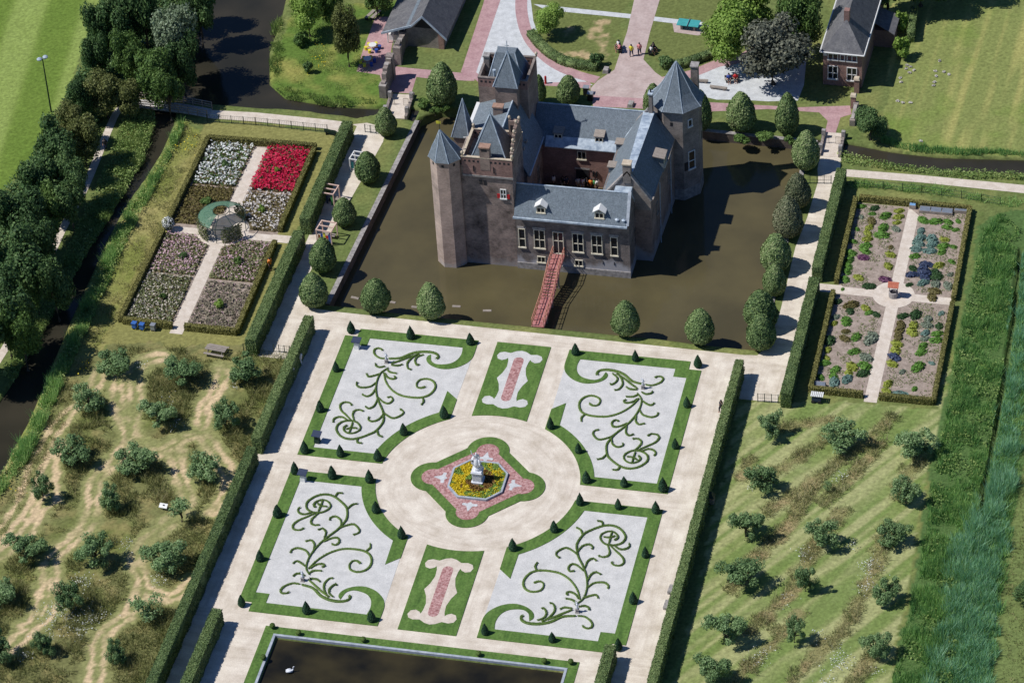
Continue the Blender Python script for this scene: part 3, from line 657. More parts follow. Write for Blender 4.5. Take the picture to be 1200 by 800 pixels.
lb = MB().prism(lobed2(4.95, 2.28, 7.35), .008, .085).build('lobed_lawn', MT['lawn'])
tag(lb, 'four lobed green lawn ring round the statue basin in the middle of the garden', 'lawn')
MB().prism(lobed2(4.85, 1.22, 5.85), .03, .095).build('red_chippings', MT['brick_chips'], lb)
for k in range(4):
    A = math.radians(90*k); R2 = lambda p: [(x*math.cos(A)-y*math.sin(A), x*math.sin(A)+y*math.cos(A)) for x, y in p]
    fl = [(3.3,0),(3.55,.3),(3.5,.75),(3.85,.8),(3.95,.35),(4.5,.12),(4.75,0),(4.5,-.12),(3.95,-.35),(3.85,-.8),(3.5,-.75),(3.55,-.3)]
    MB().prism(smooth_path(R2(fl), 3, True), .05, .102).build('white_fleuron', MT['grey_gravel'], lb)
e = empty('octagonal_basin', (0, 0, 0), 'octagonal stone rimmed basin planted with yellow and rust flowers round the statue', 'flower basin')
OC = [(-3.0,1.5),(-1.53,3.05),(1.57,3.05),(2.98,1.5),(2.98,-1.45),(1.57,-2.95),(-1.55,-2.95),(-2.95,-1.45)]
OI = offset_poly(ccw(OC), -.21); OO = ccw(OC); n = 8
mb = MB(); vs = [(x, y, .05) for x, y in OO]+[(x, y, .34) for x, y in OO]+[(x, y, .34) for x, y in OI]+[(x, y, .05) for x, y in OI]
mb.add(vs, [(i, (i+1) % n, n+(i+1) % n, n+i) for i in range(n)]+[(n+i, n+(i+1) % n, 2*n+(i+1) % n, 2*n+i) for i in range(n)]+[(2*n+i, 2*n+(i+1) % n, 3*n+(i+1) % n, 3*n+i) for i in range(n)])
mb.build('rim', MT['coping'], e); MB().sheet(OI, .12).build('soil', MT['soil_dark'], e)
x, y = scatter(OI, 260); d = np.hypot(x+.2, y*1.1); k = fbm(x*4, y*4, 3.0); ang = np.arctan2(y, x)
m = np.hypot(x, y) > .75; x, y, d, k, ang = x[m], y[m], d[m], k[m], ang[m]
yel = ((np.abs(ang) > 2.0) & (d > 1.1) & (k > .36)) | ((d > 1.7) & (k > .5) & (rng.random(len(x)) > .35)); rus = (d < 2.1) & ~yel & ((y < -.1) | (x > .1)) & (k > .22)
for nm, mk, mt_ in (('yellow_flowers', yel, 'yellow_flower'), ('rust_plants', rus, 'rust_plant'), ('green_plants', ~yel & ~rus, 'bright_tree')):
    P = np.stack([x[mk], y[mk], rng.uniform(.14, .34, mk.sum())], 1); V, F = leaves(P, np.tile([0, 0, 1.], (len(P), 1)), .11, .7, .5)
    o = link(nm, fast_mesh(nm, V, F, MT[mt_]), e); o['kind'] = 'stuff'

# ------------------------------------------------------------------ continuous figures grown on a skeleton
def skin_mesh(name, verts, edges, radii, mat, sub=1):
    me = bpy.data.meshes.new(name); me.from_pydata(verts, edges, []); o = bpy.data.objects.new(name, me); COL.objects.link(o)
    md = o.modifiers.new('skin', 'SKIN'); md.use_smooth_shade = True
    for i, r in enumerate(radii):
        rr = r if isinstance(r, tuple) else (r, r); me.skin_vertices[0].data[i].radius = rr
    me.skin_vertices[0].data[0].use_root = True
    s = o.modifiers.new('sub', 'SUBSURF'); s.levels = sub; s.render_levels = sub
    dg = bpy.context.evaluated_depsgraph_get(); ne = bpy.data.meshes.new_from_object(o.evaluated_get(dg))
    bpy.data.objects.remove(o); bpy.data.meshes.remove(me)
    ne.materials.clear(); ne.materials.append(mat); ne.name = name; return ne
def body_mesh(name, pose, mat):
    """one continuous adult, 1.72 m: pose 'stand', 'walk', 'sit', 'raise'"""
    hip = .92 if pose != 'sit' else .50
    V = [(0,0,hip),(0,.01,hip+.22),(0,.0,hip+.42),(0,.0,hip+.55),(0,.02,hip+.66),(0,.03,hip+.74)]
    Rr = [(.15,.11),(.14,.10),(.17,.11),(.07,.07),(.085,.10),(.07,.08)]
    E = [(0,1),(1,2),(2,3),(3,4),(4,5)]
    for s in (-1, 1):
        b = len(V)
        if pose == 'raise' and s < 0: arm = [(.20*s,0,hip+.47),(.36*s,.04,hip+.66),(.40*s,.10,hip+.96),(.40*s,.12,hip+1.05)]
        elif pose == 'sit': arm = [(.20*s,.0,hip+.44),(.24*s,.08,hip+.18),(.14*s,.30,hip+.10),(.12*s,.36,hip+.09)]
        else: arm = [(.20*s,0,hip+.46),(.26*s,-.03,hip+.18),(.25*s,(.10 if pose != 'walk' else .12*s),hip-.04),(.25*s,(.13 if pose != 'walk' else .16*s),hip-.13)]
        V += arm; Rr += [(.07,.07),(.05,.05),(.038,.038),(.04,.03)]; E += [(2,b),(b,b+1),(b+1,b+2),(b+2,b+3)]
        b = len(V); k = .22*s if pose == 'walk' else .02
        if pose == 'sit': leg = [(.1*s,.05,hip-.03),(.12*s,.44,hip-.02),(.12*s,.42,.09),(.12*s,.56,.04)]
        else: leg = [(.1*s,0,hip-.08),(.11*s,k*.6+.03,.50),(.11*s,k*.9-.05 if k > .1 or k < -.1 else 0,.08),(.11*s,k*.9+.13,.04)]
        V += leg; Rr += [(.095,.095),(.065,.065),(.042,.045),(.035,.03)]; E += [(0,b),(b,b+1),(b+1,b+2),(b+2,b+3)]
    return skin_mesh(name, V, E, Rr, mat)
e = empty('garden_statue', (0.05, 0, 0), 'tall white stone statue with raised arm on a square plinth in the flower basin', 'statue')
mb = MB(); mb.box(-.62,.62,-.62,.62,.10,.42); mb.box(-.50,.50,-.50,.50,.42,1.55); mb.box(-.60,.60,-.60,.60,1.55,1.68); mb.box(-.54,.54,-.54,.54,1.68,1.80)
mb.build('plinth', MT['marble'], e, bevel=.03)
mb = MB(); mb.lathe([(.42,0),(.46,.12),(.30,.35),(.22,.5),(.05,.55)], (0.05,.05,1.8), 9); mb.build('rock_base', MT['marble'], e, True)
o = link('figure', body_mesh('statue_figure', 'raise', MT['marble']), e, (0, 0, 2.05), .5, 1.22)
mb = MB(); mb.lathe([(.30,.0),(.33,.35),(.26,.75),(.20,.95),(.16,1.05)], (0.0,0,2.25), 10); mb.tube([(-.25,.05,3.6),(-.45,.1,3.1),(-.5,.12,2.6),(-.35,.1,2.2)], [.08,.16,.18,.1], 7); mb.tube([(.2,0,3.2),(.36,-.12,2.8),(.34,-.1,2.3)], [.1,.16,.1], 7); mb.build('drapery', MT['marble'], e, True)
o = link('child_figure', body_mesh('statue_child', 'sit', MT['marble']), e, (.32, -.2, 2.1), -1.0, .7)
# pond basin at the near end
cp = MB(); cp.box(PX0, PX0+.26, PY0, PY1, -.9, .12); cp.box(PX1-.26, PX1, PY0, PY1, -.9, .12); cp.box(PX0+.262, PX1-.262, PY1-.26, PY1, -.9, .122)
o = cp.build('pond_rim', MT['coping']); tag(o, 'pale stone rim of the dark rectangular pond at the near end of the garden', 'pond rim')
for nm, p in (('far', [(PX0-1.1, PY1+.04), (PX1+1.0, PY1+.04), (PX1+1.0, PY1+1.05), (PX0-1.1, PY1+1.05)]), ('left', [(PX0-1.1, PY0), (PX0-.03, PY0), (PX0-.03, PY1+.0), (PX0-1.1, PY1+.0)]), ('right', [(PX1+.03, PY0), (PX1+1.0, PY0), (PX1+1.0, PY1+.0), (PX1+.03, PY1+.0)])):
    tag(MB().prism(p, .008, .06).build('grass_strip', MT['lawn']), f'narrow grass strip along the {nm} edge of the dark pond', 'grass strip')
# ------------------------------------------------------------------ clipped yews
def egg_arrays(h, r, n, lsz=.12, seed=0, rough=.05):
    t = np.linspace(0, 1, 15); prof = r*np.sin(np.pi*np.clip(t, 0, 1)**.66)**.56*(1-.16*t); prof[0] = r*.5; prof[-1] = .03
    mb = MB(); mb.lathe([(max(.02, p*.93), .28+(h-.28)*tt) for p, tt in zip(prof, t)], n=18)
    quads = [f for f in mb.f if len(f) == 4]; V0 = np.array(mb.v); F0 = np.array(quads)
    tt = rng.beta(1.35, 1.5, n); a = rng.uniform(0, 2*np.pi, n); rad = np.interp(tt, t, prof); z = .28+(h-.28)*tt
    dn = 1+rough*3.2*(fbm(a*r*2+seed*31, z*2+seed*7, 1.0)-.5)*2.0
    P = np.stack([np.cos(a)*rad*dn, np.sin(a)*rad*dn, z], 1); sl = np.gradient(prof, t)/(h-.28); nz = -np.interp(tt, t, sl)
    Nn = unit(np.stack([np.cos(a), np.sin(a), nz], 1)); P += Nn*rng.normal(0, .03, (n, 1))
    return join_arr([(V0, F0), leaves(P, Nn, rng.uniform(.6, 1.3, n)*lsz, .65, .45)])
EGG = [fast_mesh('yew_crown', *egg_arrays(3.9, 1.42, 9000, lsz=.085, seed=i), MT['yew']) for i in range(3)]
EGGB = fast_mesh('yew_crown', *egg_arrays(3.9, 1.42, 9000, lsz=.085, seed=9), MT['yew_brown'])
TRK_M = MB().tube([(0, 0, -.05), (.03, .02, .3), (0, 0, .9)], [.2, .16, .12], 7).build('trunk', MT['bark']); trunk_me = TRK_M.data; bpy.data.objects.remove(TRK_M)
YEWS = [ # x0,x1,top,bottom in the plan survey, label
 (440,466,126,163,'egg shaped yew beside the brick bridge at the far end of the left quay'),(416,447,179,217,'egg shaped yew on the left quay beside the green play frame'),
 (390,418,233,268,'egg shaped yew on the left quay between the two wooden cube frames'),(363,394,279,322,'egg shaped yew on the left quay just nearer than the coloured cube frame'),
 (352,385,321,362,'egg shaped yew at the near left corner of the moat'),(423,456,327,369,'egg shaped yew on the near bank, second from the left corner of the moat'),
 (491,523,334,377,'egg shaped yew on the near bank just left of the red footbridge'),(718,748,355,397,'egg shaped yew on the near bank just right of the red footbridge'),
 (803,836,365,406,'egg shaped yew on the near bank, last one before the right corner of the moat'),(875,907,370,413,'egg shaped yew at the near right corner of the moat'),
 (873,911,342,388,'broad egg shaped yew on the right quay, second from the near corner'),(893,920,310,350,'small egg shaped yew on the right quay, third from the near corner'),
 (890,927,277,321,'egg shaped yew on the right quay, fourth from the near corner'),(905,941,231,281,'brown topped egg shaped yew on the right quay'),
 (921,950,205,248,'egg shaped yew on the right quay just beyond the brown topped one'),(927,960,155,203,'egg shaped yew on the right quay at the plaza bridge'),
 (499,537,73,128,'large egg shaped yew on the far bank beside the brick bridge'),(652,681,89,126,'egg shaped yew behind the back wing roof by the red brick path'),
 (622,640,88,126,'egg shaped yew half hidden behind the high keep'),(752,776,98,140,'egg shaped yew half hidden behind the corner tower spire'),
 (806,834,106,158,'egg shaped yew close behind the octagonal corner tower'),(851,887,107,157,'egg shaped yew on the far bank by the log benches'),
 (907,937,110,162,'egg shaped yew on the far bank nearest the plaza bridge')]
for i, (x0, x1, t, b_, lab) in enumerate(YEWS):
    r = (x1-x0)/2/10.0; cxp = (x0+x1)/2; by = b_-5; h = (by-t+1.5)/(10.6*.777)
    e = empty('egg_yew', (*G(cxp+.5, by), 0), lab, 'clipped yew', 'egg shaped yews round the moat', rng.uniform(0, 6)); e.rotation_euler.x = rng.normal(0, .035); e.rotation_euler.y = rng.normal(0, .035)
    brown = 'brown topped' in lab
    c = link('crown', EGGB if brown else EGG[i % 3], e, (0, 0, 0)); kx = rng.uniform(.94, 1.06); c.scale = (r/1.42*kx, r/1.42/kx, h/3.9)
    link('trunk', trunk_me, e)
# small cones
def cone_arrays(h, r, n):
    mb = MB(); t = np.linspace(0, 1, 7); pr = r*np.array([.75, 1, .92, .74, .52, .28, .02]); mb.lathe([(max(.01, p*.9), .04+(h-.04)*k) for p, k in zip(pr, t)], n=12)
    F0 = np.array([f for f in mb.f if len(f) == 4]); tt = 1-np.sqrt(rng.random(n)); a = rng.uniform(0, 2*np.pi, n); rad = np.interp(tt, t, pr)
    P = np.stack([np.cos(a)*rad, np.sin(a)*rad, .04+(h-.04)*tt], 1); Nn = unit(np.stack([np.cos(a), np.sin(a), np.full(n, .35)], 1))
    return join_arr([(np.array(mb.v), F0), leaves(P, Nn, rng.uniform(.05, .10, n), .6, .4)])
CONE = [fast_mesh('yew_cone', *cone_arrays(1.5, .42, 700), MT['cone']) for _ in range(2)]
CP = [(19.5,22.26,'at the outer notched corner'),(12.66,22.24,'midway along the long outer edge'),(5.88,22.28,'at the hook corner'),(19.49,15.43,'on the side edge by the notch'),(19.49,8.57,'on the side edge, second from cross path'),
      (19.45,1.74,'at the side corner on cross path'),(15.4,1.79,'midway along the cross path edge'),(11.3,1.77,'where cross and round paths meet,'),(9.53,6.27,'in the middle of the curved edge'),(5.86,9.68,'at the hook-side end of the curved edge')]
for (sx, sy), q in QUAD.items():
    for i, (x, y, t) in enumerate(CP):
        s = rng.uniform(.86, 1.12)
        o = link('yew_cone', CONE[i % 2], None, (sx*x+rng.normal(0, .04), sy*y, .05), rng.uniform(0, 6), (s*rng.uniform(.92, 1.08), s, s*rng.uniform(.93, 1.1)))
        tag(o, f'small yew cone {t} of {q} white bed' if ',' not in t[-1] else f'small yew cone {t} {q} white bed', 'yew cone', 'small yew cones on the lawn borders')
bt = MB(); bt.ball((0, 0, .42), .27, 9); F0 = np.array([f for f in bt.f if len(f) == 4]); a = unit(rng.normal(0, 1, (500, 3)))
BALL = fast_mesh('box_ball', *join_arr([(np.array(bt.v), F0), leaves(a*.27+np.array([0, 0, .42]), a, .06, .7, .4)]), MT['box'])
for i, (p, t) in enumerate([((319.6,736),'at the far left corner of the pond'),((350,744),'on the far pond edge near its left corner'),((426,752),'on the far pond edge, third from the left corner'),((561,768.5),'on the far pond edge, right of the middle'),((638,777),'on the far pond edge near its right corner'),((669,778),'at the far right corner of the pond'),((309,773),'on the left edge of the pond')]):
    tag(link('box_ball', BALL, None, (*G(*p), 0)), f'small round box ball {t}', 'box ball', 'box balls round the pond')

# ------------------------------------------------------------------ hedges
def hedge_mesh(path, w, h, dens, lsz, mat, rough=.10):
    """clipped hedge along a path: solid body with a wavy face, covered in leaf clumps"""
    pts = [np.array(p[:2], float) for p in path]; P = []; Nn = []; mb = MB()
    tot = sum(np.linalg.norm(b-a) for a, b in zip(pts[:-1], pts[1:]))
    for a, b in zip(pts[:-1], pts[1:]):
        L = np.linalg.norm(b-a); t = (b-a)/L; nn = np.array([-t[1], t[0]])
        mb.obox(a, b, w/2-.06, -.02, h-.06)
        n = int(L*h*dens)
        for s in (-1, 1):
            u = rng.random(n)*L; z = rng.random(n)*h; d = w/2*(1-.10*z/h)+rough*(fbm(u+a[0]*3, z+a[1], .9)-.5)*2
            q = a+t*u[:, None]+nn*(s*d)[:, None]; P.append(np.concatenate([q, z[:, None]], 1)); Nn.append(np.tile([nn[0]*s, nn[1]*s, .15], (n, 1)))
        n = int(L*w*dens*1.3); u = rng.random(n)*L; v = rng.uniform(-.5, .5, n)*w
        q = a+t*u[:, None]+nn*v[:, None]; P.append(np.concatenate([q, (h+rough*1.2*(fbm(u*1.0+a[1], v+a[0], 1.3)-.5))[:, None]], 1)); Nn.append(np.tile([0, 0, 1.], (n, 1)))
        n = int(w*h*dens)
        for e, s in ((a, -1), (b, 1)):
            v = rng.uniform(-.5, .5, n)*w; q = e+nn*v[:, None]+t*s*.02; P.append(np.concatenate([q, (rng.random(n)*h)[:, None]], 1)); Nn.append(np.tile([t[0]*s, t[1]*s, .1], (n, 1)))
    P = np.concatenate(P); Nn = np.concatenate(Nn); V0 = np.array(mb.v); F0 = []
    for f in mb.f: F0.append(f)
    return fast_mesh('hedge', *join_arr([(V0, np.array(F0)), leaves(P, Nn, rng.uniform(.6, 1.35, len(P))*lsz, .65, .5)]), MT[mat])
def hedge(path, w, h, label, dens=150, lsz=.08, mat='hedge', name='clipped_hedge', cat='hedge', group=None, rough=.17):
    return tag(link(name, hedge_mesh(path, w, h, dens, lsz, mat, rough)), label, cat, group)
hedge([(-29.1, 58.3), (-29.2, 38.9)], 1.25, 2.3, 'tall dark clipped hedge along the promenade beside the crimson rose bed')
hedge([(-29.22, 36.6), (-29.4, 16.6)], 1.25, 2.3, 'tall dark clipped hedge along the promenade beside the lower mauve flower beds')
hedge([(-24.05, 21.7), (-24.28, .75)], 1.05, 2.3, 'long tall hedge between the left orchard and the gravel terrace, far stretch')
hedge([(-24.3, -.75), (-24.6, -46)], 1.05, 2.3, 'long tall hedge between the left orchard and the gravel terrace, near stretch')
hedge([(-21.1, -25.2), (-21.3, -46)], 1.1, 2.1, 'short tall hedge on the gravel at the near left corner beside the pond')
hedge([(30.15, 57.7), (30.1, 38.9)], 1.15, 2.1, 'tall hedge on the right promenade beside the upper kitchen beds')
hedge([(30.1, 37.1), (30.05, 16.9)], 1.15, 2.1, 'tall hedge on the right promenade beside the lower kitchen beds')
hedge([(24.3, 21.4), (23.9, -46)], .95, 2.3, 'long tall hedge between the gravel terrace and the right orchard')
hedge([(19.0, -23.8), (19.0, -46)], 1.1, 2.1, 'short tall hedge at the bottom edge beside the right end of the pond')
LH = dict(dens=110, lsz=.09, mat='hedge_olive', rough=.04, name='low_hedge', cat='low hedge')
hedge([(-45.7, 20.0), (-45.7, 36.6)], .55, .8, 'low olive hedge on the left side of the pink and cream beds', group='low hedges round the flower garden', **LH)
hedge([(-45.6, 38.2), (-45.6, 55.0), (-32.3, 55.2)], .55, .8, 'low olive hedge round the white and crimson beds on their far and left sides', group='low hedges round the flower garden', **LH)
hedge([(-32.4, 54.6), (-32.25, 38.8)], .55, .8, 'low olive hedge right of the crimson bed', group='low hedges round the flower garden', **LH)
hedge([(-32.2, 36.4), (-32.1, 19.9), (-38.1, 19.9)], .55, .8, 'low olive hedge round the dull mauve bed on its right and near sides', group='low hedges round the flower garden', **LH)
hedge([(-39.6, 19.9), (-45.3, 19.95)], .55, .8, 'low olive hedge in front of the cream bed by the blue beehives', group='low hedges round the flower garden', **LH)
hedge([(32.3, 54.3), (32.3, 38.9)], .5, .8, 'low olive hedge left of the upper kitchen beds', group='low hedges round the kitchen garden', **LH)
hedge([(32.25, 36.9), (32.3, 19.9), (37.9, 19.9)], .5, .8, 'low olive hedge round the lower left kitchen bed', group='low hedges round the kitchen garden', **LH)
hedge([(39.7, 19.85), (45.5, 19.9), (45.5, 36.8)], .5, .8, 'low olive hedge round the lower right kitchen bed', group='low hedges round the kitchen garden', **LH)
hedge([(45.5, 37.8), (45.4, 54.4), (32.7, 54.6)], .5, .8, 'low olive hedge round the upper kitchen beds on the far and right sides', group='low hedges round the kitchen garden', **LH)
q = GL([(622,42),(640,62),(665,76),(700,82)]); hedge(smooth_path(q, 3), 1.1, .9, 'curved low hedge round the plaza lawn left of the brick road', dens=60)
q = GL([(778,80),(800,78),(830,68),(845,62)]); hedge(smooth_path(q, 3), 1.0, .9, 'curved low hedge behind the corner tower right of the brick road', dens=60)
hedge(GL([(1071,20),(1067,50)]), .9, 1.6, 'narrow clipped hedge beside the pasture next to the brick house', dens=60)

# ------------------------------------------------------------------ trees
def tree_arrays(h, r, zc, n, lsz, lobes=9, gaps=.35, flat=.85, trunk_h=None, spread=0.0):
    """trunk with limbs to every lobe of an uneven crown; leaf clumps fill each lobe's outer shell"""
    mb = MB(); th = trunk_h or zc*.55; mb.tube([(0, 0, -.1), (.04*r, .02*r, th*.5), (0, 0, th)], [r*.075+.04, r*.06+.03, r*.045+.02], 7)
    P = []; Nn = []; S = []
    for k in range(lobes):
        a = 2*math.pi*k/lobes*1.0+rng.uniform(-.5, .5)+(k % 2)*.6; rr = r*rng.uniform(.3, .72+spread) if k else 0
        z = zc+(rng.uniform(-.55, .6)*r*flat) if k else zc+r*.35*flat
        c = np.array([rr*math.cos(a), rr*math.sin(a), max(z, th*.6)]); lr = r*rng.uniform(.33-spread*.5, .52-spread*.4)
        mid = (c[0]*.4, c[1]*.4, th+(c[2]-th)*.45); mb.tube([(0, 0, th*.85), mid, tuple(c)], [r*.035+.02, r*.022+.012, .012], 5)
        m = int(n/lobes); d = unit(rng.normal(0, 1, (m, 3))); u = lr*(rng.random(m)**.4)
        ragg = .75+.5*fbm(d[:, 0]*4+k*9, d[:, 1]*4+d[:, 2]*3, 1.0)
        p = c+d*(u*ragg)[:, None]*np.array([1, 1, flat]); keep = fbm(p[:, 0]*2/r+k, p[:, 1]*2/r+p[:, 2]*1.7/r, .35) > gaps*.9
        P.append(p[keep]); Nn.append((d+np.array([0, 0, .4]))[keep])
    P = np.concatenate(P); Nn = np.concatenate(Nn)
    tr = mb; lv = leaves(P, Nn, rng.uniform(.55, 1.4, len(P))*lsz, .62, .6)
    return tr, lv
TREES = {}
def tree_kind(key, mat, variants, **kw):
    L = []
    for i in range(variants):
        tr, lv = tree_arrays(**kw); o = tr.build('trunk', MT['bark']); tme = o.data; bpy.data.objects.remove(o)
        L.append((fast_mesh('crown', *lv, MT[mat]), tme))
    TREES[key] = (L, kw['r'], kw['zc'])
tree_kind('apple', 'apple', 7, h=3.6, r=1.9, zc=2.1, n=9500, lsz=.095, lobes=17, gaps=.48, flat=.98, spread=.2)
tree_kind('thin', 'apple', 2, h=3.2, r=1.6, zc=2.0, n=1800, lsz=.095, lobes=7, gaps=.48, flat=.75)
for k_, mt_ in (('dark', 'dark_tree'), ('mid', 'mid_tree'), ('olive', 'olive_tree'), ('silver', 'silver_tree'), ('bright', 'bright_tree'), ('copper', 'copper_tree')):
    tree_kind(k_, mt_, 2 if k_ in ('dark', 'mid') else 1, h=9, r=3.4, zc=5.0, n=17000, lsz=.17, lobes=17, gaps=.42, flat=1.0)
tree_kind('shrub', 'mid_tree', 2, h=2, r=1.0, zc=.8, n=1500, lsz=.12, lobes=8, gaps=.3, flat=.8, trunk_h=.3)
tree_kind('shrub_bright', 'bright_tree', 1, h=2, r=1.0, zc=.8, n=1500, lsz=.12, lobes=8, gaps=.3, flat=.8, trunk_h=.3)
tree_kind('shrub_dark', 'dark_tree', 1, h=2, r=1.0, zc=.8, n=1500, lsz=.12, lobes=8, gaps=.3, flat=.8, trunk_h=.3)
def tree(key, cx, cy, rpx, zc, label, cat='tree', name=None, group=None, tall=1.0, k=[0]):
    L, r0, z0 = TREES[key]; r = rpx/10.6; x, y = G(cx, cy, zc); k[0] += 1
    e = empty(name or 'broadleaf_tree', (x, y, 0), label, cat, group, rng.uniform(0, 6.28))
    cm, tm = L[k[0] % len(L)]; s = r/r0; sz = zc/z0*tall
    for nm, me in (('crown', cm), ('trunk', tm)):
        o = link(nm, me, e); o.scale = (s, s, sz)
    return e
AL = [(135,424,24,'beside the beehives at the far left corner'),(212,432,26,'just in front of the flower garden'),(285,432,23,'in front of the picnic table'),(104,466,20,'second on the left edge'),(185,481,22,'in the middle of the second row'),(263,487,18,'close to the hedge in the second row'),
 (85,527,24,'third on the left edge'),(160,537,25,'in the middle of the third row'),(240,547,22,'close to the hedge in the third row'),(48,571,15,'fourth on the left edge'),(129,583,14,'small, in the middle of the fourth row'),(30,636,24,'with loose crown at the picture edge'),(110,645,22,'in the middle of the fifth row'),(190,649,27,'the largest and darkest, close to the near hedge'),
 (2,692,20,'half out of the picture on the left'),(80,700,18,'between white flower drifts in the sixth row'),(50,750,14,'small, above white flowers at the bottom left'),(135,762,13,'small, near the bottom edge'),(0,758,18,'cut off in the bottom left corner')]
for x, y, r, t in AL: tree('apple', x, y, r*.88, 1.8, f'round fruit tree in the left orchard {t}', 'fruit tree', 'fruit_tree', 'fruit trees of the left orchard', tall=rng.uniform(.9, 1.15))
tree('thin', 211, 595, 17, 1.9, 'thin sparse fruit tree beside the white board in the left orchard', 'fruit tree', 'fruit_tree', 'fruit trees of the left orchard')
tree('thin', 170, 710, 21, 1.9, 'thin sparse fruit tree near the hedge in the left orchard', 'fruit tree', 'fruit_tree', 'fruit trees of the left orchard')
AR = [(904,497,15,'nearest the gate fence'),(987,508,24,'below the kitchen garden gate'),(1072,517,25,'at the far right corner next to the reeds'),(893,558,19,'second beside the long hedge'),(874,613,19,'third beside the long hedge'),(963,626,19,'right of a mown lane, mid row'),(1062,574,16,'small, second along the reeds'),
 (1048,622,18,'leaning, third along the reeds'),(868,670,24,'the broadest beside the hedge'),(944,677,13,'small, among white flowers in the middle'),(1038,690,16,'fourth along the reeds'),(850,733,22,'pale green, beside the hedge near the bottom'),(931,737,11,'tiny, between two flower drifts'),(1026,752,17,'last along the reeds'),(835,783,19,'cut by the bottom edge beside the hedge')]
for x, y, r, t in AR: tree('apple', x, y, r*.95, 1.8, f'round fruit tree in the right orchard {t}', 'fruit tree', 'fruit_tree', 'fruit trees of the right orchard', tall=rng.uniform(.9, 1.15))
tree('thin', 970, 568, 6, .9, 'young sapling in the brown strip of the right orchard', 'sapling', 'sapling')
WOOD = [('dark',118,30,24,4.6,'slim, behind the field edge near the top'),('mid',196,104,22,3.8,'low over the far end of the wooden bridge'),('dark',212,70,24,4.6,'hanging low over the canal below the silvery one'),('dark',80,232,24,4.4,'shading the upper narrow path'),('dark',40,282,28,5,'third from the field corner'),('dark',62,330,24,4.6,'shading the lower narrow path'),('mid',24,384,24,5,'over the lower bend of the narrow path'),('olive',84,140,20,3.2,'low and olive, right of the floodlight mast'),('dark',140,22,30,5.2,'by the top edge left of the canal'),('dark',168,14,26,5.6,'on the top edge next to the silver one'),('silver',203,45,33,5.8,'silvery, leaning over the wide canal'),('mid',180,85,30,4.6,'beside the wooden bridge'),('mid',152,62,24,4.6,'behind the silvery one'),('dark',112,62,19,4.0,'slim, on the edge of the sports field'),
 ('dark',95,112,19,3.4,'small, on the field edge beyond the floodlight'),('olive',122,106,26,3.4,'olive green, between the field edge and the wooden bridge'),('olive',148,112,20,3.0,'low olive, next to the wooden bridge railing'),('dark',62,172,30,4.6,'in front of the floodlight mast'),('olive',96,160,24,3.6,'over the narrow path near the floodlight'),('dark',48,214,30,4.8,'second in front of the floodlight'),
 ('dark',78,205,24,4.2,'over the narrow path at the bend'),('dark',25,256,36,5.6,'big, at the left margin beside the field corner'),('mid',58,246,22,4.0,'paler, just left of the sunny piece of narrow path'),('dark',22,312,38,5.6,'big, at the left margin halfway down the path'),('dark',4,365,36,5.6,'at the left margin near the lower end of the path'),('mid',40,330,22,4.0,'paler, leaning over the path'),('dark',-34,395,38,5.8,'half out of the picture at the left margin'),('dark',-30,300,40,6,'mostly outside the left margin'),('dark',232,8,24,5,'at the top, over the dark canal water'),('dark',215,-14,28,5,'cut by the top edge over the canal')]
for kd, x, y, r, z, t in WOOD: tree(kd, x, y, r*.94, z*1.2, f'{"silver leaved" if kd == "silver" else "leafy"} tree of left wood {t}', 'tree', 'broadleaf_tree', 'trees of the wood on the left')
tree('bright', 360, 8, 26, 4.4, 'broad green tree at the top of the canal island'); tree('mid', 388, 2, 20, 4.2, 'green tree cut by the top edge beside the slim island tree')
tree('olive', 406, 42, 19, 4.6, 'tall slim olive green tree standing on the canal island', tall=1.15)
tree('mid', 440, -8, 24, 3.6, 'dark green tree behind the stacked boards at the top')
tree('shrub_dark', 361, 78, 7, .9, 'small dark shrub alone on the canal island', 'shrub', 'shrub')
tree('shrub', 352, 45, 13, 1.0, 'grey green shrub on the left bank of the canal island', 'shrub', 'shrub')
tree('bright', 642, 22, 21, 2.6, 'feathery young tree on the lawn inside the curved hedge')
tree('shrub_dark', 700, 70, 10, 1.0, 'round dark shrub on the lawn by the plaza entrance', 'shrub', 'shrub')
tree('shrub_dark', 781, 72, 11, .9, 'low dark shrub behind the corner tower spire', 'shrub', 'shrub')
tree('bright', 852, 38, 36, 5.0, 'large bright green tree beside the table tennis table'); tree('bright', 878, 12, 34, 5.4, 'large bright green tree on the top edge left of the brick house'); tree('mid', 938, 14, 30, 6.6, 'dark green tree directly left of the brick house roof')
tree('copper', 906, 54, 48, 5.6, 'huge dark copper tree shading the gravel yard')
tree('dark', 1021, 143, 22, 2.6, 'glossy dark evergreen beside the right canal and the gate piers'); tree('shrub_bright', 1056, 56, 13, 1.6, 'round bright green tree below the lean-to roof', 'tree', 'small_tree'); tree('shrub_bright', 1056, 26, 10, 1.6, 'narrow bright green bush beside the lean-to roof', 'shrub', 'shrub')
tree('dark', 1080, -34, 44, 5.2, 'dark trees shadowing the top of the pasture, only the lower crown in view'); tree('dark', 1125, -44, 36, 5.2, 'second dark tree over the top edge of the pasture')
tree('dark', 1040, -22, 30, 5.2, 'dark tree behind the brick house at the top edge')
tree('dark', 1207, 690, 16, 2.2, 'small tree cut off by the right margin beyond the reeds')
for x, y, r, t in [(497,122,10,'on the far moat bank below the large yew'),(522,126,9,'on the far moat bank right of the brick bridge'),(510,130,8,'hanging over the moat below the large yew')]: tree('shrub', x, y, r, .6, f'green waterside bush {t}', 'bush', 'waterside_bush', 'waterside bushes on the far bank')
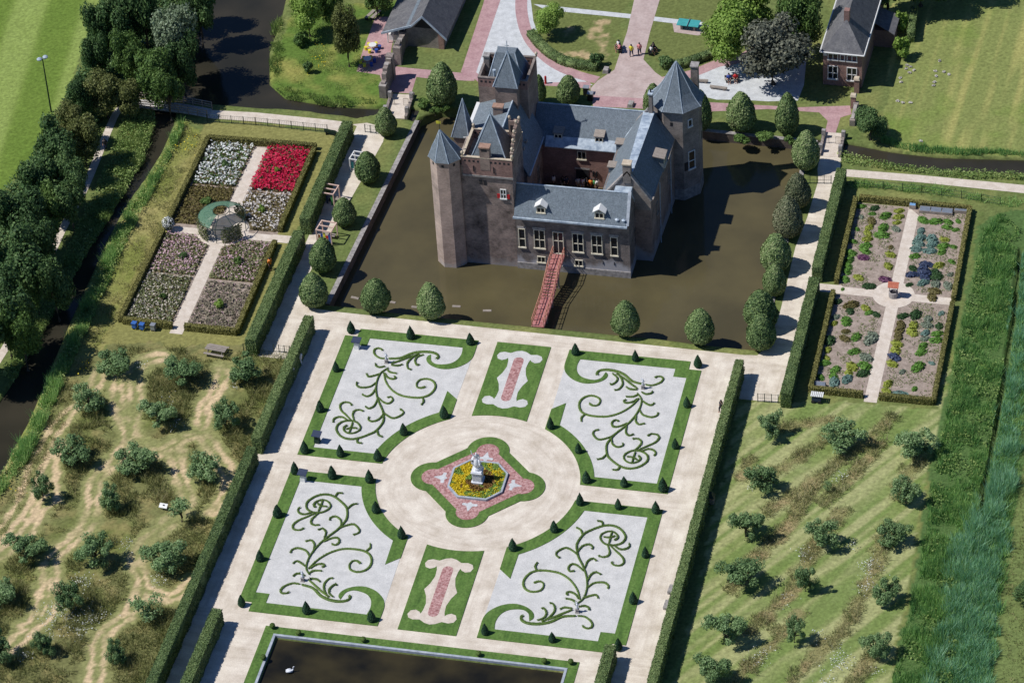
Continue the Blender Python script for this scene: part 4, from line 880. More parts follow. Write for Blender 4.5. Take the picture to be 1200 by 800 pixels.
for x, y, r, t in [(868,162,12,'under the yew by the log benches'),(895,160,13,'between the two yews on the far bank'),(925,163,9,'at the foot of the yew nearest the plaza bridge')]: tree('shrub', x, y, r, .6, f'green waterside bush {t}', 'bush', 'waterside_bush', 'waterside bushes on the far bank')
tree('shrub', 585, 116, 10, 1.6, 'tall shrub at the foot of the high keep on the far bank', 'shrub', 'shrub')
# ------------------------------------------------------------------ castle in the moat
CA = empty('castle', (0, 38, WZ), 'moated brick castle with blue slate roofs, crenellated towers and a red footbridge before its door', 'castle')
def cp(mb, name, mat, parent=None, **k):
    o = mb.build(name, MT[mat], parent or CA, **k); o.location = Vector((0, -38, -WZ)) if (parent is None or parent is CA) else (0, 0, 0); return o
def frame_pts(o, ang, pts):                  # local (u along wall, d outwards, z) -> world
    c, s = math.cos(ang), math.sin(ang)      # ang = direction of outward normal
    return [(o[0]+u*(-s)+d*c, o[1]+u*c+d*s, o[2]+z) for u, d, z in pts]
def wbox(mb, o, ang, u0, u1, d0, d1, z0, z1):
    P = frame_pts(o, ang, [(u0,d0,z0),(u1,d0,z0),(u1,d1,z0),(u0,d1,z0),(u0,d0,z1),(u1,d0,z1),(u1,d1,z1),(u0,d1,z1)])
    return mb.add(P, [(0,1,2,3),(7,6,5,4),(4,5,1,0),(5,6,2,1),(6,7,3,2),(7,4,0,3)])
SOUTH, EAST, WEST, SE = -math.pi/2, 0.0, math.pi, -math.pi/4
def window(parent, o, ang, w, h, cols=2, rows=2, mat='cream', split=.45, name='window', off=None, glass='dark_glass'):
    """frame with glazing bars standing in a reveal surround, dark panes set back inside it"""
    mb = MB(); t = .09; dd = .10
    wbox(mb, o, ang, -w/2, -w/2+t, .0, dd, 0, h); wbox(mb, o, ang, w/2-t, w/2, .0, dd, 0, h)
    wbox(mb, o, ang, -w/2+t, w/2-t, .0, dd, h-t, h); wbox(mb, o, ang, -w/2-.06, w/2+.06, .0, dd+.07, -.10, t*.6)
    for k in range(1, cols):
        u = -w/2+w*k/cols; wbox(mb, o, ang, u-.045, u+.045, .01, dd-.02, t*.6, h-t)
    for k in range(1, rows):
        z = h*(split if rows == 2 else k/rows); wbox(mb, o, ang, -w/2+t, w/2-t, .012, dd-.024, z-.045, z+.045)
    f = mb.build(name, MT[mat], parent)
    if parent is CA: f.location = (0, -38, -WZ)
    if off: f.location = off
    g = MB(); wbox(g, o, ang, -w/2+t*.5, w/2-t*.5, .004, .02, .04, h-t*.5); g.build('pane', MT[glass], f); return f
def extr_y(mb, prof, y0, y1):                # profile (x,z) swept along y
    n = len(prof); P = prof if area(prof) < 0 else prof[::-1]
    vs = [(x, y0, z) for x, z in P]+[(x, y1, z) for x, z in P]
    return mb.add(vs, [tuple(range(n-1, -1, -1)), tuple(range(n, 2*n))]+[(i, (i+1) % n, n+(i+1) % n, n+i) for i in range(n)])
def extr_x(mb, prof, x0, x1):                # profile (y,z) swept along x
    n = len(prof); P = prof if area(prof) > 0 else prof[::-1]
    vs = [(x0, y, z) for y, z in P]+[(x1, y, z) for y, z in P]
    return mb.add(vs, [tuple(range(n-1, -1, -1)), tuple(range(n, 2*n))]+[(i, (i+1) % n, n+(i+1) % n, n+i) for i in range(n)])
def recalc(o):
    import bmesh
    b = bmesh.new(); b.from_mesh(o.data); bmesh.ops.recalc_face_normals(b, faces=b.faces); b.to_mesh(o.data); b.free(); return o
B0 = WZ-1.2
MT['brick_front'] = M_brick('weathered_dark_brick', lin(102, 94, 90), lin(130, 118, 112), lin(150, 142, 138), (lin(186, 184, 188), 2.4, .9), blotch=.6)
MT['brick_block'] = M_brick('mottled_old_brick', lin(118, 104, 98), lin(146, 126, 118), lin(160, 148, 140), (lin(168, 164, 164), 1.6, .6), blotch=.75)
MT['brick_pale'] = M_brick('pale_pink_brick', lin(166, 140, 128), lin(194, 166, 152), lin(186, 172, 160), (lin(190, 186, 184), 1.4, .5), blotch=.35)
# --- front wing
FX0, FX1 = -4.02, 9.05
o = cp(MB().box(FX0, FX1, 38.0, 41.5, B0, 6.2), 'wall', 'brick_front'); o['label'] = 'grey brick front wing wall with tall cross windows'
o = cp(MB().box(FX0-.02, FX1+.02, 37.9, 37.998, B0, -.35), 'plinth', 'stone')
o = recalc(cp(extr_x(MB(), [(37.52, 6.42), (37.50, 6.34), (39.72, 9.34), (41.8, 6.6), (41.82, 6.68), (39.72, 9.5)], FX0, FX1-.30), 'roof', 'slate'))
o = recalc(cp(extr_x(MB(), [(38.01, 6.2), (39.72, 9.32), (41.5, 6.6), (41.5, 6.2)], FX1-.6, FX1-.01), 'gable', 'brick_front'))
o = recalc(cp(extr_x(MB(), [(37.62, 6.46), (39.72, 9.66), (41.7, 7.0), (41.6, 6.7), (39.72, 9.3), (37.75, 6.3)], FX1-.3, FX1+.06), 'gable_coping', 'coping'))
cp(MB().box(FX0-.1, FX1-.1, 37.34, 37.62, 6.20, 6.42), 'gutter', 'lead')
cp(MB().tube([(FX0, 39.72, 9.51), (FX1-.3, 39.72, 9.51)], .09, 6), 'ridge_lead', 'lead')
cp(MB().box(7.0, 8.9, 40.2, 41.38, 6.5, 9.12), 'valley_box', 'lead')
for x, z, w in ((-3.33, 1.83, .82), (-1.31, 1.9, 1.3), (3.12, 1.86, 1.3), (5.3, 1.87, 1.28), (7.28, 1.83, .86)):
    window(CA, (x, 38.0, z), SOUTH, w, 2.64, 1 if w < 1 else 2, 2)
    mb = MB(); wbox(mb, (x, 38.0, z), SOUTH, -w/2-.12, w/2+.12, 0, .05, 2.66, 2.92); cp(mb, 'window_lintel', 'stone')
for x in (-1.22, 3.1): window(CA, (x, 38.0, -.12), SOUTH, .98, .86, 2, 1)
f = window(CA, (.85, 38.0, 1.42), SOUTH, 1.26, 3.05, 2, 2, split=.58, name='door_frame')
mb = MB(); wbox(mb, (.85, 38.0, 1.42), SOUTH, -.5, .5, .022, .05, .03, 1.7); mb.build('door', MT['dark'], f)
for x in (2.6, 5.9, 7.2): 
    mb = MB(); mb.box(x-.03, x+.03, 37.93, 37.997, .45, .85); cp(mb, 'wall_anchor', 'black')
def dormer(x, y0, zb, w, h, d, roof, gabled):
    mb = MB(); mb.box(x-w/2, x+w/2, y0, y0+d, zb-.2, zb+h); b = cp(mb, 'dormer', 'cream' if gabled else 'slate')
    mr = MB()
    if gabled: extr_y(mr, [(x-w/2-.22, zb+h-.06), (x, zb+h+.42), (x+w/2+.22, zb+h-.06), (x+w/2+.2, zb+h+.06), (x, zb+h+.54), (x-w/2-.2, zb+h+.06)], y0-.22, y0+d+.3)
    else: extr_x(mr, [(y0-.14, zb+h), (y0-.14, zb+h+.1), (y0+d+.2, zb+h+.42), (y0+d+.2, zb+h+.3)], x-w/2-.12, x+w/2+.12)
    r = mr.build('dormer_roof', MT[roof], b); recalc(r)
    fw = window(b, (x, y0, zb), SOUTH, w*.94, h*.92, 2, 1, name='dormer_window')
dormer(-.95, 37.95, 7.0, 1.05, .8, 1.2, 'white', True); dormer(5.75, 37.95, 6.98, 1.1, .85, 1.2, 'white', True)
for x in (7.75, 8.5): cp(MB().lathe([(.16, 0), (.18, .2), (.26, .24), (.05, .38)], (x, 37.9, 6.8), 8), 'roof_vent', 'lead')
# --- east wing, splayed slightly, with gable to the garden and lead-capped ridge
EW = [(5.25, 41.45), (10.93, 41.42), (11.35, 53.3), (5.3, 53.3)]
cp(MB().prism(EW, B0, 7.3), 'wall', 'brick')
GZ = 10.85
def ewroof(): 
    mb = MB(); W0, W1 = (5.05, 41.8, 6.9), (5.1, 53.5, 6.9); E0, E1 = (11.02, 41.8, 7.45), (11.5, 53.4, 7.45)
    a0, a1 = (8.2, 41.8, GZ), (8.0, 53.4, GZ); b0, b1 = (8.85, 41.8, GZ), (9.15, 53.4, GZ)
    lo = lambda p: (p[0], p[1], p[2]-.2)
    vs = [W0, a0, b0, E0, W1, a1, b1, E1]+[lo(p) for p in (W0, a0, b0, E0, W1, a1, b1, E1)]
    return mb.add(vs, [(0,1,5,4),(1,2,6,5),(2,3,7,6),(8,12,13,9),(9,13,14,10),(10,14,15,11),(0,8,9,1),(1,9,10,2),(2,10,11,3),(4,5,13,12),(5,6,14,13),(6,7,15,14),(0,4,12,8),(3,11,15,7)])
recalc(cp(ewroof(), 'roof', 'slate'))
cp(MB().add([(8.12, 41.9, GZ+.03), (8.91, 41.9, GZ+.03), (9.21, 53.6, GZ+.03), (7.92, 53.6, GZ+.03), (8.12, 41.9, GZ-.04), (8.91, 41.9, GZ-.04), (9.21, 53.6, GZ-.04), (7.92, 53.6, GZ-.04)], [(0,1,2,3),(7,6,5,4),(0,4,5,1),(1,5,6,2),(2,6,7,3),(3,7,4,0)]), 'ridge_lead', 'lead')
for i in range(9):
    y = 42.6+i*1.25; cp(MB().box(8.12, 9.0, y-.03, y+.03, GZ+.032, GZ+.07), 'lead_roll', 'lead')
recalc(cp(extr_y(MB(), [(5.25, 7.2), (8.35, GZ+.25), (10.93, 7.4), (10.93, 6.0), (5.25, 6.0)], 41.40, 41.75), 'gable', 'brick_grey'))
recalc(cp(extr_y(MB(), [(5.05, 7.15), (8.35, GZ+.48), (11.05, 7.45), (10.9, 7.25), (8.35, GZ+.24), (5.2, 7.0)], 41.3, 41.85), 'gable_coping', 'stone'))
recalc(cp(extr_y(MB(), [(5.3, 7.2), (8.4, GZ+.25), (11.4, 7.4), (11.4, 6.0), (5.3, 6.0)], 53.3, 53.6), 'gable', 'brick_grey'))
recalc(cp(extr_y(MB(), [(5.2, 7.3), (8.4, GZ+.5), (11.55, 7.5), (11.4, 7.3), (8.4, GZ+.26), (5.3, 7.1)], 53.25, 53.7), 'gable_coping', 'stone'))
def chimney(x0, x1, y0, y1, z0, z1, mat='brick_grey', cap='lead'):
    c = cp(MB().box(x0, x1, y0, y1, z0, z1), 'chimney', mat); MB().box(x0-.08, x1+.08, y0-.08, y1+.08, z1, z1+.16).build('cap', MT[cap], c); return c
chimney(7.85, 8.75, 41.3, 42.1, 9.6, 12.1, cap='sandstone'); chimney(8.6, 9.0, 53.2, 53.9, 9.6, 13.4)
cp(MB().tube([(8.8, 53.55, 13.4), (8.8, 53.55, 14.0)], .09, 6), 'chimney_pot', 'black')
cp(MB().box(10.98, 11.2, 41.6, 47.1, 7.28, 7.46), 'gutter', 'wood'); cp(MB().box(11.2, 11.5, 48.9, 53.2, 7.28, 7.46), 'gutter', 'wood')
b = cp(MB().box(9.9, 11.32, 47.3, 48.7, 7.1, 9.0), 'dormer', 'slate'); recalc(extr_y(MB(), [(9.3, 9.35), (11.5, 9.02), (11.5, 9.12), (9.3, 9.47)], 47.1, 48.9).build('dormer_roof', MT['wood'], b))
window(b, (11.32, 48.0, 7.7), EAST, 1.1, 1.2, 2, 1, name='dormer_window')
for y in (44.2, 50.2):
    window(CA, (10.93+(y-41.4)*.035+.0, y, 3.6), EAST, .75, 1.5, 2, 2, 'wood'); 
for y in (45.0, 50.6): cp(MB().tube([(11.16+(y-41.4)*.035, y, 7.3), (11.12+(y-41.4)*.035, y, -1.2)], .06, 6), 'downpipe', 'lead')
for x, y in ((5.5, 51.0), (5.5, 46.5)):
    b = cp(MB().box(x-.3, x+.9, y-.5, y+.5, 6.9, 8.1), 'dormer', 'slate'); MB().box(x-.45, x+1.0, y-.6, y+.6, 8.1, 8.22).build('dormer_roof', MT['wood'], b)
# --- back wing with the gate to the courtyard
o = cp(MB().box(-4.7, 5.26, 51.0, 57.2, B0, 6.8), 'wall', 'brick_red'); o['label'] = 'red brick courtyard wall with a dark gateway'
cp(MB().box(5.32, 10.6, 53.65, 57.1, B0, 6.9), 'wall', 'brick')
recalc(cp(extr_x(MB(), [(50.75, 6.86), (50.75, 6.98), (54.1, 10.38), (57.5, 6.9), (57.5, 6.8), (54.1, 10.2)], -4.7, 9.4), 'roof', 'slate'))
cp(MB().tube([(-4.6, 54.1, 10.4), (8.6, 54.1, 10.4)], .09, 6), 'ridge_lead', 'lead')
recalc(cp(extr_x(MB(), [(50.55, 6.80), (50.55, 6.90), (51.45, 7.80), (51.52, 7.76)], -3.2, 5.2), 'eave_lead', 'lead'))
cp(MB().tube([(5.25, 51.2, 7.2), (7.9, 53.9, 10.42)], .09, 6), 'valley_lead', 'lead')
for x in (-1.75, 3.05): dormer(x, 51.35, 7.5, 1.0, .78, 1.3, 'wood', False)
window(CA, (1.0, 51.0, 5.15), SOUTH, 1.05, 1.15, 2, 1)
gt = cp(MB().box(.25, 1.75, 50.95, 50.995, 1.3, 3.7), 'gateway', 'dark'); MB().box(.1, 1.9, 50.92, 50.948, 3.7, 3.95).build('lintel', MT['stone'], gt)
cp(MB().box(2.2, 2.35, 50.8, 50.99, 2.9, 3.6), 'wall_lamp', 'black'); cp(MB().box(2.6, 2.75, 50.8, 50.99, 2.9, 3.6), 'wall_lamp', 'black')
cp(MB().box(-3.6, 5.3, 41.45, 51.0, B0, 1.3), 'courtyard_floor', 'soil_dark')
# --- west wing: steep east slope, low west slope
cp(MB().box(-10.4, -3.7, 43.5, 51.2, B0, 7.6), 'wall', 'brick_block')
cp(MB().box(-10.4, -6.9, 43.55, 50.3, 7.6, 12.3), 'wall', 'brick_block')
recalc(cp(extr_y(MB(), [(-10.6, 12.3), (-10.6, 12.42), (-6.25, 14.05), (-3.42, 7.7), (-3.5, 7.55), (-6.3, 13.8)], 43.4, 51.7), 'roof', 'slate'))
recalc(cp(extr_y(MB(), [(-6.9, 7.6), (-6.9, 13.5), (-6.3, 13.75), (-3.7, 7.6)], 43.45, 43.6), 'gable', 'brick_block'))
cp(MB().box(-10.85, -10.45, 43.4, 50.3, 12.36, 12.5), 'gutter', 'white'); cp(MB().tube([(-6.25, 43.4, 14.08), (-6.25, 50.4, 14.08)], .11, 6), 'ridge_lead', 'lead')
cp(MB().tube([(-3.42, 43.6, 7.72), (-3.42, 51.2, 7.72)], .09, 6), 'gutter', 'lead')
for y in (45.2, 46.6): cp(MB().box(-4.9, -4.25, y-.25, y+.25, 10.15, 10.45), 'roof_hatch', 'wood')
chimney(-8.05, -6.95, 46.7, 47.4, 12.2, 14.5, 'brick', 'tile_top')
for y in (45.6, 48.6): window(CA, (-3.7, y, 3.2), EAST, 1.0, 1.9, 2, 2, 'wood')
# --- parapets with round openings
def parapet(x0, x1, y0, y1, zb, zt, mat, cop, sides='NESW', t=.22, holes=True):
    mb = MB(); mc = MB(); mh = []
    seg = {'S': (x0, x1, y0, y0+t), 'N': (x0, x1, y1-t, y1), 'W': (x0, x0+t, y0+t, y1-t), 'E': (x1-t, x1, y0+t, y1-t)}
    for s in sides:
        a, b, c, d = seg[s]; mb.box(a, b, c, d, zb, zt); mc.box(a-.04 if s != 'E' else a-.03, b+.04 if s != 'W' else b+.03, c-.04 if s in 'SN' else c+.045, d+.04 if s in 'SN' else d-.045, zt, zt+.09)
        if holes:
            n = int(max(b-a, d-c)/.52)
            for k in range(n):
                if s in 'SN': u = a+.4+(b-a-.8)*k/(n-1); mh.append(MB().box(u-.12, u+.12, c-.012, d+.012, zt-.62, zt-.34))
                else: u = c+.15+(d-c-.3)*k/(n-1); mh.append(MB().box(a-.012, b+.012, u-.12, u+.12, zt-.62, zt-.34))
    p = cp(mb, 'parapet', mat); mc.build('coping', MT[cop], p)
    for q in mh: q.build('opening', MT['dark'], p)
    return p
def finial(x, y, z): 
    mb = MB(); mb.lathe([(.13, 0), (.09, .18), (.17, .3), (.19, .42), (.12, .55), (.03, .62)], (x, y, z), 8); cp(mb, 'finial', 'sandstone', smooth=True)
# --- front tower block
BX0, BX1, BY0, BY1, BZ = -9.75, -4.06, 38.1, 43.5, 13.8
o = cp(MB().box(BX0-.7, BX1, BY0, BY1, B0, 12.6), 'wall', 'brick_block'); o['label'] = 'tall mottled brick front tower wall'
cp(MB().box(BX0+.1, BX1+.1, BY0-.12, BY0-.003, 11.45, 12.6), 'corbel_band', 'brick_red'); cp(MB().box(BX0+.05, BX1+.14, BY0-.18, BY0-.004, 11.22, 11.45), 'string_course', 'stone')
parapet(BX0, BX1+.1, BY0-.12, BY1, 12.6, BZ, 'brick_red', 'sandstone')
recalc(cp(MB().pyramid([(BX0+.7, BY0+.6, 12.62), (BX1-.6, BY0+.6, 12.62), (BX1-.6, BY1-.6, 12.62), (BX0+.7, BY1-.6, 12.62)], (-6.9, 41.0, 17.75)), 'roof', 'slate'))
for a in ((BX0+.7, BY0+.6), (BX1-.6, BY0+.6), (BX1-.6, BY1-.6), (BX0+.7, BY1-.6)): cp(MB().tube([(a[0], a[1], 12.65), (-6.9, 41.0, 17.8)], .07, 5), 'hip_lead', 'lead')
cp(MB().tube([(-6.9, 41, 17.6), (-6.9, 41, 18.6)], [.09, .02], 6), 'spike', 'lead')
chimney(-7.62, -6.5, 37.95, 38.7, 12.2, 15.2, 'brick', 'tile_top'); cp(MB().box(-7.4, -6.75, 37.935, 38.72, 14.75, 15.05), 'chimney_opening', 'dark')
for x, y in ((BX0, BY0), (BX1, BY0), (BX0+.1, BY1-.1)): finial(x+.1, y, BZ+.13)
mb = MB()
for i, (a, b, z) in enumerate(((38.6, 43.2, 14.4), (39.3, 42.9, 15.1), (40.0, 42.6, 15.8), (40.7, 42.3, 16.3))): mb.box(BX1-.25+.002*i, BX1+.12+.002*i, a, b, 12.6 if i == 0 else (14.4, 15.1, 15.8)[i-1], z)
cp(mb, 'stepped_gable', 'brick'); 
mb = MB(); mb.box(-5.2, -3.95, 42.32, 42.75, 12.6, 16.1); cp(mb, 'stepped_gable', 'brick')
for x, y, z in ((-5.1, 42.5, 16.1), (-4.0, 42.5, 16.1), (-4.1, 41.5, 16.3), (-4.1, 40.3, 15.8), (-4.1, 39.6, 15.1), (-4.1, 38.9, 14.4)): finial(x, y, z)
mb = MB(); mb.box(-5.0, -4.2, 42.30, 42.318, 14.6, 15.5); cp(mb, 'opening', 'dark')
fw = window(CA, (-5.2, BY0, 8.4), SOUTH, .72, 1.3, 2, 2, 'white')
for s in (-1, 1):
    mb = MB(); mb.box(-5.2+s*.55-.17, -5.2+s*.55+.17, BY0-.07, BY0-.01, 8.4, 9.0); mb.build('shutter', MT['red'], fw)
cp(MB().box(-7.9, -7.55, BY0-.03, BY0-.002, 10.1, 10.7), 'opening', 'dark'); cp(MB().box(-7.4, -7.05, BY0-.03, BY0-.002, 10.05, 10.65), 'opening', 'dark')
for x in (-8.4, -6.1): cp(MB().box(x-.05, x+.05, BY0-.2, BY0-.121, 11.9, 12.7), 'downspout', 'black')
# --- octagonal stair turret
def octa(c, ap, z0, z1, n=8, rot=math.pi/8):
    R = ap/math.cos(math.pi/n); return [(c[0]+R*math.cos(rot+2*math.pi*k/n), c[1]+R*math.sin(rot+2*math.pi*k/n)) for k in range(n)]
def spire(oc, c, prof, name, mat, apex_off=(0, 0)):
    """ridged spire with a flared foot; prof = (scale, z)"""
    n = len(oc); vs = []; zt = prof[-1][1]; z0 = prof[0][1]
    for s, z in prof:
        k = (z-z0)/(zt-z0); vs += [(c[0]+(x-c[0])*s+apex_off[0]*k, c[1]+(y-c[1])*s+apex_off[1]*k, z) for x, y in oc]
    fs = [(i*n+k, i*n+(k+1) % n, (i+1)*n+(k+1) % n, (i+1)*n+k) for i in range(len(prof)-1) for k in range(n)]+[tuple(range(n-1, -1, -1)), tuple(range((len(prof)-1)*n, len(prof)*n))]
    o = cp(MB().add(vs, fs), name, mat)
    mb = MB()
    for k in range(n): mb.tube([vs[i*n+k] for i in range(len(prof))], .05, 5)
    mb.build('hip_lead', MT['lead'], o); return o
tc = (-11.65, 38.5); oc = octa(tc, 1.68, 0, 0)
o = cp(MB().prism(oc, B0, 13.6), 'turret', 'brick_pale'); o['label'] = 'octagonal brick stair turret'
spire(octa(tc, 1.86, 0, 0), tc, [(1, 13.6), (.86, 14.1), (.45, 15.4), (.03, 16.9)], 'turret_roof', 'slate', (-.45, -.1))
v = cp(MB().tube([(-12.1, 38.4, 16.8), (-12.1, 38.4, 18.3)], .035, 5), 'weather_vane', 'iron'); MB().box(-12.45, -11.95, 38.38, 38.42, 17.75, 18.1).build('flag', MT['yellow'], v)
for k, zz in ((-90, 12.9), (-45, 12.9), (-135, 12.9)):
    a = math.radians(k); mb = MB(); wbox(mb, (tc[0]+1.68*math.cos(a), tc[1]+1.68*math.sin(a), zz), a, -.14, .14, 0, .02, 0, .34); cp(mb, 'opening', 'dark')
# --- small square turret behind
o = cp(MB().box(-12.05, -10.4, 43.6, 45.4, B0, 12.3), 'turret', 'brick')
recalc(cp(MB().pyramid([(-12.25, 43.4, 12.3), (-10.2, 43.4, 12.3), (-10.2, 45.6, 12.3), (-12.25, 45.6, 12.3)], (-10.95, 44.6, 16.9)), 'turret_roof', 'slate'))
for a in ((-12.25, 43.4), (-10.2, 43.4), (-10.2, 45.6), (-12.25, 45.6)): cp(MB().tube([(a[0], a[1], 12.33), (-10.95, 44.6, 16.95)], .06, 5), 'hip_lead', 'lead')
# --- keep
KX0, KX1, KY0, KY1, KZ = -10.5, -4.75, 50.2, 55.15, 16.0
o = cp(MB().box(KX0, KX1, KY0, KY1, B0, 14.8), 'wall', 'brick'); o['label'] = 'high keep wall'
parapet(KX0, KX1, KY0, KY1, 14.8, KZ, 'brick_red', 'brick_grey')
mb = MB(); a = [(KX0+.9, KY0+.5, 14.9), (KX1-.6, KY0+.5, 14.9), (KX1-.6, KY1-.5, 14.9), (KX0+.9, KY1-.5, 14.9)]; b = [(-8.7, 52.2, 18.3), (-6.5, 52.2, 18.3), (-6.5, 53.4, 18.3), (-8.7, 53.4, 18.3)]
mb.add(a+b, [(i, (i+1) % 4, 4+(i+1) % 4, 4+i) for i in range(4)]+[(4, 5, 6, 7), (3, 2, 1, 0)]); recalc(cp(mb, 'roof', 'slate'))
for i in range(4): cp(MB().tube([a[i], b[i]], .07, 5), 'hip_lead', 'lead')
cp(MB().box(-8.25, -5.7, 48.9, 50.25, 9, 15.9), 'turret', 'brick'); 
recalc(cp(MB().pyramid([(-8.42, 48.72, 15.9), (-5.55, 48.72, 15.9), (-5.55, 51.6, 15.9), (-8.42, 51.6, 15.9)], (-6.85, 50.2, 19.9)), 'turret_roof', 'slate'))
for p in ((-8.42, 48.72), (-5.55, 48.72), (-5.55, 51.6), (-8.42, 51.6)): cp(MB().tube([(p[0], p[1], 15.93), (-6.85, 50.2, 19.95)], .07, 5), 'hip_lead', 'lead')
cp(MB().tube([(-6.85, 50.2, 19.8), (-6.85, 50.2, 21.4)], .04, 5), 'spike', 'lead'); mb = MB(); mb.box(-7.1, -6.6, 50.18, 50.22, 20.7, 20.76); mb.box(-6.88, -6.82, 50.05, 50.35, 21.0, 21.06); cp(mb, 'weather_vane', 'lead')
chimney(-10.4, -9.8, 52.9, 53.6, 14.5, 17.0, 'brick_grey', 'stone'); cp(MB().lathe([(.15, 14.6), (.15, 16.5), (.2, 16.55), (.2, 16.75)], (-8.7, 50.9, 0), 8), 'flue', 'lead')
mb = MB(); wbox(mb, (-7.0, 48.9, 12.3), SOUTH, -.22, .22, 0, .02, 0, .5); cp(mb, 'opening', 'dark'); finial(KX1, KY1, KZ+.1)
# --- north-east octagonal tower
tc = (11.35, 56.0); oc = octa(tc, 2.66, 0, 0)
o = cp(MB().prism(oc, B0, 11.35), 'tower', 'brick_grey'); o['label'] = 'octagonal grey corner tower with a tall spire'
cp(MB().prism(octa(tc, 2.78, 0, 0), B0, .3, .12), 'plinth', 'stone')
spire(octa(tc, 3.0, 0, 0), tc, [(1, 11.3), (.82, 11.9), (.62, 12.8), (.38, 14.2), (.18, 15.4), (.02, 16.35)], 'tower_roof', 'slate')
f5 = lambda u, z, a: (tc[0]+2.66*math.cos(a)-u*math.sin(a), tc[1]+2.66*math.sin(a)+u*math.cos(a), z)
w_ = window(CA, f5(-.1, 8.9, SE), SE, .6, 1.0, 1, 1, 'white'); w_ = window(CA, f5(.0, 2.9, SE), SE, .95, 2.5, 1, 2, 'white')
mb = MB(); wbox(mb, f5(-.75, 2.9, SE), SE, -.25, .25, .02, .07, 0, 1.15); mb.build('shutter', MT['dark'], w_)
for z in (5.4, 7.6): mb = MB(); wbox(mb, f5(.6, z, EAST), EAST, -.2, .2, 0, .02, 0, 1.1); cp(mb, 'opening', 'dark')
mb = MB(); wbox(mb, f5(-.2, 9.2, SOUTH), SOUTH, -.15, .15, 0, .02, 0, .5); cp(mb, 'opening', 'dark')
chimney(12.7, 13.5, 57.6, 58.5, 10.5, 14.6, 'brick_grey', 'stone')
for o in CA.children:                        # walls carry their relief in local space of the castle
    pass
# ------------------------------------------------------------------ red footbridge
FB = empty('footbridge', (.85, 26.6, 0), 'faded red wooden footbridge with stairs from the near bank up to the castle door', 'footbridge')
def fb(mb, name, mat): o = mb.build(name, MT[mat], FB); o.location = (-.85, -26.6, 0); return o
x0, x1 = .2, 1.5
path = [(26.2, .18), (31.6, .18), (35.2, 1.34), (37.98, 1.34)]
fb(MB().box(x0, x1, 26.2, 31.6, .06, .18), 'deck', 'bridge_red'); fb(MB().box(x0, x1, 35.2, 37.88, 1.22, 1.34), 'landing', 'bridge_red')
mb = MB()
for i in range(9): mb.box(x0, x1, 31.62+i*.4, 31.62+i*.4+.36, .18+(i+1)*.122-.06, .18+(i+1)*.122)
fb(mb, 'stair_treads', 'bridge_red')
for s, x in (('l', x0), ('r', x1)):
    mb = MB(); mb.tube([(x, y, z-.08) for y, z in path], .09, 4); fb(mb, 'stringer', 'bridge_red')
    mb = MB(); mb.tube([(x, y, z+1.0) for y, z in path], .055, 6); mb.tube([(x, y, z+.55) for y, z in path], .035, 6)
    for k in range(13):
        y = 26.3+k*.96; z = np.interp(y, [p[0] for p in path], [p[1] for p in path]); mb.box(x-.04, x+.04, y-.04, y+.04, z-.1, z+1.0)
    fb(mb, 'railing', 'bridge_rail')
for y in (28.6, 31.4, 34.9):
    for x in (x0+.12, x1-.12): fb(MB().box(x-.08, x+.08, y-.08, y+.08, -2.3, np.interp(y, [p[0] for p in path], [p[1] for p in path])-.12), 'post', 'wood')
# ------------------------------------------------------------------ flower garden (left)
def stuff_leaves(name, poly, dens, h0, h1, sz, mat, nz=1.0, keep=None):
    x, y = scatter(poly, dens)
    if keep is not None: m = keep(x, y); x, y = x[m], y[m]
    P = np.stack([x, y, rng.uniform(h0, h1, len(x))], 1)
    V, F = leaves(P, np.tile([0, 0, nz], (len(x), 1)), rng.uniform(.6, 1.4, len(x))*sz, .7, .6)
    return tag(link(name, fast_mesh(name, V, F, MT[mat])), kind='stuff')
sheet('flower_bed_soil', [(-45.4, 20.2), (-32.4, 20.2), (-32.6, 54.9), (-45.3, 54.7)], .008, 'soil')
PXC = -38.95
sheet('garden_path', [(PXC-.75, 19.0), (PXC+.75, 19.0), (PXC+.7, 54.6), (PXC-.7, 54.6)], .020, 'path')
sheet('garden_path', [(-45.2, 37.0), (-29.2, 36.9), (-29.2, 38.2), (-45.2, 38.1)], .024, 'path')
sheet('garden_path', arc(3.1, 0, 340, 20, (-39.0, 38.2)), .028, 'path')
XL, XR = (-45.2, PXC-.9), (PXC+.9, -32.75)
def bed(x0, x1, y0, y1): return [(x0, y0), (x1, y0), (x1, y1), (x0, y1)]
notch = lambda x, y: np.hypot(x+39.0, y-38.2) > 3.3
def flowers(name, b, leaf, ldens, flower, fdens, fsz, hl=.35, clump=None, gap=.0):
    sheet('bed_soil', b, .016, 'soil_dark' if leaf != 'mauve_leaf' else 'soil')
    if leaf: stuff_leaves(name+'_foliage', b, ldens, .05, hl, .13, leaf, keep=lambda x, y: notch(x, y) & (fbm(x*3, y*3, 1.4) > gap))
    if flower: stuff_leaves(name, b, fdens, hl*.7, hl*1.5, fsz, flower, keep=lambda x, y: notch(x, y) & ((fbm(x*3+5, y*3, 1.1) > clump) if clump else (x > -1e9)))
flowers('white_flowers', bed(XL[0]+.1, XL[1], 46.4, 54.6), 'mid_tree', 30, 'white_flower', 26, .15, .4, .42)
flowers('crimson_roses', bed(XR[0], XR[1], 46.2, 54.7), 'dark_tree', 12, 'red_flower', 46, .15, .45, .30)
flowers('brown_bed_plants', bed(XL[0], XL[1], 38.7, 46.1), 'brown_leaf', 60, None, 0, .1, .35)
flowers('grey_white_flowers', bed(XR[0], XR[1], 38.7, 45.9), 'brown_leaf', 20, 'grey_flower', 20, .14, .4, .38)
flowers('pink_flowers', bed(XL[0], XL[1]-.1, 29.4, 36.5), 'rose_leaf', 46, 'pink_flower', 26, .11, .4, .33, .25)
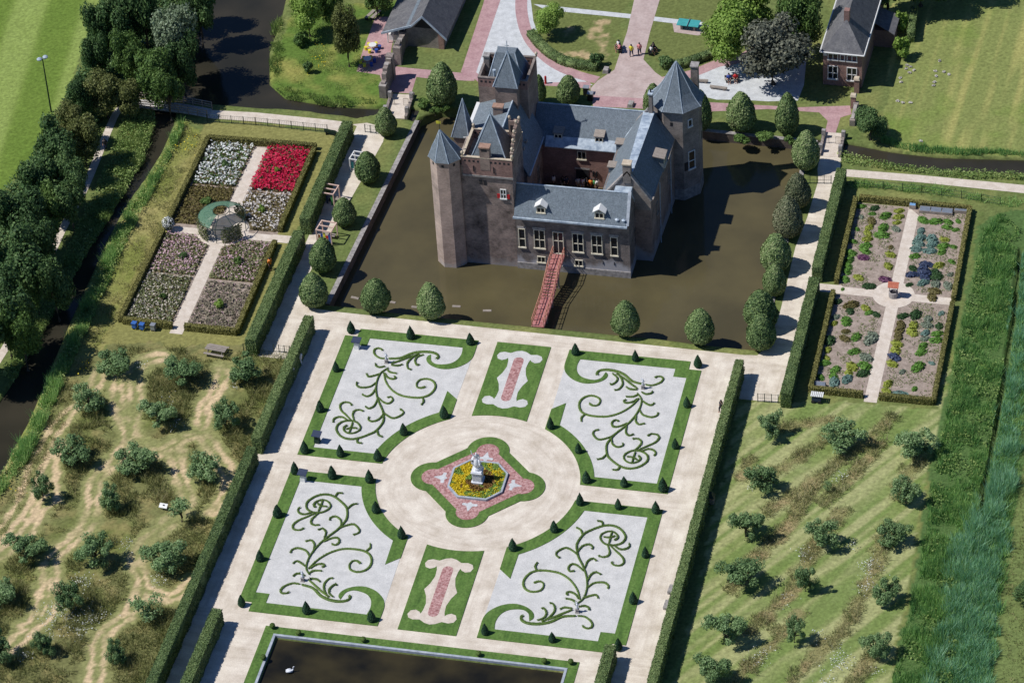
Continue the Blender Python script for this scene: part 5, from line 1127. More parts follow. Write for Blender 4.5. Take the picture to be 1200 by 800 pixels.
flowers('mauve_flowers', bed(XR[0], XR[1], 29.2, 36.5), 'rose_leaf', 52, 'pink_flower', 18, .10, .4, .36, .25)
flowers('cream_flowers', bed(XL[0], XL[1]-.1, 20.6, 29.0), 'rose_leaf', 56, 'cream_flower', 22, .10, .4, .36, .2)
flowers('mauve_bed_plants', bed(XR[0], XR[1], 20.6, 28.7), 'mauve_leaf', 50, 'pink_flower', 5, .08, .3, .4, .3)
for pts in ([(-42.0, 29.4), (-41.9, 36.6)], [(-45.1, 32.9), (-40.0, 32.9)], [(-35.6, 20.5), (-35.6, 28.9)], [(-38, 24.7), (-32.8, 24.7)], [(-35.6, 29.2), (-35.5, 36.5)], [(-38, 32.7), (-32.8, 32.7)]):
    a, b_ = pts; d = (Vector(b_)-Vector(a)).normalized(); n = Vector((-d.y, d.x))*.2
    sheet('bed_path', [Vector(a)-n, Vector(b_)-n, Vector(b_)+n, Vector(a)+n], .034, 'soil')
for (x, y), k_, r, t in [((214,299),'shrub_dark',6,'in the middle of the pink bed'),((279,306),'shrub',6,'in the middle of the mauve bed'),((257,356),'shrub_bright',7,'in the middle of the dull mauve bed'),((325,200),'shrub_bright',5,'in the middle of the crimson bed'),((307,245),'shrub_bright',5,'in the middle of the grey white bed'),((241,236),'shrub',8,'pale, in the brown bed'),((264,193),'shrub_dark',6,'in the middle of the white bed'),((191,347),'shrub',5,'with a pink tinge in the cream bed')]:
    tree(k_, x, y, r, .5, f'small clipped bush {t}', 'bush', 'bush')
e = empty('rose_bush', (*G(198,270), 0), 'white flowering rose bush at the left end of the cross path', 'rose bush')
a = unit(rng.normal(0, 1, (900, 3)))*rng.uniform(.5, 1, (900, 1))**.4*np.array([.7, .7, .85])+np.array([0, 0, .95])
link('foliage', fast_mesh('rose_foliage', *leaves(a[:500], a[:500]-np.array([0, 0, .95]), .12, .6, .5), MT['rose_leaf']), e)
link('blossom', fast_mesh('rose_blossom', *leaves(a[500:]*1.04, a[500:]-np.array([0, 0, .7]), .11, .7, .5), MT['white_flower']), e)
MB().tube([(0, 0, 0), (0, .02, .6)], .05, 6).build('stem', MT['bark'], e)
# round arbour under green netting
e = empty('round_arbour', (-39.0, 38.4, 0), 'round green netted arbour with rose trellis where the flower garden paths cross', 'arbour')
mb = MB(); n = 24; R0, R1 = 2.75, .95
A = [math.radians(50+k*(205)/n) for k in range(n+1)]
vs = []; 
for a_ in A: vs += [(R0*math.cos(a_), R0*math.sin(a_), 2.0), ((R0*.6+R1*.4)*math.cos(a_), (R0*.6+R1*.4)*math.sin(a_), 2.5), (R1*math.cos(a_), R1*math.sin(a_), 2.72)]
fs = []
for k in range(n): b0 = k*3; fs += [(b0, b0+3, b0+4, b0+1), (b0+1, b0+4, b0+5, b0+2)]
mb.add(vs, fs); MT['net'] = M_noise('green_netting', lin(84, 124, 100), lin(120, 158, 132), 5, .8, 4); nn = MT['net'].node_tree; mxs = nn.nodes.new('ShaderNodeMixShader'); mxs.inputs[0].default_value = .4; tr_ = nn.nodes.new('ShaderNodeBsdfTransparent'); nn.links.new(nn.nodes['Principled BSDF'].outputs[0], mxs.inputs[1]); nn.links.new(tr_.outputs[0], mxs.inputs[2]); nn.links.new(mxs.outputs[0], nn.nodes['Material Output'].inputs['Surface']); o = mb.build('canopy', MT['net'], e); s = o.modifiers.new('thick', 'SOLIDIFY'); s.thickness = .04
mb = MB(); mb.tube([(R0*math.cos(math.radians(q)), R0*math.sin(math.radians(q)), 2.0) for q in range(0, 361, 15)], .05, 5); mb.tube([(R1*math.cos(math.radians(q)), R1*math.sin(math.radians(q)), 2.72) for q in range(0, 361, 20)], .045, 5)
for q in range(0, 360, 45): mb.tube([(R0*math.cos(math.radians(q)), R0*math.sin(math.radians(q)), 0), (R0*math.cos(math.radians(q)), R0*math.sin(math.radians(q)), 2.0), (R1*math.cos(math.radians(q)), R1*math.sin(math.radians(q)), 2.72)], .045, 5)
mb.build('frame', MT['iron'], e)
P = []; 
for a0, a1, n_ in ((285, 335, 620), (195, 245, 420), (40, 75, 300), (150, 180, 150)):
    q = np.radians(rng.uniform(a0, a1, n_)); z = rng.uniform(.1, 2.0, n_); P.append(np.stack([np.cos(q)*R0, np.sin(q)*R0, z], 1)+rng.normal(0, .12, (n_, 3)))
P = np.concatenate(P); Nn = P*np.array([1, 1, 0])+np.array([0, 0, .5])
link('climbing_roses', fast_mesh('climbing_roses', *leaves(P, Nn, .14, .65, .5), MT['rose_leaf']), e); P2 = P[rng.random(len(P)) < .28]*np.array([1.03, 1.03, 1.0])
link('rose_blossom', fast_mesh('rose_blossom', *leaves(P2, P2*np.array([1, 1, 0.]), .10, .7, .5), MT['cream_flower']), e)

# ------------------------------------------------------------------ kitchen garden (right)
sheet('kitchen_bed_soil', [(32.5, 20.2), (45.2, 20.2), (45.1, 54.2), (32.6, 54.2)], .008, 'soil')
sheet('kitchen_path', [(38.1, 19.2), (39.5, 19.2), (39.75, 52.8), (38.45, 54.2)], .020, 'path')
sheet('kitchen_path', [(32.5, 37.2), (45.3, 37.0), (45.3, 38.3), (32.5, 38.5)], .024, 'path')
sheet('kitchen_path', arc(2.35, 0, 345, 22, (38.85, 37.9)), .028, 'path')
x, y = scatter([(32.7, 20.4), (45.1, 20.4), (45.0, 54.0), (32.7, 54.0)], 30); m = (np.abs(x-38.85) > 1) & (np.hypot(x-38.85, y-37.9) > 2.6) & (np.abs(y-37.8) > .9) & (fbm(x, y, 1.3) > .5)
P = np.stack([x[m], y[m], np.full(m.sum(), .06)], 1); tag(link('seedlings', fast_mesh('seedlings', *leaves(P, np.tile([0, 0, 1.], (len(P), 1)), .09, .6, .4), MT['rose_leaf'])), kind='stuff')
VC = dict(g=('bright green', lf((70, 110, 40), (96, 140, 56), (122, 164, 78))), d=('dark green', lf((40, 66, 36), (58, 88, 50), (80, 110, 66))), y=('yellow green', lf((118, 130, 44), (150, 160, 66), (176, 184, 88))), b=('blue green', lf((84, 114, 104), (112, 142, 132), (140, 166, 156))),
    p=('purple', lf((92, 52, 84), (116, 72, 104), (140, 98, 124))), n=('navy blue', lf((44, 54, 82), (66, 78, 108), (92, 106, 134))), o=('olive brown', lf((88, 84, 46), (112, 104, 62), (132, 124, 80))), s=('grey green', lf((104, 116, 98), (128, 140, 120), (150, 160, 142))))
VM = {k: M_leaf('vegetable_'+v[0].replace(' ', '_'), v[1], trans=.2) for k, v in VC.items()}
def clump_mesh(k):
    n = 170; d = unit(rng.normal(0, 1, (n, 3))); d[:, 2] = np.abs(d[:, 2]); P = d*rng.uniform(.55, 1, (n, 1))*np.array([1, 1, .8]); return fast_mesh('vegetable_leaves', *leaves(P, d+np.array([0, 0, .5]), .26, .6, .5), VM[k])
VME = {k: [clump_mesh(k) for _ in range(2)] for k in VC}
# (px, py, width px, colour) as surveyed, far beds then near beds; c = crop offset helper
vf = lambda l: [(900+a/4, 180+b/4, w/4, k) for a, b, w, k in l]; vn = lambda l: [(900+a/4, 320+b/4, w/4, k) for a, b, w, k in l]
VEG = {'far left': vf([(440,240,36,'g'),(500,248,40,'d'),(490,275,30,'g'),(550,283,50,'g'),(615,260,40,'y'),(613,288,44,'y'),(437,290,26,'s'),(485,307,46,'o'),(605,316,34,'y'),(540,338,52,'g'),(475,338,40,'y'),(418,348,26,'g'),(600,345,40,'s'),(532,372,56,'g'),(468,365,40,'y'),(465,392,42,'y'),(400,405,34,'g'),(460,422,48,'g'),(455,448,46,'g'),(575,432,26,'o'),(385,455,50,'g'),(380,490,46,'g'),(375,520,44,'g'),(447,478,46,'p'),(575,465,44,'y'),(370,545,40,'g'),(565,518,44,'y'),(362,580,42,'g'),(425,572,44,'y'),(548,580,48,'p'),(475,612,50,'d'),(350,630,20,'g')]),
 'far right': vf([(727,302,48,'g'),(785,308,52,'g'),(845,312,40,'g'),(842,338,40,'g'),(718,354,40,'b'),(712,388,54,'b'),(768,392,56,'b'),(705,412,50,'b'),(772,415,50,'b'),(828,394,40,'y'),(824,424,46,'g'),(695,440,46,'b'),(757,446,50,'b'),(815,453,40,'g'),(690,472,42,'g'),(742,510,50,'n'),(735,540,60,'n'),(732,565,56,'n'),(800,514,46,'y'),(680,530,40,'d'),(676,558,48,'n'),(790,552,54,'d'),(788,572,50,'d'),(727,596,48,'b'),(785,600,50,'s'),(662,608,30,'d'),(780,635,48,'o'),(770,665,48,'o'),(845,610,50,'s'),(880,350,30,'g'),(870,430,30,'g'),(862,500,32,'g'),(855,560,30,'s'),(892,310,28,'g')]),
 'near left': vn([(328,126,36,'d'),(390,140,58,'o'),(385,170,40,'d'),(458,155,42,'y'),(475,178,34,'g'),(508,186,36,'d'),(368,215,54,'g'),(310,228,32,'y'),(365,265,34,'o'),(318,198,34,'s'),(415,290,48,'g'),(480,300,64,'s'),(492,280,44,'s'),(290,305,56,'d'),(362,298,44,'o'),(280,352,36,'y'),(405,358,46,'g'),(275,390,30,'y'),(262,412,44,'g'),(460,385,54,'s'),(455,425,54,'g'),(445,460,52,'d'),(395,428,52,'y'),(317,443,46,'g'),(378,460,40,'y'),(308,478,44,'g'),(248,480,34,'g'),(310,500,54,'b'),(370,488,50,'b')]),
 'near right': vn([(632,192,44,'d'),(692,185,58,'d'),(622,232,46,'o'),(615,260,48,'o'),(612,290,46,'o'),(683,235,46,'y'),(675,266,54,'y'),(745,235,46,'s'),(738,272,40,'b'),(750,208,44,'s'),(604,322,46,'y'),(598,352,50,'y'),(592,383,52,'n'),(583,416,46,'y'),(802,240,40,'d'),(795,275,44,'g'),(790,305,48,'g'),(725,334,42,'g'),(717,362,46,'g'),(705,428,60,'g'),(735,300,36,'s'),(562,510,44,'y'),(556,544,40,'y'),(622,565,74,'b'),(687,535,28,'g'),(685,580,40,'s'),(768,415,26,'b'),(630,455,30,'s'),(812,182,30,'b')])}
NUM = ['first', 'second', 'third', 'fourth', 'fifth', 'sixth', 'seventh', 'eighth', 'ninth', 'tenth', 'eleventh', 'twelfth', 'thirteenth', 'fourteenth', 'fifteenth', 'sixteenth', 'seventeenth', 'eighteenth']
for q, L in VEG.items():
    cnt = {}
    for (x, y, w, k) in sorted(L, key=lambda t: t[1]):
        c_ = cnt.get(k, 0); cnt[k] = c_+1; r = w/2/10.5; X0, Y0 = G(x, y+1, r*.4)
        tall = w/4 > 13
        o = link('vegetable_plant', VME[k][c_ % 2], None, (X0, Y0, .0), rng.uniform(0, 6), (r*1.42, r*(.95 if not tall else 1.08), min(.8, r*(.85 if not tall else 1.1))))
        size = 'small' if w < 9 else 'wide' if w > 12.5 else 'medium'
        tag(o, f'{size} {VC[k][0]} clump, {NUM[c_]} of its colour from far edge, {q} kitchen bed', 'vegetable', f'{VC[k][0]} vegetables in the kitchen beds')
# covered well on the crossing
e = empty('garden_well', (38.85, 37.6, 0), 'round brick well with a small red tiled roof where the kitchen garden paths cross', 'well')
mb = MB(); mb.lathe([(.52, 0), (.52, .7), (.40, .72), (.38, .45)], n=14); mb.build('well_ring', MT['stone'], e); MB().lathe([(.38, .5), (.02, .51)], n=12).build('water', MT['dark'], e)
mb = MB()
for s in (-1, 1): MB().box(s*.44-.04, s*.44+.04, -.04, .04, .7, 1.75).build('post', MT['wood'], e)
mb = MB(); extr_x(mb, [(-.5, 1.6), (0, 2.1), (.5, 1.6), (.48, 1.54), (0, 2.02), (-.48, 1.54)], -.6, .6); MT['roof_red'] = M_noise('red_roof_tiles', lin(176, 96, 74), lin(206, 128, 102), 6, .85); recalc(mb.build('roof', MT['roof_red'], e))
def cold_frame(px, py, w, d, h, glass, label):
    x_, y_ = G(px, py); e = empty('cold_frame', (x_, y_, 0), label, 'cold frame'); mb = MB(); mb.box(-w/2, w/2, -d/2, d/2, 0, h); mb.build('box', MT['wood'], e)
    mb = MB(); n = max(1, int(w/1.1))
    for i in range(n): mb.poly([(-w/2+i*w/n+.05, -d/2+.05, h+.02), (-w/2+(i+1)*w/n-.05, -d/2+.05, h+.02), (-w/2+(i+1)*w/n-.05, d/2-.05, h+.14), (-w/2+i*w/n+.05, d/2-.05, h+.14)])
    mb.build('glass_lid', MT[glass], e); MB().box(-w/2, w/2, d/2-.05, d/2, h, h+.13).build('back_board', MT['wood'], e)
MT['lid'] = M_plain('grey_glass_lid', lin(120, 128, 140), .2, .5); MT['lid_blue'] = M_plain('blue_lid', lin(120, 160, 200), .3, .5)
cold_frame(1069.5, 243.5, .75, .6, .5, 'lid_blue', 'small pale blue lidded box at the far end of the kitchen path'); cold_frame(1097, 249, 3.8, .8, .35, 'lid', 'long grey cold frame along the far hedge of the kitchen garden'); cold_frame(1126, 248.5, 1.5, .7, .4, 'lid', 'short grey cold frame in the far right corner of the kitchen garden'); cold_frame(959.5, 453, 1.5, .6, .4, 'lid', 'pale grey cold frame in the near left corner of the kitchen garden')

# ------------------------------------------------------------------ reeds, bank herbs, meadow grass
def reed_belt(name, poly, dens, h0, h1, w, mat, lean=.25, keep=None, soft_w=2.2):
    x, y = scatter(poly, dens)
    if soft_w: d = dist_line(x, y, poly, True); m = d+(fbm(x, y, 1.5)-.5)*soft_w > .12; x, y = x[m], y[m]
    if keep is not None: m = keep(x, y); x, y = x[m], y[m]
    k = fbm(x, y, 2.0); h = (h0+(h1-h0)*np.clip((k-.32)*2.6, 0, 1))*rng.uniform(.7, 1.25, len(x))
    V, F = blades(np.stack([x, y, np.full(len(x), -.08)], 1), h, w, lean); return tag(link(name, fast_mesh(name, V, F, MT[mat])), kind='stuff')
RB = GL([(1174,250),(1150,268),(1140,330),(1121,400),(1110,475),(1093,550),(1083,625),(1068,700),(1042,810),(1038,850),(1110,850),(1128,700),(1143,620),(1152,560),(1164,500),(1174,440),(1184,370),(1195,270)])
reed_belt('reed_belt', RB, 120, .15, 1.2, .085, 'reed')
stuff_leaves('reed_belt_herbs', RB, 30, .1, .6, .11, 'bank', keep=lambda x, y: fbm(x, y, 2.5) > .5)
RB2 = GL([(1190,300),(1172,440),(1160,510),(1146,580),(1120,620),(1100,700),(1078,810),(1075,860),(1165,860),(1172,760),(1180,680),(1190,600),(1199,520),(1210,420),(1218,300)])
ditch_px = [(1192,290),(1184,370),(1173,440),(1163,500),(1150,560),(1143,610),(1151,610),(1158,560),(1171,500),(1181,440),(1192,370),(1198,290)]
DW = GL(ditch_px); soft = lambda P, w: (lambda x, y: np.where(in_poly(x, y, P), 1, -1)*dist_line(x, y, P, True)+(fbm(x, y, 1.8)-.5)*w > .35)
reed_belt('blue_reeds', RB2, 120, .35, 1.6, .08, 'reed_blue', .3, keep=lambda x, y: ~in_poly(x, y, DW) & soft(RB2, 4.5)(x, y))
reed_belt('green_reeds_between', RB2, 60, .5, 1.3, .08, 'reed', .3, keep=lambda x, y: ~in_poly(x, y, DW))
reed_belt('rough_grass', GL([(1215,330),(1208,420),(1198,520),(1188,600),(1178,690),(1168,830),(1300,830),(1300,330)]), 22, .2, .6, .1, 'meadow', .4)
NP = GL([(160,121),(140,128),(126,155),(112,190),(97,225),(75,265),(58,302),(38,347),(12,398),(-20,450)])
WU = GL([(118,-20),(240,-20),(232,40),(205,95),(180,118),(155,128),(128,150),(108,190),(92,225),(68,265),(50,305),(28,350),(0,400),(-60,400),(-60,300),(0,232),(40,190),(62,145),(85,110),(100,72),(118,30)])
stuff_leaves('woodland_undergrowth', WU, 55, .1, 1.4, .17, 'dark_tree', keep=lambda x, y: dist_line(x, y, NP) > 1.3)
# left: bank of the narrow canal
LBK = GL([(207,146),(220,142),(210,165),(194,200),(176,232),(156,270),(134,318),(112,368),(86,425),(62,480),(34,540),(-10,600),(-40,650),(-40,610),(9,545),(40,488),(66,428),(91,370),(114,320),(134,275),(156,236),(178,205),(196,175)])
reed_belt('canal_reeds', LBK, 120, .3, 1.6, .085, 'reed'); stuff_leaves('bank_herbs', LBK, 40, .1, .7, .11, 'bank')
LBK2 = GL([(150,128),(178,132),(178,150),(166,186),(144,226),(119,264),(96,302),(71,348),(41,398),(12,450),(-4,440),(26,390),(52,340),(72,300),(86,268),(106,228),(122,190),(136,150)])
LBK2 = [(x+.45, y) for x, y in LBK2]
reed_belt('bank_grass', LBK2, 90, .12, 1.0, .08, 'bank', .35); stuff_leaves('bank_leaves', LBK2, 50, .1, .7, .11, 'bank')
MEA = GL([(215,145),(240,165),(140,376),(118,408),(75,500),(30,590),(-30,690),(-30,640),(30,545),(60,480),(86,420),(112,362),(133,312),(155,266),(176,228),(196,195)])
reed_belt('tall_meadow_grass', MEA, 50, .15, .65, .07, 'meadow', .45)
stuff_leaves('yellow_meadow_flowers', MEA, 6, .3, .6, .09, 'yellow_flower', keep=lambda x, y: fbm(x+50, y, 3.0) > .70)
reed_belt('island_bank_reeds', GL([(318,30),(330,20),(336,60),(332,92),(345,106),(388,113),(442,115),(446,124),(387,125),(337,116),(318,100),(315,70)]), 90, .2, .8, .085, 'bank')
reed_belt('island_grass', GL([(340,25),(395,10),(445,95),(445,112),(390,110),(345,103),(335,85)]), 60, .06, .45, .07, 'bank', .4)
stuff_leaves('yellow_island_flowers', GL([(355,40),(375,30),(385,80),(360,90)]), 3, .2, .4, .09, 'yellow_flower', keep=lambda x, y: fbm(x, y, 3) > .5)
reed_belt('canal_reeds', GL([(1035,160),(1060,167),(1100,173),(1200,177),(1330,179),(1330,187),(1200,184.5),(1100,181.5),(1045,175),(1030,168)]), 110, .3, .9, .085, 'reed')
HB2 = GL([(980,178),(1020,188),(1052,194.5),(1100,199.5),(1200,204),(1200,212),(1130,210),(1080,204),(1040,200),(985,192)])
reed_belt('bank_grass', HB2, 80, .12, .5, .08, 'bank', .4); stuff_leaves('bank_leaves', HB2, 40, .1, .6, .11, 'bank')
HB3 = GL([(992,210),(1080,217),(1160,226),(1200,232),(1200,246),(1172,242),(1130,234),(1060,226),(995,221)])
reed_belt('fence_herbs', HB3, 80, .2, .8, .08, 'reed', .4)
# orchards: unmown grass and white flower drifts
OL = GL([(135,405),(345,412),(332,440),(165,830),(-60,830),(-60,700),(60,520)])
TW = [smooth_path(GL(t), 3) for t in TRK]
def off_tracks(x, y):
    d = np.full(len(x), 1e9)
    for t in TW: d = np.minimum(d, dist_line(x, y, t))
    return (d > 1.5+1.6*(fbm(x, y, 1.1)-.5)) & (fbm(x+9, y, 3.3) > .36)
reed_belt('orchard_grass', OL, 70, .3, .95, .08, 'meadow', .45, off_tracks)
def on_unmown(x, y):
    d = np.full(len(x), 1e9)
    for t in UNM_W: d = np.minimum(d, dist_line(x, y, t))
    return d < .95+1.6*(fbm(x, y, 1.3)-.5)
OR_ = GL([(868,475),(1100,485),(1085,560),(1060,700),(1040,830),(780,830),(815,740)])
reed_belt('orchard_grass', OR_, 85, .2, .75, .07, 'dry_grass', .45, on_unmown)
for nm, ctr in (('left', [(70,722,20),(100,735,14),(115,715,16),(55,745,10),(95,685,12),(185,680,9),(200,470,9),(205,500,9),(30,770,8),(150,640,8),(165,430,7),(275,455,6)]), ('right', [(985,560,7),(1020,665,12),(1015,690,10),(940,650,8),(925,705,8),(890,770,11),(980,775,14),(955,745,8),(1030,790,7),(1000,640,6),(880,575,5),(965,800,10),(1040,640,6)])):
    V = []
    for x, y, r in ctr:
        n = int(r*r*.9); P = np.array(G(x, y))+rng.normal(0, r/10.6*.55, (n, 2))*np.array([1, 1.3]); V.append(np.concatenate([P, rng.uniform(.2, .45, (n, 1))], 1))
    V = np.concatenate(V); V = V[fbm(V[:, 0], V[:, 1], 1.0) > .42]
    tag(link('white_meadow_flowers', fast_mesh('white_meadow_flowers', *leaves(V, np.tile([0, 0, 1.], (len(V), 1)), rng.uniform(.03, .08, len(V)), .8, .4), MT['white_flower'])), kind='stuff')
# ------------------------------------------------------------------ people
BODY = {p: body_mesh('person_'+p, p, MT['skin']) for p in ('stand', 'walk', 'sit')}
def person(x, y, z, rz, pose, top, bottom, hair, label, group=None):
    e = empty('person', (x, y, z), label, 'person', group, rz); hip = .92 if pose != 'sit' else .50
    link('body', BODY[pose], e)
    mb = MB(); mb.lathe([(.17, hip-.05), (.175, hip+.2), (.215, hip+.42), (.19, hip+.53), (.08, hip+.57)], n=10)
    for s in (-1, 1):
        if pose == 'sit': mb.tube([(.2*s, 0, hip+.46), (.245*s, .08, hip+.18)], [.09, .075], 6)
        else: mb.tube([(.2*s, 0, hip+.48), (.265*s, -.03, hip+.18)], [.09, .075], 6)
    mb.build('shirt', MT[top], e, True); mb = MB()
    for s in (-1, 1):
        if pose == 'sit': mb.tube([(.1*s, 0, hip-.02), (.12*s, .44, hip-.02), (.12*s, .42, .25)], [.12, .09, .075], 6)
        else:
            k = .22*s if pose == 'walk' else .02; mb.tube([(.1*s, 0, hip+.02), (.11*s, k*.6+.03, .5), (.11*s, k*.9-.03 if pose == 'walk' else 0, .14)], [.135, .095, .07], 6)
    mb.build('trousers', MT[bottom], e, True); mb = MB(); mb.ball((0, -.005, hip+.72), .115, 8, 1.05); mb.build('hair', MT[hair], e, True); return e
for i, (px, py, top, bot, pose, t) in enumerate([(684,198,'tshirt','khaki','stand','in a white top standing before the dark castle gateway'),(688,200,'pinkc','tshirt','walk','in a pink top in the middle of the courtyard group'),(691,196,'tshirt','blue','stand','in a white top at the right side of the gateway'),(694,199,'dark','dark','stand','in black beside the gateway'),(687,205,'tshirt','khaki','walk','in a white top nearest the front wing roof'),(702,203,'green','khaki','stand','in a green top at the right end of the courtyard'),(699,199,'orange','dark','stand','with an orange top by the courtyard wall'),(704,206,'tshirt','navy','stand','in a white top at the far right of the courtyard group'),(669,200,'navy','dark','stand','in navy in the shaded half of the courtyard'),(664,203,'dark','khaki','walk','in dark clothes in the shaded half of the courtyard'),(652,206,'tshirt','dark','stand','in a pale top at the left end of the shaded courtyard')]):
    X0, Y0 = G(px, py+6, 1.3); Y0 = min(Y0, 50.3); person(X0, Y0, 1.3, rng.uniform(0, 6), pose, top, bot, 'dark', f'person {t}', 'visitors in the castle courtyard')
for px, py, top, bot, t, rz in [(740,66,'yellow','navy','in a yellow top walking on the brick road',3.0),(749.5,64,'pinkc','navy','in a pink top walking on the brick road',3.2),(317,316,'orange','dark','in orange beside the mauve flower bed hedge',1.0),(124,176,'dark','navy','in dark clothes on the narrow path by the wood',.4),(845,483,'dark','dark','in dark clothes walking along the right hedge of the terrace',2.0),(353,427,'tshirt','tshirt','in white in the hedge shade at the far left of the terrace',1.2),(344,443,'tshirt','tshirt','in white in the hedge shade, second from the far end',1.4)]:
    person(*G(px, py), 0, rz, 'walk', top, bot, 'dark', f'person {t}')
def bench(name, px, py, rz, L, label, group=None, mat='wood', back=True, cat='bench', z=0):
    e = empty(name, (*G(px, py), z), label, cat, group, rz); mb = MB(); mb.box(-L/2, L/2, -.22, .22, .42, .48); mb.build('seat', MT[mat], e)
    if back: mb = MB(); mb.box(-L/2, L/2, .2, .25, .55, .9); mb.build('backrest', MT[mat], e)
    for s in (-1, 1): mb = MB(); mb.box(s*(L/2-.2)-.05, s*(L/2-.2)+.05, -.2, .24, 0, .42 if not back else .41); mb.build('leg', MT['black' if mat != 'stone' else 'stone'], e)
    return e
for px, py, top, bot, rz, t, hair in [(725.5,59,'tshirt','dark',-1.2,'left of the brick road',0),(764.5,62,'tshirt','dark',1.4,'right of the brick road',1)]:
    bench('bench', px, py, rz, 1.7, f'dark bench {t} with people sitting on it', 'benches on the plaza lawn', 'black'); x_, y_ = G(px, py)
    for k, (tt, bb) in enumerate(((top, bot), ('pinkc' if hair == 0 else 'dark', 'dark'))):
        u = (-.35, .4)[k]; person(x_+u*math.cos(rz), y_+u*math.sin(rz), 0, rz+math.pi, 'sit', tt, bb, 'dark', f'person in a {"white" if tt == "tshirt" else "pink" if tt == "pinkc" else "black"} top sitting on the bench {t}')
bench('bench', 858, 96, .3, 1.8, 'bench in the shade of the dark copper tree with two people', None, 'wood'); x_, y_ = G(858, 96)
for u, tt in ((-.4, 'blue'), (.4, 'red')): person(x_+u*.955, y_+u*.3, 0, .3+math.pi, 'sit', tt, 'dark', 'dark', f'person in a {tt} top sitting under the dark copper tree')
for px, py, a, L, t in [(822,97,.12,1.6,'short log bench on the pale gravel nearest the corner tower'),(842,105,0,2.1,'long log bench on the pale gravel behind the corner tower')]:
    e = empty('log_bench', (*G(px, py), 0), t, 'log bench', None, a-.1); mb = MB(); mb.tube([(-L/2, 0, .3), (L/2, 0, .32)], .19, 8); mb.build('log', MT['wood'], e)
    for s in (-1, 1): MB().box(s*L*.33-.1, s*L*.33+.1, -.16, .16, 0, .15).build('support', MT['wood'], e)
# table tennis
e = empty('tennis_table', (*G(807, 33), 0), 'turquoise outdoor table tennis table on a paved pad', 'tennis table', None, -.06)
MB().box(-1.37, 1.37, -.76, .76, .72, .78).build('tabletop', MT['teal'], e); MB().box(-.02, .02, -.85, .85, .785, .93).build('net', MT['grey_metal'], e)
for s in (-1, 1): MB().box(s*.8-.12, s*.8+.12, -.5, .5, 0, .715).build('leg', MT['stone'], e)
# picnic table in the orchard, hives, board
e = empty('picnic_table', (*G(254, 414), 0), 'grey wooden picnic table with benches on the grass below the flower garden', 'picnic table', None, -.12)
mb = MB(); [mb.box(-1.2, 1.2, -.42+.22*i, -.24+.22*i, .72, .77) for i in range(4)]; mb.build('tabletop', MT['wood'], e)
for s in (-1, 1):
    MB().box(-1.2, 1.2, s*.78-.14, s*.78+.14, .43, .48).build('bench_seat', MT['wood'], e)
    mb = MB(); mb.tube([(s*.85, -.75, 0), (s*.85, -.3, .72)], .05, 4); mb.tube([(s*.85, .75, 0), (s*.85, .3, .72)], .05, 4); mb.box(s*.85-.03, s*.85+.03, -.85, .85, .36, .43); mb.build('leg_frame', MT['wood'], e)
for px, py, m_, t in [(158,385,'hive','blue beehive, leftmost of the three in front of the low hedge'),(167,386.5,'hive','blue beehive, middle of the three in front of the low hedge'),(180,387,'grey_metal','grey blue beehive, rightmost of the three in front of the low hedge')]:
    e = empty('beehive', (*G(px, py), 0), t, 'beehive', 'beehives below the flower garden', -.1); mb = MB(); mb.box(-.24, .24, -.24, .24, .2, .5); mb.box(-.23, .23, -.23, .23, .505, .8); mb.build('hive_box', MT[m_], e); MB().box(-.28, .28, -.28, .28, .803, .9).build('lid', MT[m_], e)
    for s in (-1, 1): MB().box(s*.2-.03, s*.2+.03, -.22, .22, 0, .198).build('leg', MT['yellow' if m_ == 'hive' else 'wood'], e)
e = empty('notice_board', (*G(192, 597), 0), 'small white notice panel on low legs in the left orchard', 'notice panel', None, -.1); MB().add([(-.45, -.2, .45), (.45, -.2, .45), (.45, .25, .7), (-.45, .25, .7), (-.45, -.2, .40), (.45, -.2, .40), (.45, .25, .65), (-.45, .25, .65)], [(0,1,2,3),(7,6,5,4),(0,4,5,1),(1,5,6,2),(2,6,7,3),(3,7,4,0)]).build('panel', MT['white'], e); MB().box(-.05, .12, -.02, .1, .62, .66).build('mark', MT['dark'], e)
for s in (-1, 1): MB().box(s*.35-.03, s*.35+.03, 0, .06, 0, .5).build('leg', MT['wood'], e)
# reading desks on the beds
for px, py, t in [(418.5,408,'at far corner of far left white bed'),(372,518,'at near corner of far left white bed'),(355.5,563,'at far corner of near left white bed')]:
    e = empty('lectern', (*G(px, py), .03), f'pedestal with dark slanted reading panel {t}', 'lectern', 'lecterns on the left white beds', -.1)
    mb = MB(); mb.prism([(-.3, -.28), (.3, -.28), (.3, .28), (-.3, .28)], 0, .95, .08); mb.build('pedestal', MT['white' if px != 372 else 'iron'], e)
    mb = MB(); P = [(-.5, -.38), (.5, -.38), (.5, .42), (-.5, .42)]; mb.add([(x, y, .98+(y+.4)*.28) for x, y in P]+[(x, y, 1.06+(y+.4)*.28) for x, y in P], [(3,2,1,0),(4,5,6,7),(0,1,5,4),(1,2,6,5),(2,3,7,6),(3,0,4,7)]); mb.build('panel', MT['navy' if True else 'dark'], e)
for px, py, t in [(786,693,'far one'),(781,711,'near one')]: bench('stone_bench', px, py, 1.5, 1.2, f'small grey stone bench against the right terrace hedge, {t} of the pair', 'stone benches by the right hedge', 'stone', False)
bench('bench', 388, 158, math.pi-.1, 1.5, 'dark backed bench at the end of the iron fence on the canal path', None, 'iron')
bench('stacked_boards', 434, 20, 1.25, 2.0, 'pale bench slab beside the lawn at the top, left of the barn', None, 'wood', False); bench('stacked_boards', 441, 20, 1.25, 2.0, 'second pale bench slab beside the barn', None, 'wood', False)
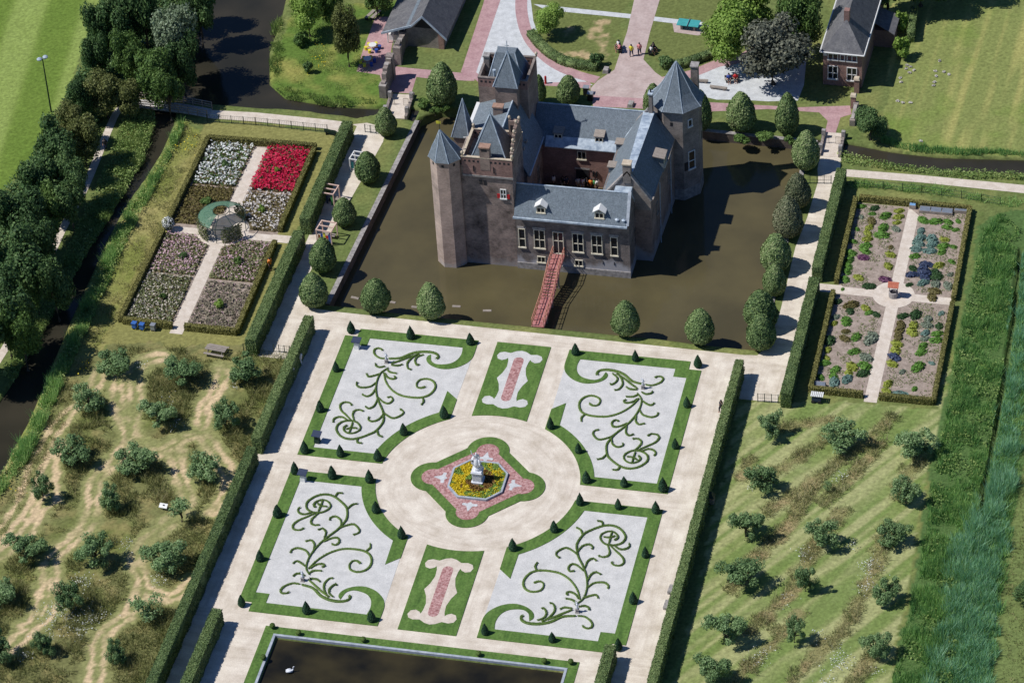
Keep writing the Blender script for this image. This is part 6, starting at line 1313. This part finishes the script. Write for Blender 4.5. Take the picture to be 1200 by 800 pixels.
# play frames on the left promenade
def cube_frame(px, py, rz, s, h, label, cols, mat='wood_pink'):
    e = empty('play_frame', (*G(px, py), 0), label, 'play frame', 'square play frames on the left promenade', rz); t = .06; mb = MB()
    for a in (-s/2, s/2):
        for b_ in (-s/2, s/2): MB().box(a-t, a+t, b_-t, b_+t, 0, h).build('post', MT[mat], e)
    for a in (-s/2, s/2): mb.box(a-t, a+t, -s/2+t, s/2-t, h-2*t, h-.002)
    for b_ in (-s/2, 0, s/2): mb.box(-s/2+t, s/2-t, b_-t, b_+t, h-2*t, h-.004)
    mb.build('beams', MT[mat], e)
    for i, c_ in enumerate(cols):
        u = -s/2+.25+i*(s-.5)/max(1, len(cols)-1); MB().box(u-.14, u+.14, -s/2+.08, -s/2+.13, .25+.12*(i % 2), 1.2+.2*(i % 3)).build('panel', MT[c_], e)
    MB().box(-s/2+.1, s/2-.1, .2, s/2-.15, .42, .47).build('shelf', MT['wood'], e)
cube_frame(387, 237, -.12, 1.75, 2.0, 'wooden cube frame with a dark round target beside the second yew of the left quay', ('dark', 'navy', 'green'))
cube_frame(384, 281, -.12, 1.8, 2.0, 'wooden cube frame with coloured panels nearest the cross path of the left quay', ('orange', 'blue', 'yellow', 'red', 'blue'))
cube_frame(421, 196, -.12, 1.6, 1.7, 'cube frame with green panels half hidden behind a yew of the left quay', ('teal', 'green'), 'white')
e = empty('trestle', (*G(394, 237), 0), 'small dark trestle table on the gravel beside the wooden cube frame', 'trestle', None, -.2); MB().box(-.9, .6, -.2, .2, .5, .56).build('tabletop', MT['wood'], e)
for s in (-.8, .5): MB().box(s-.04, s+.04, -.2, .2, 0, .498).build('leg', MT['dark'], e)
# ------------------------------------------------------------------ fences and gates
def iron_fence(pts, h, label, gap=1.5, bars=True, mat='iron', cat='fence', group=None, name='iron_fence'):
    e = empty(name, (pts[0][0], pts[0][1], 0), label, cat, group); o = Vector(pts[0][:2]); mp = MB(); mr = MB()
    for a, b_ in zip(pts[:-1], pts[1:]):
        a = Vector(a[:2])-o; b_ = Vector(b_[:2])-o; L = (b_-a).length; d = (b_-a)/L; n = max(1, round(L/gap))
        for k in range(n+1): p = a+d*(L*k/n); MB().box(p.x-.035, p.x+.035, p.y-.035, p.y+.035, 0, h+.08).build('post', MT[mat], e)
        for z in (.12, h*.5, h): mr.tube([(a.x, a.y, z), (b_.x, b_.y, z)], .02, 4)
        if bars:
            m = int(L/.22)
            for k in range(m): p = a+d*(L*(k+.5)/m); mr.box(p.x-.009, p.x+.009, p.y-.009, p.y+.009, .1, h)
    mr.build('bars', MT[mat], e)
iron_fence(GL([(243,143),(300,147),(384,155.5)]), 1.1, 'long green iron fence along the gravel canal path above the flower garden')
iron_fence(GL([(428,155),(441,157)]), 1.1, 'iron gate leaf on the promenade beside the first yew', .6)
iron_fence(GL([(321,412),(340,414)]), 1.0, 'low dark gate fence at the end of the left promenade', .6)
iron_fence(GL([(888,470.5),(912,472)]), 1.1, 'dark gate fence across the end of the right promenade', .8)
iron_fence(GL([(941,215),(974,215.5)]), 1.1, 'green gate fence across the right promenade by the brown topped yew', .8)
iron_fence(GL([(990,217),(1080,226),(1150,236),(1172,240)]), 1.0, 'thin wire fence between the field path and the kitchen garden', 2.2, False)
iron_fence(GL([(286,414),(303,405)]), 1.3, 'green mesh gate at the near end of the left promenade hedge', .8)
# wooden bridge over the narrow canal
e = empty('wooden_bridge', (*G(200, 123), 0), 'long grey wooden footbridge with railings over the narrow canal', 'footbridge'); o = Vector(G(200, 123))
A_ = Vector(G(158, 122))-o; B_ = Vector(G(246, 133.5))-o; d = (B_-A_).normalized(); n = Vector((-d.y, d.x)); L = (B_-A_).length
arch = lambda t: .12+.25*math.sin(math.pi*t)
def strip(off, z0, z1, w, t0=0, t1=1, k=14):
    mb = MB()
    for i in range(k):
        ta, tb = t0+(t1-t0)*i/k, t0+(t1-t0)*(i+1)/k; a = A_+d*(L*ta)+n*off; b_ = A_+d*(L*tb)+n*off; za, zb = arch(ta), arch(tb)
        vs = [(*(a-n*w/2), za+z0), (*(b_-n*w/2), zb+z0), (*(b_+n*w/2), zb+z0), (*(a+n*w/2), za+z0), (*(a-n*w/2), za+z1), (*(b_-n*w/2), zb+z1), (*(b_+n*w/2), zb+z1), (*(a+n*w/2), za+z1)]
        mb.add(vs, [(3,2,1,0),(4,5,6,7),(0,1,5,4),(1,2,6,5),(2,3,7,6),(3,0,4,7)])
    return mb
MT['deck'] = M_noise('pale_bridge_deck', lin(170, 168, 166), lin(206, 202, 198), 2, .85)
strip(0, -.12, 0, 1.7).build('deck', MT['deck'], e); strip(0, -.42, -.14, 1.3, .15, .8).build('beams', MT['wood'], e)
for s in (-1, 1):
    for z in (.95, .62, .3): strip(s*.9, z-.06, z+.06, .07).build('rail', MT['wood'], e)
    for k in range(9): t = k/8; p = A_+d*(L*t)+n*s*.82; MB().box(p.x-.05, p.x+.05, p.y-.05, p.y+.05, arch(t)-.2, arch(t)+1.02).build('post', MT['wood'], e)
# brick bridges to the forecourt
def brick_bridge(a, b_, w, label, name='brick_bridge', mat='path'):
    a = Vector(a); b_ = Vector(b_); e = empty(name, (a.x, a.y, 0), label, 'bridge'); v = b_-a; d = v.normalized(); n = Vector((-d.y, d.x)); L = v.length
    MB().prism([-n*w/2, d*L-n*w/2, d*L+n*w/2, n*w/2], -.35, .05).build('deck', MT[mat], e)
    for s in (-1, 1):
        MB().obox(n*s*(w/2+.02), d*L+n*s*(w/2+.02), .16, -1.6, .42).build('parapet', MT['brick_grey'], e)
        for k in (.18, .78): p = d*L*k+n*s*(w/2+.02); MB().box(p.x-.22, p.x+.22, p.y-.22, p.y+.22, .2, 1.15).build('pier', MT['stone'], e)
    c = (d*L*.55); mb = MB()
    for s in (-1, 1):
        p0 = c+n*s*(w/2-.15); p1 = c+n*s*(w/2-.75)
        mb.tube([(p0.x, p0.y, 0), (p0.x, p0.y, 1.05), (p1.x, p1.y, 1.05), (p1.x, p1.y, 0)], .03, 5)
        for j in range(1, 4): q = p0.lerp(p1, j/4); mb.box(q.x-.01, q.x+.01, q.y-.01, q.y+.01, .05, 1.03)
    mb.build('gate', MT['black'], e)
brick_bridge(G(463, 139), G(472, 111), 2.6, 'old brick bridge with stone posts from the left promenade to the forecourt')
brick_bridge(G(972, 184), G(978, 156), 2.3, 'old brick bridge with iron gate from the right promenade to the plaza')
# ruined brick walls beside the entrance path
def ruin(a, b_, t, hs, label):
    a = Vector(a); b_ = Vector(b_); e = empty('ruined_wall', (a.x, a.y, 0), label, 'ruined wall'); d = (b_-a); n = Vector((-d.y, d.x)).normalized()*t/2; k = len(hs)
    mb = MB()
    for i in range(k):
        p = d*(i/k); q = d*((i+1)/k)+Vector((.001*i, 0)); h = hs[i]; mb.prism([p-n*(1+.004*i), q-n*(1+.004*i), q+n*(1+.004*i), p+n*(1+.004*i)], -.1, h)
    mb.build('masonry', MT['brick_grey'], e); mb = MB(); p = d*0-d.normalized()*.02; mb.box(p.x-t*.8, p.x+t*.8, p.y-t*.8, p.y+t*.8, -.1, max(.4, hs[0]*.9)); p = d; mb.box(p.x-t*.8, p.x+t*.8, p.y-t*.8, p.y+t*.8, -.1, hs[-1]*1.06); mb.build('pier', MT['brick_grey'], e)
ruin(G(450, 113), G(459, 92), .55, [2.0, 2.8, 3.2, 3.3, 2.9, 3.3], 'tall ruined brick wall at the left side of the path beside the brick bridge')
ruin(G(467, 74), G(474, 53), .6, [2.8, 2.4, 2.2, 2.0], 'ruined brick wall running to the barn gable')
ruin(G(999, 146), G(1003, 128), .4, [.9, .9, .9], 'low brick wall beside the dark evergreen at the right bridge')
for px, py, h, t in [(1000,126,1.7,'nearer'),(1004,108,1.9,'farther')]:
    e = empty('gate_pier', (*G(px, py), 0), f'red brick gate pier with pale cap in front of the brick house, {t} one', 'gate pier', 'gate piers by the brick house'); MB().box(-.3, .3, -.3, .3, 0, h).build('pier', MT['brick_red'], e); MB().prism([(-.38, -.38), (.38, -.38), (.38, .38), (-.38, .38)], h, h+.22, .1).build('cap', MT['sandstone'], e)
tag(MB().obox(G(1004,106), G(1009,92), .16, 0, 1.6).build('garden_wall', MT['brick_red']), 'short red brick garden wall joining the farther gate pier to the house', 'garden wall')
# ------------------------------------------------------------------ barn at the top
bx, by = G(499, 56); BA = empty('barn', (bx, by, 0), 'old brick barn with a dark tiled roof, white gable boards and a lower lean-to', 'barn', None, -.02)
W = 2.35; D = 14; EH = 2.3; RH = 5.0
recalc(extr_y(MB(), [(-W, -.1), (W, -.1), (W, EH), (0, RH-.3), (-W, EH)], 0, D).build('wall', MT['brick_grey'], BA))
recalc(extr_y(MB(), [(0, RH), (W+.55, EH-.35), (W+.5, EH-.55), (0, RH-.22), (-W+.9, EH+1.0), (-W+.9, EH+1.2)], -.55, D).build('roof', MT['slate_dark'], BA))
recalc(extr_y(MB(), [(-W+.9, EH+1.21), (-W-3.0, EH-.25), (-W-3.0, EH-.45), (-W+.9, EH+.98)], -.5, D).build('lean_to_roof', MT['slate_dark'], BA))
recalc(extr_y(MB(), [(-1.75, 3.42), (-2.75, 3.0), (-2.75, 2.97), (-1.75, 3.39)], -.4, D).build('roof_seam', MT['slate'], BA))
mb = MB(); extr_y(mb, [(0, RH+.06), (W+.62, EH-.36), (W+.58, EH-.62), (0, RH-.24)], -.68, -.56); extr_y(mb, [(0, RH+.06), (-W+.9, EH+1.27), (-W+.9, EH+.98), (0, RH-.24)], -.68, -.56); extr_y(mb, [(-W+.9, EH+1.27), (-W-3.05, EH-.22), (-W-3.05, EH-.5), (-W+.9, EH+.98)], -.679, -.561); recalc(mb.build('gable_board', MT['lead'], BA))
recalc(extr_y(MB(), [(-1.3, 2.9), (1.3, 2.9), (0, RH-.45)], -.02, .0).build('gable_boarding', MT['dark'], BA)); MB().box(W-.65, W+.02, -.06, .4, -.1, EH).build('buttress', MT['brick_red'], BA)
for k in range(4): MB().box(-W-2.6+k*.75, -W-2.48+k*.75, .2, .32, 0, 2.0+.35*k).build('post', MT['white'], BA)
MB().box(-W-2.6, -W-.05, .8, 6, 0, .9).build('counter', MT['white'], BA)
# yellow and blue garden tables
for px, py, t in [(437,58,'farther'),(431,74,'nearer')]:
    e = empty('garden_table', (*G(px, py), 0), f'white table ringed by yellow and blue stools left of the barn, {t} one', 'garden table', 'yellow and blue garden tables'); MB().lathe([(.5, .66), (.5, .72)], n=14).build('tabletop', MT['white'], e); MB().lathe([(.3, 0), (.06, .05), (.06, .658)], n=8).build('leg', MT['grey_metal'], e)
    for k in range(6): a = k*math.pi/3+.3; MB().lathe([(.2, 0), (.2, .42), (.24, .46)], (.85*math.cos(a), .85*math.sin(a), 0), 9).build('stool', MT['yellow' if k in (1, 2, 3, 4) else 'blue'], e)
tag(MB().lathe([(.14, 0), (.14, 1.0), (.10, 1.08)], (*G(639.5, 98), 0), 9).build('waste_post', MT['red']), 'dark red post on the brick path beside the high keep', 'post')
for px, py, t in [(687,110,'left'),(692,117,'right')]:
    e = empty('litter_bin', (*G(px, py), 0), f'dark bin behind the back wing roof, {t} one', 'bin', 'bins behind the castle'); MB().box(-.32, .32, -.3, .3, 0, .95).build('bin_body', MT['black'], e); MB().box(-.36, .36, -.34, .34, .953, 1.05).build('lid', MT['grey_metal'], e)
for px, py, t in [(710,84,'at the left corner of the plaza'),(739,124,'behind the back wing ridge')]:
    e = empty('stone_block', (*G(px, py), 0), f'low grey stone block {t}', 'stone block'); MB().prism([(-.35, -.5), (.35, -.5), (.4, .5), (-.3, .55)], 0, .45, .06).build('block', MT['stone'], e)
# ------------------------------------------------------------------ brick house at the top right
hx, hy = G(987, 101); HO = empty('brick_house', (hx, hy, 0), 'two storey brick house with a grey hipped slate roof and one red chimney', 'house', None, -.03)
W = 2.35; D = 16; H = 4.9
MB().box(-W, W, 0, D, -.1, H).build('wall', MT['brick_red'], HO)
mb = MB(); a = [(-W-.3, -.35, H), (W+.3, -.35, H), (W+.3, D, H), (-W-.3, D, H)]; r0, r1 = (0, 2.7, H+3.0), (0, D, H+3.0); mb.add(a+[r0, r1], [(0, 1, 4), (1, 2, 5, 4), (3, 0, 4, 5), (3, 2, 1, 0), (2, 3, 5)]); rf = mb.build('roof', MT['slate_dark'], HO)
c = MB().box(-.32, .32, 2.6, 3.3, H+2.2, H+4.2).build('chimney', MT['brick_red'], rf); 
mb = MB()
for p, q in ((a[0], a[1]), (a[1], a[2]), (a[3], a[0])): mb.tube([p, q], .10, 5)
mb.build('gutter', MT['white'], HO)
for x in (-1.15, 1.15):
    window(HO, (x, 0, 3.75), SOUTH, 1.25, .85, 2, 1, 'white', off=(0, 0, 0)); window(HO, (x, 0, .95), SOUTH, 1.25, 1.9, 2, 2, 'white', off=(0, 0, 0))
window(HO, (0, 0, 3.75), SOUTH, .6, .85, 1, 1, 'white', off=(0, 0, 0)); MB().box(-2.3, -1.9, -.05, -.01, 4.2, 4.55).build('house_sign', MT['white'], HO)
mb = MB(); mb.add([(W+.02, 9, 3.4), (W+2.6, 8.2, 2.5), (W+2.6, 12.5, 2.5), (W+.02, 12.5, 3.4), (W+.02, 9, 3.3), (W+2.6, 8.2, 2.4), (W+2.6, 12.5, 2.4), (W+.02, 12.5, 3.3)], [(0,1,2,3),(7,6,5,4),(0,4,5,1),(1,5,6,2),(2,6,7,3),(3,7,4,0)]); mb.build('lean_to_roof', MT['slate_dark'], HO); MB().box(W+.005, W+2.4, 9, 12.3, -.1, 2.38).build('lean_to_wall', MT['brick_red'], HO)
# floodlight mast on the sports field
e = empty('floodlight_mast', (*G(60, 131), 0), 'slim grey floodlight mast with two lamps at the edge of the sports field', 'floodlight'); MB().tube([(0, 0, 0), (0, 0, 7.7)], [.11, .07], 8).build('mast', MT['iron'], e); MB().tube([(-.35, 0, 7.6), (.35, .25, 7.62)], .04, 6).build('crossbar', MT['grey_metal'], e)
for x_, y_ in ((-.35, -.1), (.2, .45)): MB().lathe([(.1, 0), (.32, .12), (.34, .24), (.2, .36), (.05, .4)], (x_, y_, 7.55), 10).build('lamp', MT['lead'], e)
# small shed hut beside right orchard hedge, kitchen bench, blue bin
e = empty('slatted_crate', (*G(831, 588), 0), 'pale slatted crate with green netted lid on the orchard side of the right hedge', 'crate'); mb = MB()
for k in range(4): mb.box(-.55, .55, -.4, .4, .1+k*.2, .22+k*.2)
mb.build('slats', MT['wood'], e); MB().prism([(-.6, -.45), (.6, -.45), (.6, .45), (-.6, .45)], .85, 1.35, .3).build('lid', MT['iron'], e)
e = empty('cart_shelter', (*G(957, 470), 0), 'small garden cart with a pale ribbed top in front of the kitchen garden hedge', 'garden cart'); MB().box(-.5, .5, -.35, .35, .2, .7).build('body', MT['navy'], e); mb = MB(); [mb.box(-.62+.2*k, -.48+.2*k, -.42, .42, .95, 1.02) for k in range(7)]; mb.box(-.6, .6, -.3, -.2, .88, .949); mb.box(-.6, .6, .2, .3, .88, .949); mb.build('top', MT['white'], e)
for s in (-1, 1): MB().lathe([(.2, -.04), (.2, .04)], (0, 0, 0), 10).build('wheel', MT['dark'], e).matrix_local = Matrix.Translation((s*.35, -.4, .2)) @ Matrix.Rotation(math.pi/2, 4, 'X')
for s in (-1, 1): MB().box(s*.48-.03, s*.48+.03, -.03, .03, .7, .9).build('post', MT['wood'], e)
# white stones and sheep-like pale lumps on the pasture, pale slabs by the bridge
for i, (px, py) in enumerate([(1063,77),(1067,79),(1062,81),(1071,83),(1066,86),(1055,92),(1056,97),(1096,84),(1106,85),(1112,88),(1097,90),(1095,97),(1094,101),(1101,72),(1052,119),(1058,121),(1067,121),(1079,166)]):
    a = unit(rng.normal(0, 1, (60, 3)))*np.array([.24, .18, .08])*rng.uniform(.5, 1, (60, 1))+np.array([0, 0, .1]); o = link('hay_wisp', fast_mesh('hay_wisp', *leaves(a, a+np.array([0, 0, .3]), .10, .5, .5), MT['grey_flower']), None, (*G(px, py), 0), rng.uniform(0, 6)); tag(o, 'small pale wisp of dry hay lying on the mown pasture by the brick house', 'hay wisp', 'pale wisps on the pasture')
e = empty('swan', (*G(340, 787, -.28), -.28), 'white swan swimming on the dark pond near its left edge', 'swan', None, .4)
o = link('body', skin_mesh('swan_body', [(0,0,.12),(-.28,0,.16),(-.45,0,.26),(.22,0,.16),(.36,0,.38),(.34,0,.58),(.42,0,.66),(.52,0,.62)], [(0,1),(1,2),(0,3),(3,4),(4,5),(5,6),(6,7)], [(.2,.16),(.17,.14),(.04,.05),(.11,.11),(.055,.055),(.05,.05),(.06,.06),(.025,.02)], MT['marble']), e)
for s_ in (-1, 1): MB().lathe([(.02, -.3), (.1, -.1), (.12, .1), (.05, .3)], n=8).build('wing', MT['marble'], e, True).matrix_local = Matrix.Translation((-.12, s_*.15, .24)) @ Matrix.Rotation(math.pi/2, 4, 'Y')
# nesting rafts and floats in the moat
for i, (px, py, t) in enumerate([(416,349,'left, between the first two near bank yews'),(459,354,'beside the second near bank yew'),(487,360,'left of the third near bank yew'),(535,359,'right of the third near bank yew'),(571,364,'halfway to the red footbridge')]):
    o = MB().prism([(-.5, -.16), (.5, -.2), (.48, .16), (-.5, .2)], 0, .08, .03).build('floating_board', MT['wood']); o.location = (*G(px, py, WZ), WZ-.02); o.rotation_euler = (0, 0, rng.uniform(-.2, .2)); tag(o, f'small pale board floating in the moat, {t}', 'floating board', 'boards floating in the moat')
# ------------------------------------------------------------------ camera, sky, sun
cam = bpy.data.cameras.new('camera'); co = bpy.data.objects.new('camera', cam); COL.objects.link(co)
cam.sensor_width = 36; cam.lens = FPX/1200*36; cam.clip_start = 1; cam.clip_end = 6000
r, u, f = RM; co.matrix_world = Matrix(((r[0], u[0], -f[0], CAM[0]), (r[1], u[1], -f[1], CAM[1]), (r[2], u[2], -f[2], CAM[2]), (0, 0, 0, 1)))
SC.camera = co
SAZ, SEL = 19.0, 54.0                        # shadows run along +x, slightly away from the camera
d = Vector((math.cos(math.radians(SAZ))*math.cos(math.radians(SEL)), math.sin(math.radians(SAZ))*math.cos(math.radians(SEL)), -math.sin(math.radians(SEL))))
sl = bpy.data.lights.new('sun', 'SUN'); sl.energy = 5.0; sl.angle = math.radians(.53); sl.color = (1, .975, .935)
so = bpy.data.objects.new('sun', sl); COL.objects.link(so); so.rotation_euler = d.to_track_quat('-Z', 'Y').to_euler(); so.location = (-60, 0, 90)
w = bpy.data.worlds.new('World'); SC.world = w; w.use_nodes = True; nt = w.node_tree; bg = nt.nodes['Background']
sk = nt.nodes.new('ShaderNodeTexSky'); sk.sky_type = 'NISHITA'; sk.sun_disc = False; sk.sun_elevation = math.radians(SEL)
sx, sy = -d.x, -d.y; sk.sun_rotation = math.atan2(sx, sy)
sk.air_density = 1.0; sk.dust_density = .2; sk.ozone_density = 6.0
tn = nt.nodes.new('ShaderNodeMix'); tn.data_type = 'RGBA'; tn.blend_type = 'MULTIPLY'; tn.inputs[0].default_value = 1; tn.inputs[7].default_value = (.80, .97, 1.24, 1)
nt.links.new(sk.outputs[0], tn.inputs[6]); nt.links.new(tn.outputs[2], bg.inputs['Color']); bg.inputs['Strength'].default_value = .068
SC.view_settings.view_transform = 'Standard'; SC.view_settings.look = 'None'; SC.view_settings.exposure = -.32; SC.view_settings.gamma = 1
